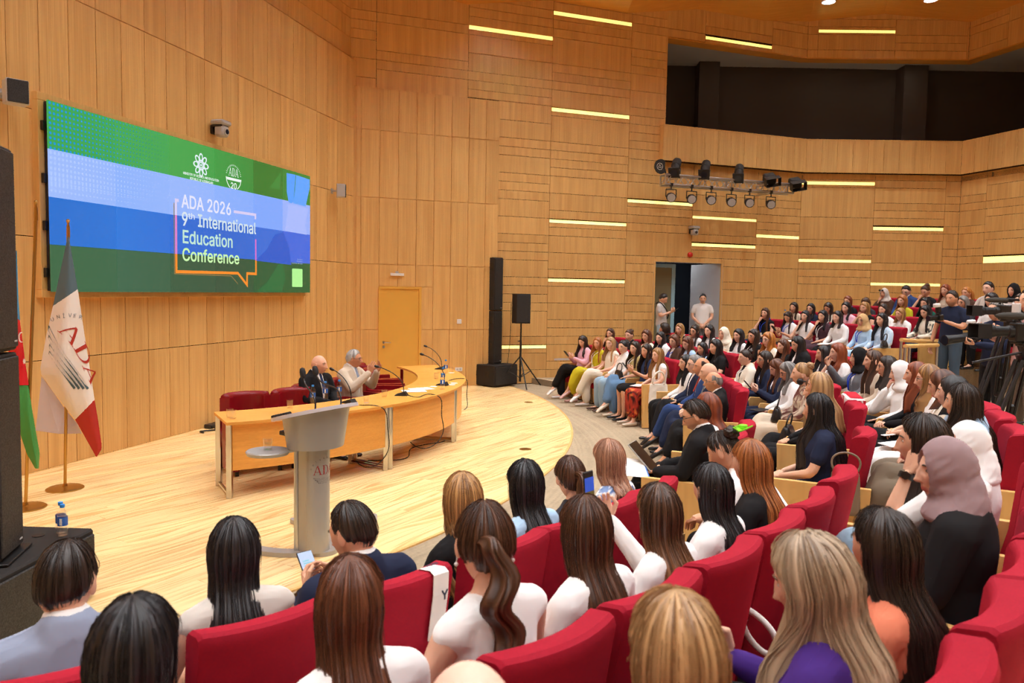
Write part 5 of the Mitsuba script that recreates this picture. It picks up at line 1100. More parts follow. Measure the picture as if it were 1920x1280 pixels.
COL = dict(DJ=(66, 82, 98), W=(236, 234, 231), BK=(22, 21, 23), NV=(30, 37, 60), BE=(204, 186, 164), PK=(232, 178, 192), YL=(196, 184, 40), LB=(170, 200, 226), CR=(232, 222, 202), GR=(112, 114, 120), BR=(82, 56, 44), OL=(186, 168, 112), PU=(64, 36, 112), OR=(214, 122, 92), RD=(168, 54, 38), DN=(44, 56, 88), JN=(98, 130, 164), LJ=(150, 176, 194), MB=(140, 150, 172), GN=(16, 84, 70), TN=(112, 98, 82), LN=(206, 198, 188), CH=(52, 52, 58), PL=(72, 48, 56), BL=(46, 68, 116), LG=(196, 192, 192), MV=(150, 126, 128), MU=(190, 178, 40), SD=(206, 168, 118), PKD=(206, 166, 160), BG=(188, 176, 160))
HC = dict(black=((13, 11, 12), (34, 32, 36), None), dark=((22, 15, 12), (52, 38, 30), None), brown=((44, 26, 17), (92, 58, 38), None), chest=((58, 32, 22), (112, 66, 42), None), ombre=((34, 22, 16), (86, 58, 40), (150, 100, 62)), blond=((120, 84, 50), (196, 156, 108), None), ash=((104, 84, 64), (188, 164, 136), (196, 170, 136)), honey=((96, 62, 34), (188, 140, 84), None), ginger=((110, 60, 28), (190, 118, 62), None), auburn=((88, 38, 22), (148, 74, 42), None), grey=((70, 66, 64), (150, 146, 142), None), silver=((150, 146, 140), (214, 210, 204), None), orange=((140, 78, 26), (206, 134, 62), None), rose=((128, 84, 62), (198, 150, 120), None))
ROWS = {r: [] for r in range(1, 8)}
def rgbc(c): return COL[c] if isinstance(c, str) else c
def person(P, pos, face, sex, pose='lap', legs='knees', top='tee:W', bot='slim:BK', hair='long:dark:.3', skin=(222, 172, 142), look=None, pitch=0.06, lean=0., scale=1., near=False, tag='', label=None, group=None, glasses=False, lanyard=None, tie=None, beard=0., inner='W', shoes='BK', hroll=0., yaw=None, stripes=None, pattern=None, earrings=None, seed=0):
    t = thing('person', label, 'person', group); f = sex == 'f'; Lr = .019 if near else .034; seg = 14 if near else 9
    M = M_(pos, face, scale); core, J = body_core(sex, pose, legs, lean, Lr, seg)
    hp = M @ np.r_[J['head'], 1]
    if yaw is None:
        tg_ = np.array(look if look is not None else (-2.0, 9.6)); d = tg_ - hp[:2]; yaw = (math.atan2(d[1], d[0]) - face + math.pi) % (2 * math.pi) - math.pi
    yaw = max(-1.1, min(1.1, yaw)); Rh, Ry = rot(yaw, pitch, hroll), rot(yaw * .55)
    hs = (.985 if f else 1.03) * (1.02 if near else 1.03); hm = head_mesh(sex, 4 if near or pos[1] < 8.5 else 3)
    Hx = np.c_[Rh * hs, J['head'] + Rh @ A_([.022, 0, .0])]
    man = union([core, hm.transform(Hx)]); b = tri(man); V, F = np.array(b.vertices), np.array(b.faces)
    Hl = (V - Hx[:, 3]) @ Rh / hs; isH = (np.linalg.norm(Hl * [1, 1, .8], axis=1) < .125)
    fv, fw = np.zeros(len(V)), np.zeros(len(V)); fv[isH], fw[isH] = face_color(Hl[isH], skin, sex, beard)
    part(t, 'body', trimesh.Trimesh(V, F, process=False), 'skin', True, color=(lin(skin), lin((190, 84, 84) if f else (188, 116, 100)), lin((70, 54, 48)), fv, fw), xf=M)
    def hp_(v): return (np.asarray(v) * hs) @ Rh.T + Hx[:, 3]
    # eyes
    ev, ef, ec = [], [], []
    for s in (1, -1):
        e = trimesh.creation.icosphere(subdivisions=1); v = np.array(e.vertices) * [.0085, .0135, .0072]; ev.append(hp_(v + [.0715, s * .031, .008])); ef.append(e.faces + len(e.vertices) * (len(ev) - 1)); ec.append(np.abs(v[:, 1]) < .007)
    part(t, 'eyes', trimesh.Trimesh(np.vstack(ev), np.vstack(ef), process=False), 'leather', True, color=(lin((214, 204, 198)), lin((24, 15, 12)), None, np.hstack(ec) * 1., 0.), xf=M)
    bc = lin(HC[hair.split(':')[1]][0] if hair.split(':')[0] != 'hijab' and len(hair.split(':')) > 1 and hair.split(':')[1] in HC else (34, 24, 20)) * .8 + .004
    bm_ = cat(*[tube([hp_((.0865, s * .015, .0255)), hp_((.0855, s * .028, .0295)), hp_((.078, s * .043, .0285)), hp_((.068, s * .053, .0235))], .003, 5, radii=[.0028, .0034, .003, .0014]) for s in (1, -1)]); part(t, 'eyebrows', bm_, 'hair', True, color=np.tile(bc, (len(bm_.vertices), 1)), xf=M)
    # clothes
    def cloth(kind, col, name, ln=Lr):
        V, F = garment(kind, sex, pose, legs, lean, ln); v = w = 0.; b_ = c_ = None
        if stripes and name == stripes[0]: v = (np.sin(V[:, 1] * 260 + V[:, 0] * 120) > .35) * 1.; b_ = lin(stripes[1])
        if pattern and name == pattern[0]: v = (meshkit.noise(V * (34 if near else 26), 3) > .55) * 1.; b_ = lin(pattern[1]); c_ = lin(pattern[2]); w = (meshkit.noise(V * 30 + 7, 4) > .68) * 1.
        part(t, name, trimesh.Trimesh(V, F, process=False), 'cloth', True, color=(lin(rgbc(col)), b_, c_, v, w), xf=M)
    kt, ct = top.split(':')[:2]; kb, cb = bot.split(':')[:2]
    if kb != '-': cloth(kb, cb, 'skirt' if 'skirt' in kb else 'trousers')
    if kt in ('blazer', 'coat'): cloth('shirt' if not f else 'tee', inner, 'shirt'); cloth(kt, ct, 'jacket')
    else: cloth(kt, ct, 'shirt' if kt == 'shirt' else 'top')
    # shoes
    for s in (1, -1):
        an, fd = J['a%d' % s], J['f%d' % s]; sh = union(chain([an + [-.02, 0, -.045], an + fd * .10 + [0, 0, -.052], an + fd * .19 + [0, 0, -.058]], [(.036, .036, .034), (.04, .042, .026), (.024, .034, .018)], 10))
        fl_ = tri(sh); c = lin(rgbc(shoes)); part(t, 'shoe', fl_, 'leather', 40, xf=M, color=None) if False else None
        v, fc, _ = meshkit.arrays(fl_, 40)[:3]; key = fresh(t + '__shoe'); mm = moved(trimesh.Trimesh(v, fc, process=False), M); mm.vertices[:, 2] = np.maximum(mm.vertices[:, 2], pos[2] + .003); put(key, mm, 'leather', True, color=np.tile(c, (len(v), 1)))
    if tie:
        c = J['chest']; p0, p1 = J['nb'] + [.062, 0, -.01], J['chest'] + [.135, 0, -.01]; tm = bev(-.022, .022, -.004, .004, -.5, .5, .003); d = p1 - p0; Lt = np.linalg.norm(d); d /= Lt; X = A_([0, 1., 0]); tm.vertices[:, 2] *= Lt; tm.vertices[:, 0] *= np.where(tm.vertices[:, 2] > 0, .7, 1.2)
        mm = moved(tm, frame_M((p0 + p1) / 2 + [.012, 0, 0], X, np.cross(d, X) * -1, -d)); mm = moved(mm, M); put(fresh(t + '__tie'), mm, 'cloth', color=np.tile(lin(rgbc(tie)), (len(mm.vertices), 1)))
    if lanyard:
        c = J['chest']; fx_ = c[0] + (.142 if f else .128); pts = [J['nb'] + [-.06, 0, .015], J['nb'] + [-.01, .075, .0], J['sh'] + [.085, .06, -.01], A_([fx_ + .018, .025, c[2] - .0]), A_([fx_ + .01, .0, c[2] - .12]), A_([fx_ + .018, -.025, c[2] - .0]), J['sh'] + [.085, -.06, -.01], J['nb'] + [-.01, -.075, .0], J['nb'] + [-.06, 0, .015]]
        tm = tube(spline(pts, 40), .0065, 5); part(t, 'lanyard', tm, 'cloth', True, color=np.tile(lin(rgbc(lanyard)), (len(tm.vertices), 1)), xf=M)
        bd = bev(-.003, .003, -.035, .035, -.055, .045, .001); bd.apply_translation((fx_ + .006, 0, c[2] - .175)); part(t + '__lanyard', 'badge', bd, 'paper', xf=M)
    # hair or scarf
    hs_ = hair.split(':'); st = hs_[0]; hcol = HC.get(hs_[1]) if len(hs_) > 1 else None
    if st == 'hijab':
        Hm = [sph((0, 0, .008), (.112, .092, .128), 24)]; un = -J['head'] + J['nb'] - Rh @ A_([.022, 0, 0])
        nbl = (J['nb'] - Hx[:, 3]); S1 = sph((0, 0, 0), (.108, .088, .10), 20).transform(np.c_[Rh, Rh @ A_([-.005, 0, -.03])]); S2 = sph(nbl + [.0, 0, .02], (.095, .10, .06), 20); S3 = sph(nbl + [.015, 0, -.05], (.118, .165, .05), 20)
        sc_ = [Hm[0].transform(np.c_[Rh, np.zeros(3)]), m3.Manifold.batch_hull([S1, S2]), m3.Manifold.batch_hull([S2, S3])]
        fc = sph((.10, 0, -.012), (.085, .061, .092), 20).transform(np.c_[Rh, np.zeros(3)])
        V, F = soft(union(sc_) - fc, .012 if near else .022, 5); m_ = trimesh.Trimesh(V, F, process=False); w = meshkit.noise(np.c_[V[:, 0] * 14 + V[:, 2] * 16, V[:, 1] * 10, V[:, 2] * 16 - V[:, 0] * 14], 2)[:, None] - .5; w2 = meshkit.noise(np.c_[V[:, 0] * 40 + V[:, 2] * 50, V[:, 1] * 22, V[:, 0] * 10], 5)[:, None] - .5
        V = V + np.array(m_.vertex_normals) * (w * .009 + w2 * .006) + Hx[:, 3]; part(t, 'headscarf', trimesh.Trimesh(V, F, process=False), 'cloth', True, color=np.tile(lin(rgbc(hs_[1])), (len(V), 1)), xf=M)
    elif st != 'bald':
        Ln = float(hs_[2]) if len(hs_) > 2 and hs_[2] else .25; opt = hs_[3] if len(hs_) > 3 else ''
        wave = .012 if 'w' in opt else 0.; vol = .004 + (.006 if 'v' in opt else 0) + (0 if near else .005) + (.004 if st == 'short' else 0); sty = {'short': 'short', 'long': 'long', 'pony': 'pony', 'bun': 'bun', 'rim': 'rim'}[st]
        V, F, val, O = hair_mesh(sty, Ln, (.0045 if st == 'rim' else vol), seed * 7 + 11, near, Rh, Ry, part_='n' not in opt, behind='b' in opt, wave=wave)
        if st == 'rim':   # bald on top: keep the band round the sides and back
            keep = (val[:, 1] > .52) & (np.tile(np.tile(np.abs(np.degrees(np.linspace(-np.pi, np.pi, len(V) // 2 // O.shape[0], endpoint=False))), O.shape[0]), 2) < 112); kk = keep[F].all(1); F = F[kk]; idx = np.unique(F); mp = -np.ones(len(V), int); mp[idx] = np.arange(len(idx)); V, val, F = V[idx], val[idx], mp[F]
        meshes = [(V, F, val)]
        if near and st != 'rim': rv = ribbons(O, 120 if st == 'long' else 90, seed); meshes.append(rv)
        if st in ('pony', 'bun'):
            tie_ = A_([-.108, 0, .025]) if st == 'pony' else A_([-.085, 0, .085])
            if st == 'pony':
                pts = spline([tie_ + [.02, 0, 0], tie_ + [-.035, 0, .0], tie_ + [-.06, .01, -.08], tie_ + [-.075, .0, -.2], tie_ + [-.10, -.01, -Ln - .05]], 26); rad = np.interp(np.linspace(0, 1, 26), [0, .08, .3, .6, .9, 1], [.018, .022, .034, .036, .02, .004])
                nn = 40 if near else 14; tb = tube(pts, .03, nn, radii=rad); v = np.array(tb.vertices); gi = np.tile(np.arange(nn), 26); gr = np.random.default_rng(seed).random(nn)
                n_ = v[:26 * nn] - np.repeat(pts, nn, 0); v[:26 * nn] += n_ * (gr[gi][:, None] - .5) * .5
                if wave: v[:, 1] += wave * 1.6 * np.sin(v[:, 2] * 42); v[:, 0] += wave * np.cos(v[:, 2] * 36)
                vv = np.zeros((len(v), 3)); vv[:26 * nn, 0] = gr[gi]; vv[:26 * nn, 1] = np.repeat(np.linspace(.3, 1, 26), nn); meshes.append((v @ Ry.T + (Rh - Ry) @ tie_, tb.faces, vv))
            else:
                e = trimesh.creation.icosphere(subdivisions=3); v = np.array(e.vertices); v = v * (.046 + .014 * (meshkit.noise(v * 6, seed) - .5)[:, None]) * [.9, 1.15, .9] + tie_; vv = np.zeros((len(v), 3)); vv[:, 0] = meshkit.noise(v * 90, 2); meshes.append((v @ Rh.T, e.faces, vv))
        Vn, Fn, Cn, off = [], [], [], 0
        for v, fc, vl in meshes: Vn.append(v * hs + Hx[:, 3]); Fn.append(np.asarray(fc) + off); off += len(v); Cn.append(vl)
        part(t, 'hair', trimesh.Trimesh(np.vstack(Vn), np.vstack(Fn), process=False), 'hair', True, color=hair_color(np.vstack(Cn), *hcol), xf=M)
    if glasses:
        g = []
        for s in (1, -1):
            g.append(tube([(.088, s * .031 + .021 * math.cos(q), .006 + .017 * math.sin(q)) for q in np.linspace(0, 2 * np.pi, 17)], .0021, 5)); g.append(tube([(.086, s * .052, .010), (.04, s * .079, .010), (-.015, s * .081, .006)], .0019, 5))
        g.append(tube([(.0885, -.010, .009), (.091, 0, .011), (.0885, .010, .009)], .0019, 5)); gm = cat(*g); gm.vertices[:] = hp_(gm.vertices); part(t, 'glasses', gm, 'black_plastic', xf=M)
    if earrings:
        em_ = cat(*[moved(trimesh.creation.icosphere(subdivisions=2, radius=.006), M_(tuple(hp_(A_([-.012, s * .081, -.05]))))) for s in (1, -1)] + [cyl(hp_(A_([-.012, s * .079, -.03])), hp_(A_([-.012, s * .081, -.047])), .0015, 6) for s in (1, -1)]); part(t, 'earrings', em_, 'white_plastic', 30, xf=M)
    return t, J, M
# ------------------------------------------------------------------ auditorium chairs
def back_mesh(w=.226, n=9):
    prof = [(x - .014 * (z > .5), z) for x, z in [(-.150, .34), (-.195, .62), (-.232, .965), (-.240, .985), (-.255, .997), (-.325, 1.008), (-.342, 1.0), (-.349, .98), (-.345, .955), (-.285, .60), (-.245, .28), (-.235, .265), (-.17, .265), (-.152, .30)]]
    V = []; ys = np.r_[-w, np.linspace(-w + .012, w - .012, n), w]
    for y in ys:
        k = .058 * (y / .25) ** 2; e = .010 if abs(y) > w - 1e-6 else 0.; c = np.mean(prof, axis=0)
        for x, z in prof: d = np.array([x, z]) - c; d = d * (1 - e / np.linalg.norm(d)); V.append((c[0] + d[0] + k, y, c[1] + d[1]))
    m, F = len(prof), []
    for i in range(len(ys) - 1):
        for j in range(m): k = (j + 1) % m; F += [[i * m + j, i * m + k, (i + 1) * m + j], [i * m + k, (i + 1) * m + k, (i + 1) * m + j]]
    tri_ = trimesh.creation.triangulate_polygon(sg.Polygon(prof), engine='earcut')[1]
    F += [list(t) for t in tri_] + [[a + (len(ys) - 1) * m for a in t[::-1]] for t in tri_]
    M = trimesh.Trimesh(np.array(V), np.array(F), process=False); M.fix_normals(); return M
def arm_mesh():
    p = sg.Polygon([(-.22, .02), (.22, .02), (.25, .40), (.29, .60), (.27, .645), (-.20, .62)]).buffer(-.015).buffer(.015); m = prism(p, -.02, .02); return moved(m, frame_M((0, 0, 0), (1, 0, 0), (0, 0, 1.), (0, -1, 0)))
def end_mesh():
    p = sg.Polygon([(-.30, .0), (.34, .0), (.36, .66), (-.34, .66)]); m = prism(p, -.024, .024); return moved(m, frame_M((0, 0, 0), (1, 0, 0), (0, 0, 1.), (0, -1, 0)))
CH = {'backrest': (back_mesh(), 'red_fabric', 30), 'seat': (bev(-.16, .32, -.232, .232, .30, .432, .03), 'red_fabric', 30), 'armrest': (moved(arm_mesh(), M_((0, .255, 0))), 'seat_wood', False), 'pedestal': (cat(bev(-.16, .22, -.2, .2, .002, .03, .004), bev(-.14, .16, -.19, .19, .03, .31, .006)), 'pedestal', False), 'bracket': (cat(bev(-.262, -.235, .222, .236, .46, .50, .002)), 'aluminium', False)}
pr('pedestal', (120, 96, 66), .6, .3)
CHP = {k: mikit.ply(m, b, s) for k, (m, b, s) in CH.items()}
ENDP = mikit.ply(end_mesh(), 'seat_wood')
def auditorium_chair(ang, row, label, end=0):
    """end: 1 = wooden end panel on the chair's left, -1 = on its right, 0 = none"""
    t = thing('auditorium_chair', label, 'chair', 'red auditorium chairs in curved rows'); R, z = RR[row], FZ[row]
    p = CEN + R * np.array([math.cos(ang), math.sin(ang)]); M = M_((*p, z), ang + math.pi)
    for k, d in CHP.items():
        if k == 'armrest' and end == 1: continue
        scene[f'{t}__{k}'] = {**d, 'to_world': T4(M)}
    if end: scene[f'{t}__end_panel'] = {**ENDP, 'to_world': T4(M @ M_((0, .268 * end, 0)))}
    return t
# ------------------------------------------------------------------ the audience
CAST = []
def P(x, y, row, sex, pose, legs, top, bot, hair, tag, **k): CAST.append(dict(x=x, y=y, row=row, sex=sex, pose=pose, legs=legs, top=top, bot=bot, hair=hair, tag=tag, **k))
N = dict(near=True)
# near block, front row
P(115, 1012, 1, 'm', 'lap', 'knees', 'blazer:MB', 'slim:GR', 'short:dark', 'man in light grey suit at bottom left seen from behind', ang=-51.3, **N)
P(425, 966, 1, 'f', 'lap', 'knees', 'none:LN', 'wide:BE', 'long:black:.42:b', 'woman with long black hair and sleeveless linen top', ang=-48.4, **N)
P(680, 932, 1, 'm', 'phone', 'knees', 'blazer:NV', 'slim:NV', 'short:dark', 'man in navy suit looking down at a lit phone', ang=-45.6, yaw=.28, pitch=.3, **N)
P(880, 880, 1, 'f', 'lap', 'knees', 'tee:BK', 'slim:BK', 'long:honey:.40:wbv', 'woman with long wavy honey blonde hair in black top', ang=-42.4, **N)
P(1000, 856, 1, 'f', 'lap', 'knees', 'none:LB', 'wide:W', 'long:black:.20:vb', 'woman with black bob in sleeveless light blue top', ang=-39.9, **N)
P(1097, 843, 1, 'f', 'lap', 'cross', 'tee:CH', 'slim:BK', 'pony:brown:.20', 'woman with brown ponytail in charcoal top', ang=-37.7, **N)
P(1160, 816, 1, 'f', 'lap', 'knees', 'tee:W', 'slim:DN', 'long:rose:.18:vwb', 'woman with reddish blonde wavy bob and blue patterned blouse', ang=-35.3, pattern=('top', (86, 112, 160), (120, 140, 180)), **N)
# near block, second row
P(268, 1110, 2, 'f', 'lap', 'knees', 'tee:LG', 'slim:BK', 'long:black:.44:vb', 'woman with long shiny black hair at the lower left', ang=-51.3, **N)
P(685, 1033, 2, 'f', 'lap', 'knees', 'tee:W', 'slim:BK', 'long:chest:.42:vb', 'woman with straight chestnut hair and white lace top', ang=-48.6, **N)
P(828, 950, 2, 'f', 'lap', 'knees', 'none:W', 'wide:W', 'pony:brown:.34:w', 'woman with wavy dark ponytail and pearl earrings in white', ang=-46.2, earrings=True, **N)
P(1095, 928, 2, 'f', 'lap', 'knees', 'long:W', 'wide:W', 'long:brown:.24:vb', 'woman with half tied dark hair in loose white shirt', ang=-43.7, **N)
P(1250, 900, 2, 'f', 'phoneup', 'knees', 'long:W', 'slim:BK', 'long:ombre:.32:vb', 'woman in white photographing the stage with her phone', ang=-41.2, **N)
P(1345, 862, 2, 'f', 'lap', 'knees', 'tee:W', 'slim:BK', 'long:black:.34:b', 'woman with glossy black hair before a wooden seat end', ang=-38.7, **N)
P(1405, 823, 2, 'f', 'lap', 'knees', 'tee:BK', 'slim:BK', 'long:ginger:.38:b', 'woman with straight ginger hair in black top', ang=-36.2, **N)
P(1384, 792, 2, 'f', 'lap', 'knees', 'tee:W', 'slim:BK', 'bun:dark', 'woman in white with green claw clip in dark bun', ang=-33.2, pitch=.45, lean=.28, sc=1.0, yaw=-.1, **N)
# near block, third row
P(925, 1225, 3, 'm', 'lap', 'knees', 'shirt:GR', 'slim:BK', 'bald', 'bald man whose crown shows at the bottom edge', ang=-50.0, skin=(236, 190, 168), **N)
P(1260, 1115, 3, 'f', 'lap', 'knees', 'tee:BE', 'slim:BK', 'long:blond:.36:vb', 'woman with blonde streaked hair at the bottom edge', ang=-47.6, **N)
P(1545, 992, 3, 'f', 'phone', 'cross', 'long:PU', 'slim:BK', 'long:ash:.44:v', 'woman with long ash blonde hair in purple blouse holding a phone', ang=-44.6, yaw=.08, pitch=.3, **N)
P(1680, 945, 3, 'f', 'lap', 'knees', 'tee:OR', 'slim:BK', 'long:dark:.46:vb', 'woman with long dark brown hair in coral top', ang=-42.2, **N)
P(1778, 831, 3, 'f', 'lap', 'knees', 'coat:BK', 'slim:BK', 'hijab:MV', 'woman in mauve headscarf and black coat', ang=-37.6, inner='CR', yaw=.4, **N)
P(1721, 780, 3, 'f', 'cheekl', 'cross', 'tee:W', 'slim:LJ', 'long:dark:.40:v', 'woman in white tee with black wristwatch and raised hand', ang=-35.3, lean=.12, yaw=.05, **N)
P(1841, 783, 3, 'f', 'lap', 'knees', 'long:W', 'wide:W', 'hijab:W', 'woman in white headscarf at the aisle end at right', ang=-32.6, yaw=.5, **N)
# middle block, front row
P(1305, 748, 1, 'm', 'write', 'cross', 'blazer:BK', 'slim:BK', 'short:dark', 'man in black suit reading a tablet at the aisle end', ang=-25.6, pitch=.4, yaw=.1, glasses=True, near=True, beard=.5, tablet=True)
P(1331, 736, 1, 'f', 'lap', 'knees', 'tee:W', 'slim:BK', 'long:auburn:.16:vb', 'woman with auburn bob in white beside the tablet reader', ang=-22.6)
P(1340, 701, 1, 'm', 'clasp', 'cross', 'blazer:BK', 'slim:BK', 'rim:grey', 'balding man with black glasses in black suit', glasses=True, yaw=-.0, skin=(206, 150, 116))
P(1335, 678, 1, 'm', 'clasp', 'cross', 'blazer:NV', 'slim:NV', 'bald', 'bald man in dark navy suit with striped tie', tie='GR')
P(1323, 668, 1, 'm', 'lap', 'crossl', 'blazer:BL', 'slim:BL', 'rim:dark', 'man with shaven head in blue suit with crossed legs', skin=(212, 150, 114), beard=.4, tie='RD')
P(1308, 664, 1, 'm', 'lap', 'cross', 'blazer:NV', 'slim:BK', 'short:grey', 'grey haired man with glasses in dark suit and white shirt', glasses=True)
P(1291, 662, 1, 'f', 'lap', 'knees', 'long:W', 'wide:BK', 'long:black:.3:', 'black haired woman in white beside the grey haired man')
# middle block, second row
P(1401, 653, 2, 'f', 'write', 'knees', 'blazer:CR', 'skirt:W', 'bun:dark', 'woman in cream jacket and long white skirt writing', inner='BK', lanyard='W', pen=True, yaw=.05)
P(1439, 655, 2, 'f', 'clasp', 'knees', 'blazer:NV', 'slim:NV', 'long:dark:.3:', 'woman with glasses and dark hair in navy blazer', glasses=True, yaw=.1, stripes=('shirt', (60, 60, 80)))
P(1462, 668, 2, 'f', 'phone', 'knees', 'blazer:NV', 'slim:NV', 'long:chest:.32:', 'woman with brown hair in navy blazer bent over a phone', pitch=.5, yaw=.1)
P(1483, 674, 2, 'f', 'lap', 'knees', 'long:W', 'slim:NV', 'long:grey:.26:', 'woman with grey black hair and glasses in white blouse', glasses=True, pitch=.4, yaw=.1)
P(1509, 677, 2, 'f', 'lap', 'cross', 'long:BE', 'wide:BE', 'bun:blond', 'blonde woman in striped blouse with headphones round neck', stripes=('top', (110, 66, 60)), headphones=True)
P(1544, 694, 2, 'f', 'lap', 'knees', 'long:BK', 'slim:BK', 'long:blond:.36:n', 'woman with long straight blonde hair in black')
P(1534, 713, 2, 'f', 'lap', 'cross', 'tee:BK', 'slim:BK', 'long:brown:.22:v', 'woman with short brown hair behind the navy dress')
P(1543, 732, 2, 'f', 'lap', 'knees', 'tee:NV', 'kneeskirt:NV', 'long:black:.44:', 'woman with long black hair in short sleeved navy dress', brooch=True, near=True)
# middle block, third row
P(1466, 656, 3, 'f', 'lap', 'knees', 'long:BK', 'slim:BK', 'long:chest:.24:', 'woman with smooth chestnut hair half hidden behind two others')
P(1548, 645, 3, 'f', 'cheek', 'knees', 'tee:W', 'slim:BK', 'long:black:.28:', 'young woman in white resting her head on one hand')
P(1576, 641, 3, 'f', 'chin', 'knees', 'tee:W', 'slim:JN', 'long:auburn:.22:wv', 'woman with curly auburn hair in white, chin on hand')
P(1620, 650, 3, 'f', 'phoneup', 'knees', 'blazer:GR', 'slim:BK', 'hijab:BK', 'woman in black headscarf holding up a phone', lanyard=(40, 70, 190))
P(1649, 655, 3, 'f', 'lap', 'cross', 'long:BE', 'slim:BK', 'long:brown:.36:', 'woman with long brown hair in beige hooded top')
P(1667, 663, 3, 'f', 'lap', 'cross', 'long:W', 'slim:BK', 'long:dark:.24:', 'woman with clear glasses and dark hair in white', glasses=True)
P(1691, 672, 3, 'f', 'chin', 'cross', 'long:W', 'slim:BK', 'hijab:W', 'woman in white headscarf and white hoodie, hand at chin', pitch=.15)
P(1731, 676, 3, 'f', 'clasp', 'knees', 'long:BK', 'slim:BK', 'long:auburn:.34:', 'woman with auburn hair half hidden by the curly haired one')
P(1747, 679, 3, 'f', 'clasp', 'cross', 'tee:W', 'slim:BK', 'long:honey:.34:wv', 'woman with curly brown hair and glasses in white tee', glasses=True)
P(1778, 688, 3, 'f', 'lap', 'knees', 'blazer:CR', 'wide:W', 'long:chest:.16:', 'older woman with short chestnut hair in cream blazer', pitch=.25)
P(1796, 699, 3, 'f', 'lap', 'knees', 'long:LB', 'wide:TN', 'long:black:.14:', 'woman with black bob half hidden beside the light blue jacket')
P(1817, 713, 3, 'f', 'lap', 'cross', 'blazer:LB', 'wide:TN', 'long:dark:.44:', 'woman with long dark hair in light blue jacket', near=True)
# far block, front row
P(1095, 626, 1, 'f', 'phone', 'crossl', 'long:PK', 'wide:BK', 'long:dark:.3:w', 'woman in pink blouse and black trousers at the far end', shoes='W', pitch=.35, look=(-1, 12))
P(1126, 630, 1, 'f', 'lap', 'crossl', 'none:YL', 'skirt:YL', 'long:ginger:.34:n', 'woman with ginger hair in yellow top and skirt', lanyard='W', shoes='PKD')
P(1151, 630, 1, 'f', 'lap', 'crossl', 'none:CR', 'wide:CR', 'long:blond:.3:', 'blonde woman in sleeveless cream top and white trousers', shoes='W')
P(1171, 636, 1, 'f', 'lap', 'knees', 'shirt:W', 'wide:LJ', 'bun:black', 'woman in white shirt and pale blue jeans', shoes='BR')
P(1191, 637, 1, 'f', 'lap', 'cross', 'none:OL', 'wide:JN', 'long:dark:.3:', 'woman in olive top and blue jeans with a black bag', shoes='CR', lanyard='W')
P(1214, 642, 1, 'f', 'phone', 'knees', 'none:DN', 'kneeskirt:BK', 'long:dark:.36:w', 'woman with wavy dark hair in denim top and black skirt')
P(1234, 649, 1, 'f', 'lap', 'knees', 'none:W', 'skirt:RD', 'long:honey:.36:', 'woman in white top and patterned red skirt', pattern=('skirt', (60, 26, 24), (214, 120, 60)), shoes='BE')
# far block, second row
P(1146, 613, 2, 'f', 'chin', 'knees', 'tee:PL', 'slim:BK', 'long:brown:.34:', 'woman with long brown hair in plum, chin on hand')
P(1181, 616, 2, 'f', 'lap', 'knees', 'blazer:BK', 'slim:BK', 'bun:brown', 'woman with hair tied back in black blazer near the wall')
P(1214, 616, 2, 'f', 'lap', 'knees', 'long:CR', 'slim:BK', 'long:chest:.14:v', 'woman with short chestnut bob in cream blouse')
P(1245, 620, 2, 'f', 'lap', 'knees', 'blazer:W', 'slim:BK', 'long:black:.3:', 'woman with straight black hair in open white jacket', inner='DN')
P(1265, 625, 2, 'f', 'hug', 'knees', 'blazer:BR', 'slim:BK', 'long:chest:.06:v', 'woman with cropped hair and glasses in brown jacket', glasses=True, lanyard=(40, 70, 190))
P(1289, 627, 2, 'f', 'write', 'knees', 'long:LB', 'slim:W', 'long:chest:.28:', 'woman with brown hair in light blue blouse looking down', pitch=.35)
P(1320, 641, 2, 'f', 'cheek', 'knees', 'long:LB', 'slim:BK', 'long:black:.2:w', 'woman with wavy black hair resting cheek on hand')
P(1345, 634, 2, 'f', 'lap', 'knees', 'tee:BK', 'slim:BK', 'long:black:.3:wv', 'woman with curly black hair in black top at the aisle')
# far block, third row
P(1254, 604, 3, 'f', 'lap', 'knees', 'long:BK', 'slim:BK', 'long:dark:.08:wv', 'person with short curly dark hair turned sideways', yaw=-.8)
P(1276, 604, 3, 'f', 'lap', 'knees', 'none:BK', 'slim:BK', 'long:honey:.28:', 'smiling woman with honey hair in black top', lanyard='W')
P(1309, 608, 3, 'f', 'chin', 'knees', 'long:W', 'slim:BK', 'long:dark:.26:', 'woman with glasses and dark fringe, chin on hand', glasses=True)
P(1331, 606, 3, 'f', 'lap', 'knees', 'tee:W', 'slim:BK', 'long:black:.3:', 'woman with straight black hair in white tee by the doorway')
P(1367, 612, 3, 'f', 'chin', 'knees', 'long:CR', 'wide:CR', 'hijab:CR', 'woman in cream headscarf, hand over her mouth')
P(1389, 614, 3, 'f', 'phone', 'knees', 'long:W', 'slim:BK', 'long:black:.26:', 'woman with black hair in white holding a phone low')
P(1412, 614, 3, 'f', 'lap', 'knees', 'none:BK', 'slim:BK', 'long:dark:.32:', 'woman with glasses and long dark hair in black vest', glasses=True, lanyard='W')
P(1441, 620, 3, 'f', 'lap', 'knees', 'long:CR', 'wide:W', 'long:orange:.26:wv', 'woman with orange wavy hair and glasses in cream', glasses=True)
P(1497, 626, 3, 'f', 'lap', 'knees', 'blazer:BK', 'slim:BK', 'long:black:.34:', 'woman with straight black hair in black blazer by the aisle', pitch=.3)
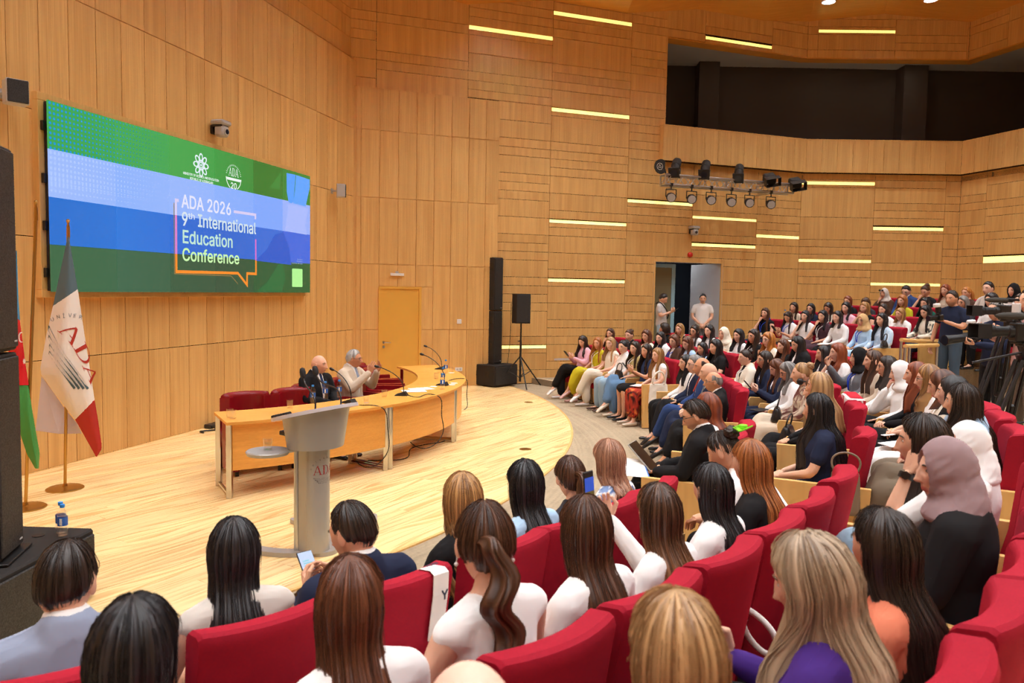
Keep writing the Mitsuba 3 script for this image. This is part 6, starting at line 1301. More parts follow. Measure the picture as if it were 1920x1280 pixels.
# upper block, first row
P(1437, 575, 4, 'f', 'chin', 'knees', 'none:BK', 'slim:NV', 'long:brown:.36:', 'woman with long brown hair in black vest beside an empty seat', lanyard=(40, 70, 190))
P(1495, 582, 4, 'f', 'phone', 'knees', 'tee:W', 'slim:BK', 'long:dark:.34:', 'woman in white tee looking down past an empty seat', lanyard=(40, 70, 190), pitch=.45)
P(1514, 580, 4, 'f', 'chin', 'knees', 'tee:W', 'slim:BK', 'long:black:.28:', 'woman in white tee, hand on chin, in the upper front row')
P(1537, 579, 4, 'f', 'chin', 'cross', 'tee:PL', 'wide:PL', 'long:black:.24:', 'woman in plum suit with her hand at her mouth', lanyard='W')
P(1569, 580, 4, 'f', 'lap', 'knees', 'shirt:W', 'wide:BK', 'long:black:.18:', 'woman in loose white shirt leaning forward', lean=.06)
P(1626, 587, 4, 'f', 'lap', 'knees', 'long:LB', 'skirt:LB', 'hijab:SD', 'woman in sand headscarf and light blue dress with glasses', glasses=True, lanyard=(40, 70, 190))
P(1651, 584, 4, 'f', 'lap', 'knees', 'shirt:LB', 'slim:NV', 'long:black:.34:', 'woman with long black hair in light blue striped shirt', stripes=('shirt', (214, 224, 236)))
# upper block, second row
P(1500, 565, 5, 'f', 'chin', 'knees', 'long:BE', 'slim:BK', 'long:dark:.24:', 'dark haired woman with hand to face near the back wall')
P(1528, 567, 5, 'f', 'cheek', 'knees', 'tee:NV', 'slim:BK', 'long:black:.2:w', 'woman with glasses and wavy black hair, raised hand', glasses=True)
P(1550, 564, 5, 'f', 'lap', 'knees', 'none:CR', 'slim:BK', 'long:dark:.26:', 'woman with dark hair in sleeveless cream looking down', pitch=.4)
P(1580, 564, 5, 'f', 'lap', 'knees', 'long:PK', 'slim:BK', 'long:black:.22:w', 'woman with black hair in bright pink sleeves')
P(1622, 564, 5, 'f', 'chin', 'knees', 'none:BK', 'slim:BK', 'long:honey:.4:', 'woman with very long light brown hair in black')
P(1662, 567, 5, 'f', 'lap', 'knees', 'long:W', 'slim:BK', 'long:dark:.26:', 'woman with dark hair in white near the mustard top')
P(1691, 575, 5, 'f', 'clasp', 'knees', 'shirt:W', 'wide:W', 'long:honey:.16:', 'woman with honey hair leaning on her hands in white shirt', lean=.05)
P(1739, 569, 5, 'f', 'write', 'cross', 'long:CR', 'slim:NV', 'long:black:.34:', 'woman with long black hair in cream patterned blouse writing', pattern=('top', (60, 60, 56), (226, 216, 190)), pitch=.35)
# upper block, third row
P(1597, 553, 6, 'f', 'lap', 'knees', 'long:BK', 'slim:BK', 'long:auburn:.2:', 'woman with auburn bob and blue lanyard near the wall', lanyard=(70, 90, 200))
P(1620, 555, 6, 'f', 'lap', 'knees', 'long:CH', 'slim:BK', 'long:brown:.14:', 'brown haired woman bending forward in charcoal', pitch=.4)
P(1636, 557, 6, 'f', 'lap', 'knees', 'tee:BE', 'slim:BK', 'long:chest:.2:', 'woman with chestnut hair turned away in beige', yaw=-.9)
P(1694, 551, 6, 'f', 'lap', 'knees', 'long:MU', 'slim:BK', 'long:ginger:.16:v', 'woman with short ginger hair in mustard green top', lanyard=(60, 110, 200))
P(1737, 556, 6, 'f', 'lap', 'knees', 'long:GN', 'slim:BK', 'long:black:.24:', 'woman with black hair in green behind the blouse writer')
P(1765, 563, 6, 'm', 'chin', 'cross', 'blazer:NV', 'slim:NV', 'short:black', 'man in navy suit with hand at chin beside the photographer', glasses=True, beard=.6)
# upper block, last row
P(1660, 539, 7, 'f', 'chin', 'knees', 'blazer:BR', 'slim:BK', 'hijab:LN', 'woman in pale headscarf with sunglasses on top and brown jacket', sunglasses=True)
P(1720, 533, 7, 'm', 'lap', 'knees', 'blazer:BL', 'slim:NV', 'short:black', 'man in blue suit and glasses in the last row', glasses=True, pitch=.4, yaw=.3)
P(1746, 532, 7, 'f', 'chin', 'knees', 'tee:BK', 'slim:BK', 'bun:brown', 'woman in black with bowed head in the last row', pitch=.45)
P(1780, 531, 7, 'f', 'lap', 'knees', 'long:BE', 'slim:BK', 'long:auburn:.22:', 'auburn haired woman directly behind the standing photographer')
P(1803, 536, 7, 'f', 'lap', 'knees', 'long:BR', 'slim:BK', 'pony:orange:.2', 'woman with orange tied hair right of the standing photographer')
P(1832, 525, 7, 'm', 'lap', 'knees', 'shirt:LN', 'slim:BK', 'short:black', 'man in pale shirt in the last row at right', beard=.4)
P(1904, 525, 7, 'f', 'hug', 'knees', 'blazer:W', 'slim:BK', 'hijab:BK', 'woman in black headscarf and white jacket at far right')
P(1845, 545, 6, 'f', 'lap', 'knees', 'long:W', 'slim:BK', 'long:black:.14:wv', 'smiling woman with curly black bob at upper right', ang=10.2)
P(1817, 553, 6, 'f', 'lap', 'knees', 'long:CH', 'slim:BK', 'long:grey:.12:wv', 'woman with curly grey hair and glasses at upper right', glasses=True, ang=12.4)
P(1895, 548, 6, 'f', 'lap', 'knees', 'long:BK', 'slim:BK', 'long:black:.16:', 'black haired woman half hidden behind a video camera', ang=8.0)
for r in range(1, 8):
    L = [c for c in CAST if c['row'] == r]
    for c in L:
        p = at_row(c['x'], c['y'], RR[r], FZ[r] + 1.25); c['p'] = p; c['top_z'] = p[2] - FZ[r]
        c['a'] = math.radians(c['ang']) if 'ang' in c else math.atan2(p[1] - CEN[1], p[0] - CEN[0])
    L.sort(key=lambda c: c['a']); gap = .485 / RR[r]
    for it in range(60):
        for u, v in zip(L[:-1], L[1:]):
            d = v['a'] - u['a']
            if d < gap:
                fu, fv = ('ang' in u), ('ang' in v); e = (gap - d) / 2
                if not (fu and fv): u['a'] -= e * (0 if fu else (2 if fv else 1)); v['a'] += e * (0 if fv else (2 if fu else 1))
ENDS = {}
for r in range(1, 8):
    L = sorted([c for c in CAST if c['row'] == r], key=lambda c: c['a'])
    for i, c in enumerate(L):
        lo = L[i - 1]['a'] if i else -9; hi = L[i + 1]['a'] if i + 1 < len(L) else 9; big = 1.1 / RR[r]
        c['end'] = 1 if (c['a'] - lo > big and i and c['row'] < 4) or (i == 0 and c['row'] >= 4) else (-1 if hi - c['a'] > big else 0)
        if c['a'] - lo > big and i and c['row'] < 4: c['end'] = 1
# a sitter faces the stage: its left side points to smaller angles
HELD = []
for i, c in enumerate(CAST):
    R, z = RR[c['row']], FZ[c['row']]; a = c['a']; p = CEN + R * np.array([math.cos(a), math.sin(a)])
    base = 1.246 if c['sex'] == 'f' else 1.276
    s = c.get('sc') or float(np.clip(c['top_z'] / base, .94, 1.06))
    kw = {k: c[k] for k in ('look', 'pitch', 'lean', 'near', 'glasses', 'lanyard', 'tie', 'beard', 'inner', 'shoes', 'yaw', 'stripes', 'pattern', 'earrings', 'skin') if k in c}
    if 'skin' not in kw: kw['skin'] = [(222, 172, 142), (226, 178, 150), (214, 160, 128), (230, 184, 158)][i % 4]
    lb = 'seated ' + c['tag']
    c['key'], c['J'], c['M'] = person(0, (*p, z), a + math.pi, c['sex'], c['pose'], c['legs'], c['top'], c['bot'], c['hair'], label=lb, scale=s, seed=i + 1, **kw)
    auditorium_chair(a, c['row'], 'red chair under the ' + ' '.join(c['tag'].split()[:12]), c.get('end', 0))
# empty chairs the photograph shows
for ang, r, lb, e in ((-40.0, 3, 'empty red auditorium chair between the coral top and the mauve headscarf', 0), (None, 4, 'empty red auditorium chair with raised seat in the upper front row', 0)):
    if ang is None: q = at_row(1470, 600, RR[4] + .2, FZ[4] + .95); ang = math.degrees(math.atan2(q[1] - CEN[1], q[0] - CEN[0]))
    auditorium_chair(math.radians(ang), r, lb, e)
for i, (ang, r) in enumerate(((14.2, 7), (8.6, 7))): auditorium_chair(math.radians(ang), r, ['empty red chair in the last row near the pale shirted man', 'empty red chair in the last row at the far right'][i], 0)
# ------------------------------------------------------------------ the speakers at the table and the people who stand
def stand(x, y, dep, label, **k):
    q = at_depth(x, y, dep); zf = k.pop('zf'); H = q[2] - zf; base = 1.735 if k['sex'] == 'm' else 1.65
    return person(0, (q[0], q[1], zf), k.pop('face'), k.pop('sex'), k.pop('pose'), 'stand', k.pop('top'), k.pop('bot'), k.pop('hair'), label=label, scale=float(np.clip(H / base, .93, 1.08)), **k)
person(0, (*BALD, .0), math.radians(-30), 'm', 'clasp', 'knees', 'blazer:BK', 'slim:BK', 'bald', label='bald man in black suit with blue tie sitting behind the curved table', tie='DN', yaw=.35, pitch=.06, scale=.965, seed=301, near=True, skin=(232, 178, 148), beard=.15)
person(0, (*OLD, .0), math.radians(-20), 'm', 'speak', 'knees', 'blazer:BE', 'slim:BK', 'short:silver', label='grey haired man in beige jacket gesturing as he speaks at the table', tie='MB', yaw=.3, pitch=.05, scale=.975, seed=302, near=True, glasses=True, skin=(206, 146, 112))
WD = WA.o + WA.u * 7.25
dw_key, dwJ, dwM = stand(1242, 544, 17.3, 'standing man in white tee and pale jeans looking at his phone in the doorway', sex='m', pose='stand_phone', face=math.radians(-25), top='tee:LG', bot='slim:LJ', hair='short:black', zf=.5, pitch=.5, yaw=0, seed=303)
stand(1318, 552, 18.0, 'standing man in white short sleeved shirt with clasped hands in the doorway', sex='m', pose='stand_clasp', face=math.radians(-100), top='tee:W', bot='slim:GR', hair='short:black', zf=.5, yaw=0, seed=304, beard=.3)
ph_key, phJ, phM = stand(1788, 536, 12.4, 'standing photographer in navy tee and jeans holding a camera', sex='m', pose='camera', face=math.radians(205), top='tee:NV', bot='slim:DJ', hair='short:dark', zf=.42, yaw=0, seed=305, skin=(206, 150, 118), beard=.7)
op1, op1J, op1M = stand(1872, 553, 9.2, 'standing man in dark navy shirt aiming a long lens behind the tripods', sex='m', pose='telephoto', face=math.radians(190), top='long:NV', bot='slim:BK', hair='short:grey', zf=.42, yaw=.1, seed=306)
op2, op2J, op2M = stand(1938, 527, 8.0, 'standing man in pink shirt at the right edge operating a video camera', sex='m', pose='operate', face=math.radians(185), top='shirt:PKD', bot='slim:TN', hair='short:dark', zf=.42, yaw=0, seed=307, shoes='SD')
# ------------------------------------------------------------------ things the people hold, wear or have put down
pr('phone_glass', (16, 18, 22), .12, .6)
def phone(label, M, kind='dark'):
    """a phone lying in its local xy plane, screen towards +z, long side along y"""
    t = thing('phone', label, 'phone'); part(t, 'case', bev(-.037, .037, -.078, .078, -.005, .004, .004), 'black_plastic', xf=M)
    sc = bev(-.034, .034, -.074, .074, .0042, .0048, .0002)
    if kind == 'lit':
        k = fresh(t + '__screen'); scene[k] = mikit.ply(moved(sc, M), 'phone_glass', emitter=glow((206, 222, 250)))
        for i in range(6):
            w = [.03, .042, .036, .04, .028, .038][i]; k = fresh(t + '__screen__text_line'); scene[k] = mikit.ply(moved(box(-.022, -.022 + w, .03 - .011 * i, .034 - .011 * i, .0048, .0052), M), 'phone_glass', emitter=glow((120, 214, 220)))
    elif kind == 'photo':
        k = fresh(t + '__screen'); scene[k] = mikit.ply(moved(box(-.034, .034, -.012, .05, .0042, .0048), M), 'phone_glass', emitter=glow((40, 84, 190)))
        k = fresh(t + '__screen_picture'); scene[k] = mikit.ply(moved(box(-.034, .034, -.05, -.012, .0042, .0048), M), 'phone_glass', emitter=glow((96, 82, 40)))
    elif kind == 'teal':
        k = fresh(t + '__screen'); scene[k] = mikit.ply(moved(sc, M), 'phone_glass', emitter=glow((72, 112, 116)))
        for i in range(8): k = fresh(t + '__screen__text_line'); scene[k] = mikit.ply(moved(box(-.024, .0 + .004 * (i % 3), .05 - .011 * i, .054 - .011 * i, .0048, .0052), M), 'phone_glass', emitter=glow((40, 84, 70)))
    else: part(t, 'screen', sc, 'phone_glass', xf=M)
    return t
def rotM(R, o): M = np.eye(4); M[:3, :3] = R; M[:3, 3] = o; return M
for c in CAST:
    J, M = c['J'], c['M']; tg = ' '.join(c['tag'].split()[:12])
    if c['pose'] in ('phone',):
        mid = (J['w1'] + J['w-1']) / 2 + A_([.10, 0, .065]); z = A_([-.75, 0, .65]); z /= np.linalg.norm(z); x = A_([0, -1., 0]); y = np.cross(z, x)
        kind = 'lit' if 'lit phone' in c['tag'] else ('teal' if 'purple' in c['tag'] else 'dark'); phone('phone held by the ' + tg, M @ rotM(np.c_[x, y, z], mid), kind)
    if c['pose'] == 'phoneup':
        mid = J['w-1'] + A_([.085, .03, .12]); z = A_([-1., 0, .1]); z /= np.linalg.norm(z); x = A_([0, -1., 0]); y = np.cross(z, x); phone('phone held up by the ' + tg, M @ rotM(np.c_[x, y, z], mid), 'photo' if 'photograph' in c['tag'] else 'dark')
    if c.get('tablet'):
        mid = (J['w1'] + J['w-1']) / 2 + A_([.13, 0, .09]); z = A_([-.72, 0, .7]); z /= np.linalg.norm(z); x = A_([0, -1., 0]); y = np.cross(z, x); Mt = M @ rotM(np.c_[x, y, z], mid); t = thing('tablet', 'dark tablet held on the lap by the man in black suit', 'tablet')
        part(t, 'case', bev(-.105, .105, -.14, .14, -.012, .0, .004), 'silver_paint', xf=Mt); part(t, 'screen', bev(-.1, .1, -.135, .135, .0, .002, .0006), 'phone_glass', xf=Mt)
        t = thing('paper_sheet', 'white sheets of paper on the lap beside the tablet', 'paper'); part(t, 'top_sheet', bev(-.1, .1, -.14, .14, -.001, .001, .0004), 'paper', xf=M @ rotM(rot(.5, -.1, -.3), J['w1'] + A_([.16, .09, .03])))
        part(t, 'folder', bev(-.1, .1, -.13, .13, -.004, -.002, .0004), 'blue_label', xf=M @ rotM(rot(.5, -.1, -.3), J['w1'] + A_([.15, .08, .026])))
    if c.get('pen'):
        t = thing('notebook', 'notebook on the lap of the woman in cream jacket', 'notebook'); part(t, 'cover', bev(-.09, .09, -.11, .11, -.008, .004, .002), 'blue_label', xf=M @ rotM(rot(0, .1, 0), (J['w1'] + J['w-1']) / 2 + A_([.10, 0, -.0]))); part(t, 'page', bev(-.085, .085, -.105, .105, .004, .006, .001), 'paper', xf=M @ rotM(rot(0, .1, 0), (J['w1'] + J['w-1']) / 2 + A_([.10, 0, -.0])))
        t = thing('pen', 'white pen in the hand of the woman in cream jacket', 'pen'); p0 = J['w-1'] + A_([.10, .03, .02]); part(t, 'barrel', cyl(M[:3, :3] @ p0 + M[:3, 3], M[:3, :3] @ (p0 + A_([.05, .0, .13])) + M[:3, 3], .006, 10), 'white_plastic', 40)
    if c.get('headphones'):
        h = J['nb'] + A_([.02, 0, .05]); t = thing('headphones', 'black headphones round the neck of the blonde woman in striped blouse', 'headphones'); part(t, 'band', tube([h + A_([-.085 * math.cos(q) , .085 * math.sin(q), -.01]) for q in np.linspace(-2.2, 2.2, 20)], .008, 6), 'black_plastic', True, xf=M)
        for s in (1, -1): part(t, 'ear_cup', moved(trimesh.creation.icosphere(subdivisions=2), M @ rotM(np.diag([.035, .022, .035]), h + A_([.055, s * .07, -.015]))), 'black_plastic', True)
    if c.get('sunglasses'):
        H = J['head']; t = thing('sunglasses', 'dark sunglasses pushed up on the pale headscarf', 'sunglasses'); part(t, 'lens', cat(*[moved(trimesh.creation.icosphere(subdivisions=2), M @ rotM(rot(c['a'] * 0) @ np.diag([.008, .03, .022]), H + A_([.118, s * .036, .075]))) for s in (1, -1)]), 'phone_glass', True)
    if c.get('brooch'):
        t = thing('brooch', 'yellow round brooch on the chest of the navy dress', 'brooch'); part(t, 'disc', moved(trimesh.creation.icosphere(subdivisions=2), M @ rotM(np.diag([.008, .022, .024]), J['chest'] + A_([.137, .05, .05]))), 'brass', True)
    if 'claw clip' in c['tag']:
        H = J['head'] + A_([-.085, 0, .125]); t = thing('hair_clip', 'bright green claw clip in a dark bun', 'hair clip'); pr('green_plastic', (128, 214, 40), .35, .5)
        for s in (1, -1): part(t, 'claw', cat(bev(-.012, .012, -.065, .065, -.004, .004, .002), *[bev(-.012, .03, -.06 + .03 * q, -.05 + .03 * q, -.004, .004, .002) for q in range(5)]), 'green_plastic', xf=M @ rotM(rot(0, -.5 * s + (math.pi if s < 0 else 0), 0), H + A_([.012 * s, 0, .01])))
        part(t, 'hinge', cat(bev(-.02, .02, -.02, .02, .01, .035, .004)), 'green_plastic', xf=M @ rotM(np.eye(3), H))
    if 'wristwatch' in c['tag'] or 'lit phone' in c['tag']:
        w, e = J['w1'], J['e1']; d = (w - e) / np.linalg.norm(w - e); q = w - d * .025; lbl = 'black wristwatch on the raised arm of the woman in white tee' if 'tee' in c['tag'] else 'black smartwatch on the wrist of the man in navy suit'
        t = thing('wristwatch', lbl, 'watch'); rr = .034 if 'tee' in c['tag'] else .046; g = lambda p: M[:3, :3] @ p + M[:3, 3]; part(t, 'strap', cyl(g(q - d * .012), g(q + d * .012), rr, 18), 'black_plastic', 40); part(t, 'face', cyl(g(q + A_([0, rr - .004, .008])), g(q + A_([0, rr + .008, .012])), .018, 16), 'phone_glass', 40)
def find(s): return next(c for c in CAST if s in c['tag'])
def gM(c, loc, R=np.eye(3)): return c['M'] @ rotM(R, A_(loc, float))
mid = (dwJ['w1'] + dwJ['w-1']) / 2 + A_([.10, 0, .05]); z = A_([-.6, 0, .8]); x = A_([0, -1., 0]); y = np.cross(z, x); phone('phone held by the man in white tee in the doorway', dwM @ rotM(np.c_[x, y, z], mid))
t = thing('shoulder_strap', 'black bag strap across the white tee of the man in the doorway', 'strap'); g_ = dwJ['sh']; part(t, 'band', tube(spline([g_ + [-.09, -.10, .03], g_ + [-.0, -.11, .065], g_ + [.10, -.06, -.04], dwJ['chest'] + [.15, .03, -.02], dwJ['waist'] + [.13, .13, -.02], dwJ['waist'] + [-.02, .19, -.06]], 24), .016, 6), 'black_plastic', True, xf=dwM)
# bags
def tote(label, M, w, h, text=(), strap=True, col=(232, 226, 214), d=.05):
    t = thing('tote_bag', label, 'bag'); b = m3.Manifold.hull_points(A_([(x, y, z) for x in (-w / 2, w / 2) for y in (-d / 2, d / 2) for z in (0, .03)] + [(x, y, h) for x in (-w / 2 * .94, w / 2 * .94) for y in (-.008, .008)]))
    V, F = soft(b, .03, 3); n = meshkit.noise(V * 17, 3)[:, None] - .5; V = V + n * [.0, .022, .0]; part(t, 'body', trimesh.Trimesh(V, F, process=False), 'cloth', True, color=np.tile(lin(col), (len(V), 1)), xf=M)
    if strap:
        for y in (-.012, .012): s_ = tube(spline([(-w * .25, y, h - .01), (-w * .22, y - .02, h + .14), (0, y - .03, h + .19), (w * .22, y - .02, h + .14), (w * .25, y, h - .01)], 20), .011, 6); part(t, 'strap', s_, 'cloth', True, color=np.tile(lin(col), (len(s_.vertices), 1)), xf=M)
    for i, ln in enumerate(text):
        P_ = textpoly(ln, .022, True); b_ = P_.bounds; m = prism(sa.translate(P_, -w * .36 - b_[0], h * .72 - i * .034), 0, .002); k = moved(m, M @ frame_M((0, -d / 2 - .004, 0), (1, 0, 0), (0, 0, 1.), (0, -1, 0))); part(t, 'lettering', k, 'print', color=np.tile(lin((38, 56, 110)), (len(m.vertices), 1)))
    if text:
        fr_ = sg.LineString([(-w * .2, h * .72 + .035), (-w * .42, h * .72 + .035), (-w * .42, h * .72 - .085), (w * .2, h * .72 - .085), (w * .25, h * .72 - .11), (w * .26, h * .72 - .085), (w * .36, h * .72 - .085), (w * .36, h * .72 + .02)]).buffer(.003); k = moved(prism(fr_, 0, .002), M @ frame_M((0, -d / 2 - .003, 0), (1, 0, 0), (0, 0, 1.), (0, -1, 0))); part(t, 'printed_frame', k, 'print', color=np.tile(lin((200, 70, 60)), (len(k.vertices), 1)))
    return t
def handbag(label, M, w=.26, d=.1, h=.16, col='BK', strap=True):
    t = thing('handbag', label, 'bag'); V, F = soft(m3.Manifold.hull_points(A_([(x, y, z) for x in (-w / 2, w / 2) for y in (-d / 2, d / 2) for z in (0, .02)] + [(x, y, h) for x in (-w * .44, w * .44) for y in (-d * .2, d * .2)])), .03, 4); part(t, 'body', trimesh.Trimesh(V, F, process=False), 'leather', True, color=np.tile(lin(rgbc(col)), (len(V), 1)), xf=M)
    s_ = tube(spline([(-w * .36, 0, h - .01), (-w * .28, .02, h + .09), (w * .28, .02, h + .09), (w * .36, 0, h - .01)], 18), .008, 6); part(t, 'strap', s_, 'leather', True, color=np.tile(lin(rgbc(col)), (len(s_.vertices), 1)), xf=M)
    part(t, 'clasp', bev(-.02, .02, -d * .42, -d * .36, h * .55, h * .65, .002), 'brass', xf=M); return t
cw = find('patterned red skirt'); tote('white canvas tote bag hanging over the wooden seat end beside the patterned red skirt', gM(cw, (.12, .335, .36), rot(math.pi)), .32, .34)
cb = find('olive top'); handbag('black handbag on the lap of the woman in olive top', gM(cb, (.28, -.05, .585), rot(math.pi / 2)))
cd = find('light blue striped shirt'); handbag('small black bag on the wooden seat end beside the light blue striped shirt', gM(cd, (.18, .0 + .29, .665), rot(1.2)), .2, .1, .12)
cn = find('navy dress'); handbag('shiny black handbag on the lap of the woman in navy dress', gM(cn, (.26, -.03, .59), rot(1.3)), .3, .14, .16); cs_ = find('striped blouse'); handbag('black handbag on the lap of the blonde woman in striped blouse', gM(cs_, (.26, 0, .60), rot(1.4)), .28, .12, .15)
q = at(1600, 905, .24); tote('pale blue tote bag printed with the conference title standing on the floor by the aisle', M_((q[0], q[1], .241), -.35), .36, .36, ('International', 'Education', 'Conference'), col=(196, 212, 230))
q = at_depth(1586, 872, 4.9); handbag('taupe leather handbag hanging beside the conference tote bag', M_((q[0], q[1], .62), -.4), .2, .1, .3, (120, 102, 84))
q = at(1165, 752, .0); t = thing('gift_bag', 'small lime green bag on the carpet under the front row seats', 'bag'); part(t, 'body', lf(bev(-.09, .09, -.04, .04, 0.001, .17, .006), (q[0], q[1] + .2, 0), .6), 'lime', ); pr('lime', (176, 206, 44), .5, .3); part(t, 'handle', lf(tube([(-.04, 0, .165), (-.03, 0, .22), (.03, 0, .22), (.04, 0, .165)], .005, 6), (q[0], q[1] + .2, 0), .6), 'lime')
q = at(1547, 985, .24); t = thing('backpack', 'small grey fabric backpack on the floor behind the second row', 'bag'); V, F = soft(union([sph((0, 0, .12), (.13, .1, .12), 14), sph((.02, 0, .2), (.1, .09, .09), 14)]), .03, 4); V[:, 2] = np.maximum(V[:, 2], .002); part(t, 'body', trimesh.Trimesh(V, F, process=False), 'cloth', True, color=np.tile(lin((96, 104, 114)), (len(V), 1)), xf=M_((q[0] + .1, q[1] + .1, .24))); s_ = tube(spline([(-.1, .02, .1), (-.13, .05, .25), (-.03, .06, .3), (.05, .03, .27)], 16), .016, 6); part(t, 'strap', s_, 'cloth', True, color=np.tile(lin((150, 160, 172)), (len(s_.vertices), 1)), xf=M_((q[0] + .1, q[1] + .1, .24)))
# the printed band over the seat of the man in navy suit, a white strap on another seat
c = find('navy suit looking'); t = thing('tote_bag', 'white printed bag strap laid over the red seat of the man in navy suit', 'bag strap')
path = [(-.20, .70), (-.232, .88), (-.25, .985), (-.272, 1.004), (-.338, 1.015), (-.366, 1.0), (-.364, .92), (-.335, .74)]
pp = np.array(path); nn = np.gradient(pp, axis=0); nn = np.c_[-nn[:, 1], nn[:, 0]]; nn /= np.linalg.norm(nn, axis=1)[:, None]; V = []; w0 = .035
for (x, z), (a_, b_) in zip(pp, -nn): V += [(x - a_ * .004, -.13 - w0, z - b_ * .004 + .004), (x - a_ * .004, -.13 + w0, z - b_ * .004 + .004), (x - a_ * .008, -.13 + w0, z - b_ * .008 + .006), (x - a_ * .008, -.13 - w0, z - b_ * .008 + .006)]
F = [];
for i in range(len(pp) - 1):
    for k in range(4): l = (k + 1) % 4; F += [[4 * i + k, 4 * i + l, 4 * i + 4 + k], [4 * i + l, 4 * i + 4 + l, 4 * i + 4 + k]]
Cp = np.r_[CEN + RR[1] * np.array([math.cos(c['a']), math.sin(c['a'])]), 0]; CM = M_(Cp, c['a'] + math.pi)
part(t, 'band', trimesh.Trimesh(np.array(V), np.array(F), process=False), 'cloth', color=np.tile(lin((228, 224, 218)), (len(V), 1)), xf=CM)
for tx, xz, dx in (('HORS', (-.33, 1.088), .0), ('Y', (-.383, .99), .0)):
    P_ = textpoly(tx, .034, True); b_ = P_.bounds; P_ = sa.translate(P_, -(b_[0] + b_[2]) / 2, -(b_[1] + b_[3]) / 2); m = prism(P_, 0, .002)
    Mx = frame_M((-.305, -.13, 1.0215), (0, -1, 0), (1, 0, 0.1), (0.1, 0, 1.)) if tx == 'HORS' else frame_M((-.381, -.13, .93), (0, -1, 0), (0, 0, 1.), (-1, 0, 0))
    part(t, 'lettering', m, 'print', color=np.tile(lin((40, 48, 66)), (len(m.vertices), 1)), xf=CM @ Mx @ (M_((0, 0, 0), 0, .42) if tx == 'HORS' else np.eye(4)))
c = find('before a wooden seat end'); t = thing('bag_strap', 'white bag strap hanging over an armrest between two second row seats', 'bag strap'); Cp = np.r_[CEN + RR[2] * np.array([math.cos(c['a']), math.sin(c['a'])]), FZ[2]]; s_ = tube(spline([(-.25, .255, .70), (-.33, .25, .66), (-.37, .235, .58), (-.34, .22, .53), (-.28, .235, .56), (-.25, .25, .66)], 30), .012, 6); part(t, 'loop', s_, 'cloth', True, color=np.tile(lin((232, 230, 226)), (len(s_.vertices), 1)), xf=M_(Cp, c['a'] + math.pi))
c = find('short brown hair behind'); t = thing('draped_jacket', 'red and white striped jacket draped over a red seat back in the middle block', 'jacket'); Cp = np.r_[CEN + RR[2] * np.array([math.cos(c['a'] + .0), math.sin(c['a'])]), FZ[2]]
s_ = bev(-.385, -.235, -.22, .22, .70, 1.03, .03).subdivide().subdivide(); s_.vertices += (meshkit.noise(np.array(s_.vertices) * 14, 2)[:, None] - .5) * .02; part(t, 'cloth', s_, 'cloth', True, color=(lin((176, 30, 44)), lin((232, 226, 224)), None, (np.sin(s_.vertices[:, 2] * 120) > .55) * 1., 0.), xf=M_(Cp, c['a'] + math.pi))
# papers and booklets on laps
for nm, lb in (('yellow top', 'small white booklet in the hands of the woman in yellow'), ('sleeveless cream top and white', 'small card held by the blonde woman in cream'), ('patterned red skirt', 'white sheet on the lap of the woman in patterned red skirt'), ('white tee, hand on chin', 'cream booklet on the lap of the woman in white tee, upper front row'), ('curly brown hair and glasses', 'white sheet of paper on the lap of the curly haired woman'), ('older woman', 'white folded paper and phone on the lap of the older woman'), ('grey black hair', 'dark booklet on the lap of the woman with grey black hair'), ('loose white shirt leaning', 'white tote folded on the lap of the woman leaning forward'), ('cream patterned blouse writing', 'white notepad on the knee of the woman in patterned blouse')):
    c = find(nm); t = thing('booklet', lb, 'paper'); part(t, 'cover', bev(-.08, .08, -.105, .105, -.004, .004, .002), 'paper' if 'dark' not in lb else 'black_plastic', xf=gM(c, (.33, -.02, .625), rot(.4, .12, .05)))
c = find('small' if False else 'past an empty seat'); q = at_row(1472, 588, RR[4] + .35, FZ[4] + 1.05); bottle(q[:2], FZ[4] + 1.012, 'small bottle standing on the top of the empty seat in the upper front row', h=.2)
# handrail beside the upper block
t = thing('handrail', 'wooden handrail on steel posts at the end of the upper block', 'railing')
h0, h1 = at_row(1690, 637, 13.75, 1.25), at_depth(1758, 642, 12.9); h2, h3 = at_row(1697, 649, 13.35, 1.25), at_depth(1758, 647, 12.3)
for a_, b_ in ((h0, h1), (h2, h3)): part(t, 'rail', tube([a_, b_], .032, 12), 'seat_wood', 40)
for a_ in (h0, h2, h2 * .97 + h3 * .03 + [.05, 0, 0], h1, h3): part(t, 'post', cyl((a_[0], a_[1], .42), (a_[0], a_[1], a_[2] - .02), .02, 10), 'aluminium', 40)
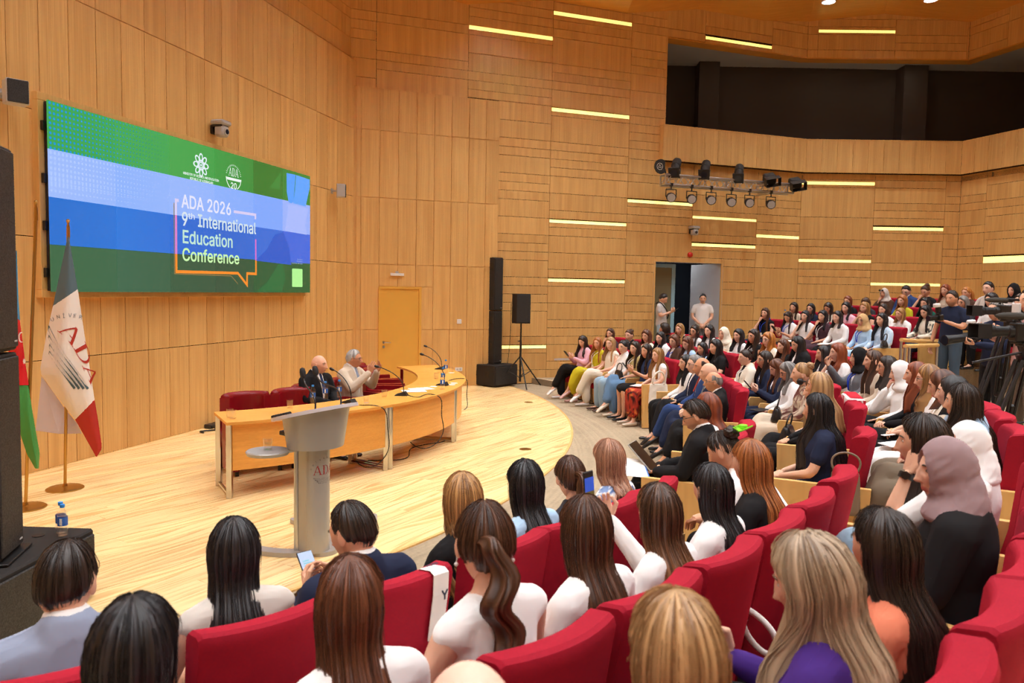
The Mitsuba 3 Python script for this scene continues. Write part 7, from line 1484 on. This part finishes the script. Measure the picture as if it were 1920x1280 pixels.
# ------------------------------------------------------------------ cameras and tripods
def tripod(label, apex, zf, spread=.5, yaw=0., bar=True):
    t = thing('tripod', label, 'tripod'); a = A_(apex, float)
    part(t, 'head', cat(lf(cyl((0, 0, -.12), (0, 0, -.02), .055, 16), a, 0), bev(a[0] - .07, a[0] + .07, a[1] - .06, a[1] + .06, a[2] - .02, a[2] + .015, .006)), 'black_plastic', 30); part(t, 'bowl', lf(lathe([(.03, -.2), (.07, -.15), (.085, -.1), (.05, -.1)], 18), a, 0), 'black_plastic', 30)
    if bar: part(t, 'pan_bar', tube([a + [.03, -.03, -.05], a + A_([math.cos(yaw), math.sin(yaw), 0]) * .42 + [0, 0, -.18]], .011, 8), 'black_plastic', 40)
    feet = []
    for k in range(3):
        th = yaw + 2 * math.pi * k / 3 + .5; d = A_([math.cos(th), math.sin(th), 0]); n = A_([-d[1], d[0], 0]); f = A_([a[0], a[1], zf + .012]) + d * spread; h = a + [0, 0, -.14] + d * .07; feet.append(f); mid = h * .45 + f * .55
        part(t, 'leg', cat(tube([h + n * .036, mid + n * .026], .019, 8), tube([h - n * .036, mid - n * .026], .019, 8), tube([h * .6 + f * .4, f], .022, 8)), 'black_plastic', 30); part(t, 'lock', bev(mid[0] - .032, mid[0] + .032, mid[1] - .032, mid[1] + .032, mid[2] - .03, mid[2] + .03, .006), 'black_plastic'); part(t + '__leg' + ('' if k == 0 else f'_{k:03d}'), 'rubber_foot', cyl(f - [0, 0, .01], f + [0, 0, .02], .024, 10), 'black_box')
        part(t, 'spreader', tube([A_([a[0], a[1], zf + .30]), f * .72 + h * .28], .009, 6), 'black_plastic')
def video_camera(label, pos, yaw, s=1., mon=False):
    """lens towards +x"""
    t = thing('video_camera', label, 'video camera'); M = M_(pos, yaw, s)
    part(t, 'body', cat(bev(-.16, .14, -.06, .06, .02, .19, .012), bev(-.24, -.16, -.05, .05, .05, .17, .01)), 'black_plastic', xf=M); part(t, 'base_plate', bev(-.14, .12, -.045, .045, -.0, .02, .004), 'black_plastic', xf=M); part(t, 'battery', bev(-.31, -.245, -.05, .05, .04, .18, .008), 'black_box', xf=M)
    part(t, 'side_panel', cat(bev(-.13, .06, -.067, -.06, .06, .16, .003), *[bev(-.11 + .05 * q, -.085 + .05 * q, -.072, -.066, .08, .10, .002) for q in range(3)]), 'grey_plastic' if False else 'black_box', xf=M); part(t, 'steel_panel', bev(-.02, .05, -.070, -.062, .11, .185, .003), 'aluminium', xf=M)
    part(t, 'handle', tube([(-.14, 0, .19), (-.13, 0, .255), (.1, 0, .265), (.13, 0, .2)], .016, 8), 'black_plastic', 40, xf=M)
    part(t, 'lens', tube([(.14, 0, .11), (.18, 0, .11), (.19, 0, .11), (.30, 0, .11), (.31, 0, .11), (.36, 0, .11)], .05, 20, radii=[.055, .055, .045, .048, .058, .06]), 'black_plastic', 40, xf=M); part(t + '__lens', 'lens_hood', cat(bev(.36, .48, -.085, .085, .17, .176, .002), bev(.36, .48, -.085, .085, .044, .05, .002), bev(.36, .48, -.085, -.079, .05, .17, .002), bev(.36, .48, .079, .085, .05, .17, .002)), 'black_box', xf=M); part(t + '__lens', 'lens_glass', cyl((.358, 0, .11), (.363, 0, .11), .052, 18), 'lens_glass', 40, xf=M)
    part(t, 'viewfinder', cat(tube([(.04, -.08, .245), (.10, -.11, .245), (.2, -.11, .245)], .026, 12), bev(.0, .05, -.12, -.06, .21, .28, .008)), 'black_plastic', 40, xf=M); e = trimesh.creation.icosphere(subdivisions=3); v = np.array(e.vertices); v = v * [.14, .032, .032] * (1 + .14 * (meshkit.noise(v * 18, 2)[:, None] - .5)) + [.2, .075, .25]; part(t, 'fluffy_microphone', trimesh.Trimesh(v, e.faces, process=False), 'fur', True, xf=M)
    if mon: part(t, 'monitor', bev(.02, .035, -.2, -.08, .25, .36, .004), 'white_plastic', xf=M); part(t + '__monitor', 'arm', tube([(.03, -.1, .25), (.03, -.06, .19)], .008, 6), 'black_plastic', xf=M)
    return t
pr('fur', (74, 72, 68), .95, .1)
v1 = at_depth(1926, 645, 6.6); video_camera('large video camera with grey fluffy microphone and white monitor on the nearer tripod', v1, math.radians(178), .98, True); tripod('nearer black tripod under the large video camera', v1, .42, .55, math.radians(165))
v2 = at_depth(1893, 600, 8.1); video_camera('video camera just behind the larger one', v2, math.radians(172), .85); tripod('black tripod of the rear video camera', v2, .42, .5, math.radians(40))
def photo_camera(label, M, L, r, flash=False):
    t = thing('photo_camera', label, 'camera'); part(t, 'body', cat(bev(-.04, .03, -.07, .07, -.05, .045, .012), bev(-.03, .03, -.03, .03, .04, .075, .01), bev(-.05, .05, -.08, -.05, -.05, .03, .01)), 'black_plastic', xf=M); part(t, 'lens', tube([(.03, 0, 0), (.06, 0, 0), (L * .6, 0, 0), (L, 0, 0), (L + .05, 0, 0)], r, 20, radii=[r * .8, r * .85, r * .9, r, r * 1.12]), 'black_plastic', 40, xf=M); part(t + '__lens', 'lens_glass', cyl((L + .045, 0, 0), (L + .052, 0, 0), r * .95, 18), 'lens_glass', xf=M)
    if flash: part(t, 'flash', bev(-.03, .03, -.035, .035, .075, .16, .008), 'black_plastic', xf=M); part(t + '__flash', 'diffuser', bev(-.02, .07, -.042, .042, .155, .215, .014), 'white_plastic', xf=M)
cm = (phJ['w1'] + A_([.07, -.02, .05])); photo_camera('black camera with white flash diffuser held by the standing photographer', phM @ rotM(rot(-.2, .1), cm), .14, .042, True)
cm = (op1J['w1'] * .5 + op1J['w-1'] * .5 + A_([.02, -.02, .07])); photo_camera('camera with long black lens aimed by the man behind the tripods', op1M @ rotM(rot(0, .12), cm), .36, .058, True)
t = thing('cable', 'black cable curling on the carpet at the right edge of the aisle', 'cable'); put(t, tube(spline([at(1850, 852, .43), at(1880, 846, .43), at(1915, 850, .43), at(1900, 858, .43), at(1940, 862, .43)], 30), .007, 6), 'black_plastic', True)
# ------------------------------------------------------------------ the colour triples of the people and prints
PALF = [mi.Float([float(k[q]) for k in PALV]) for q in range(9)]
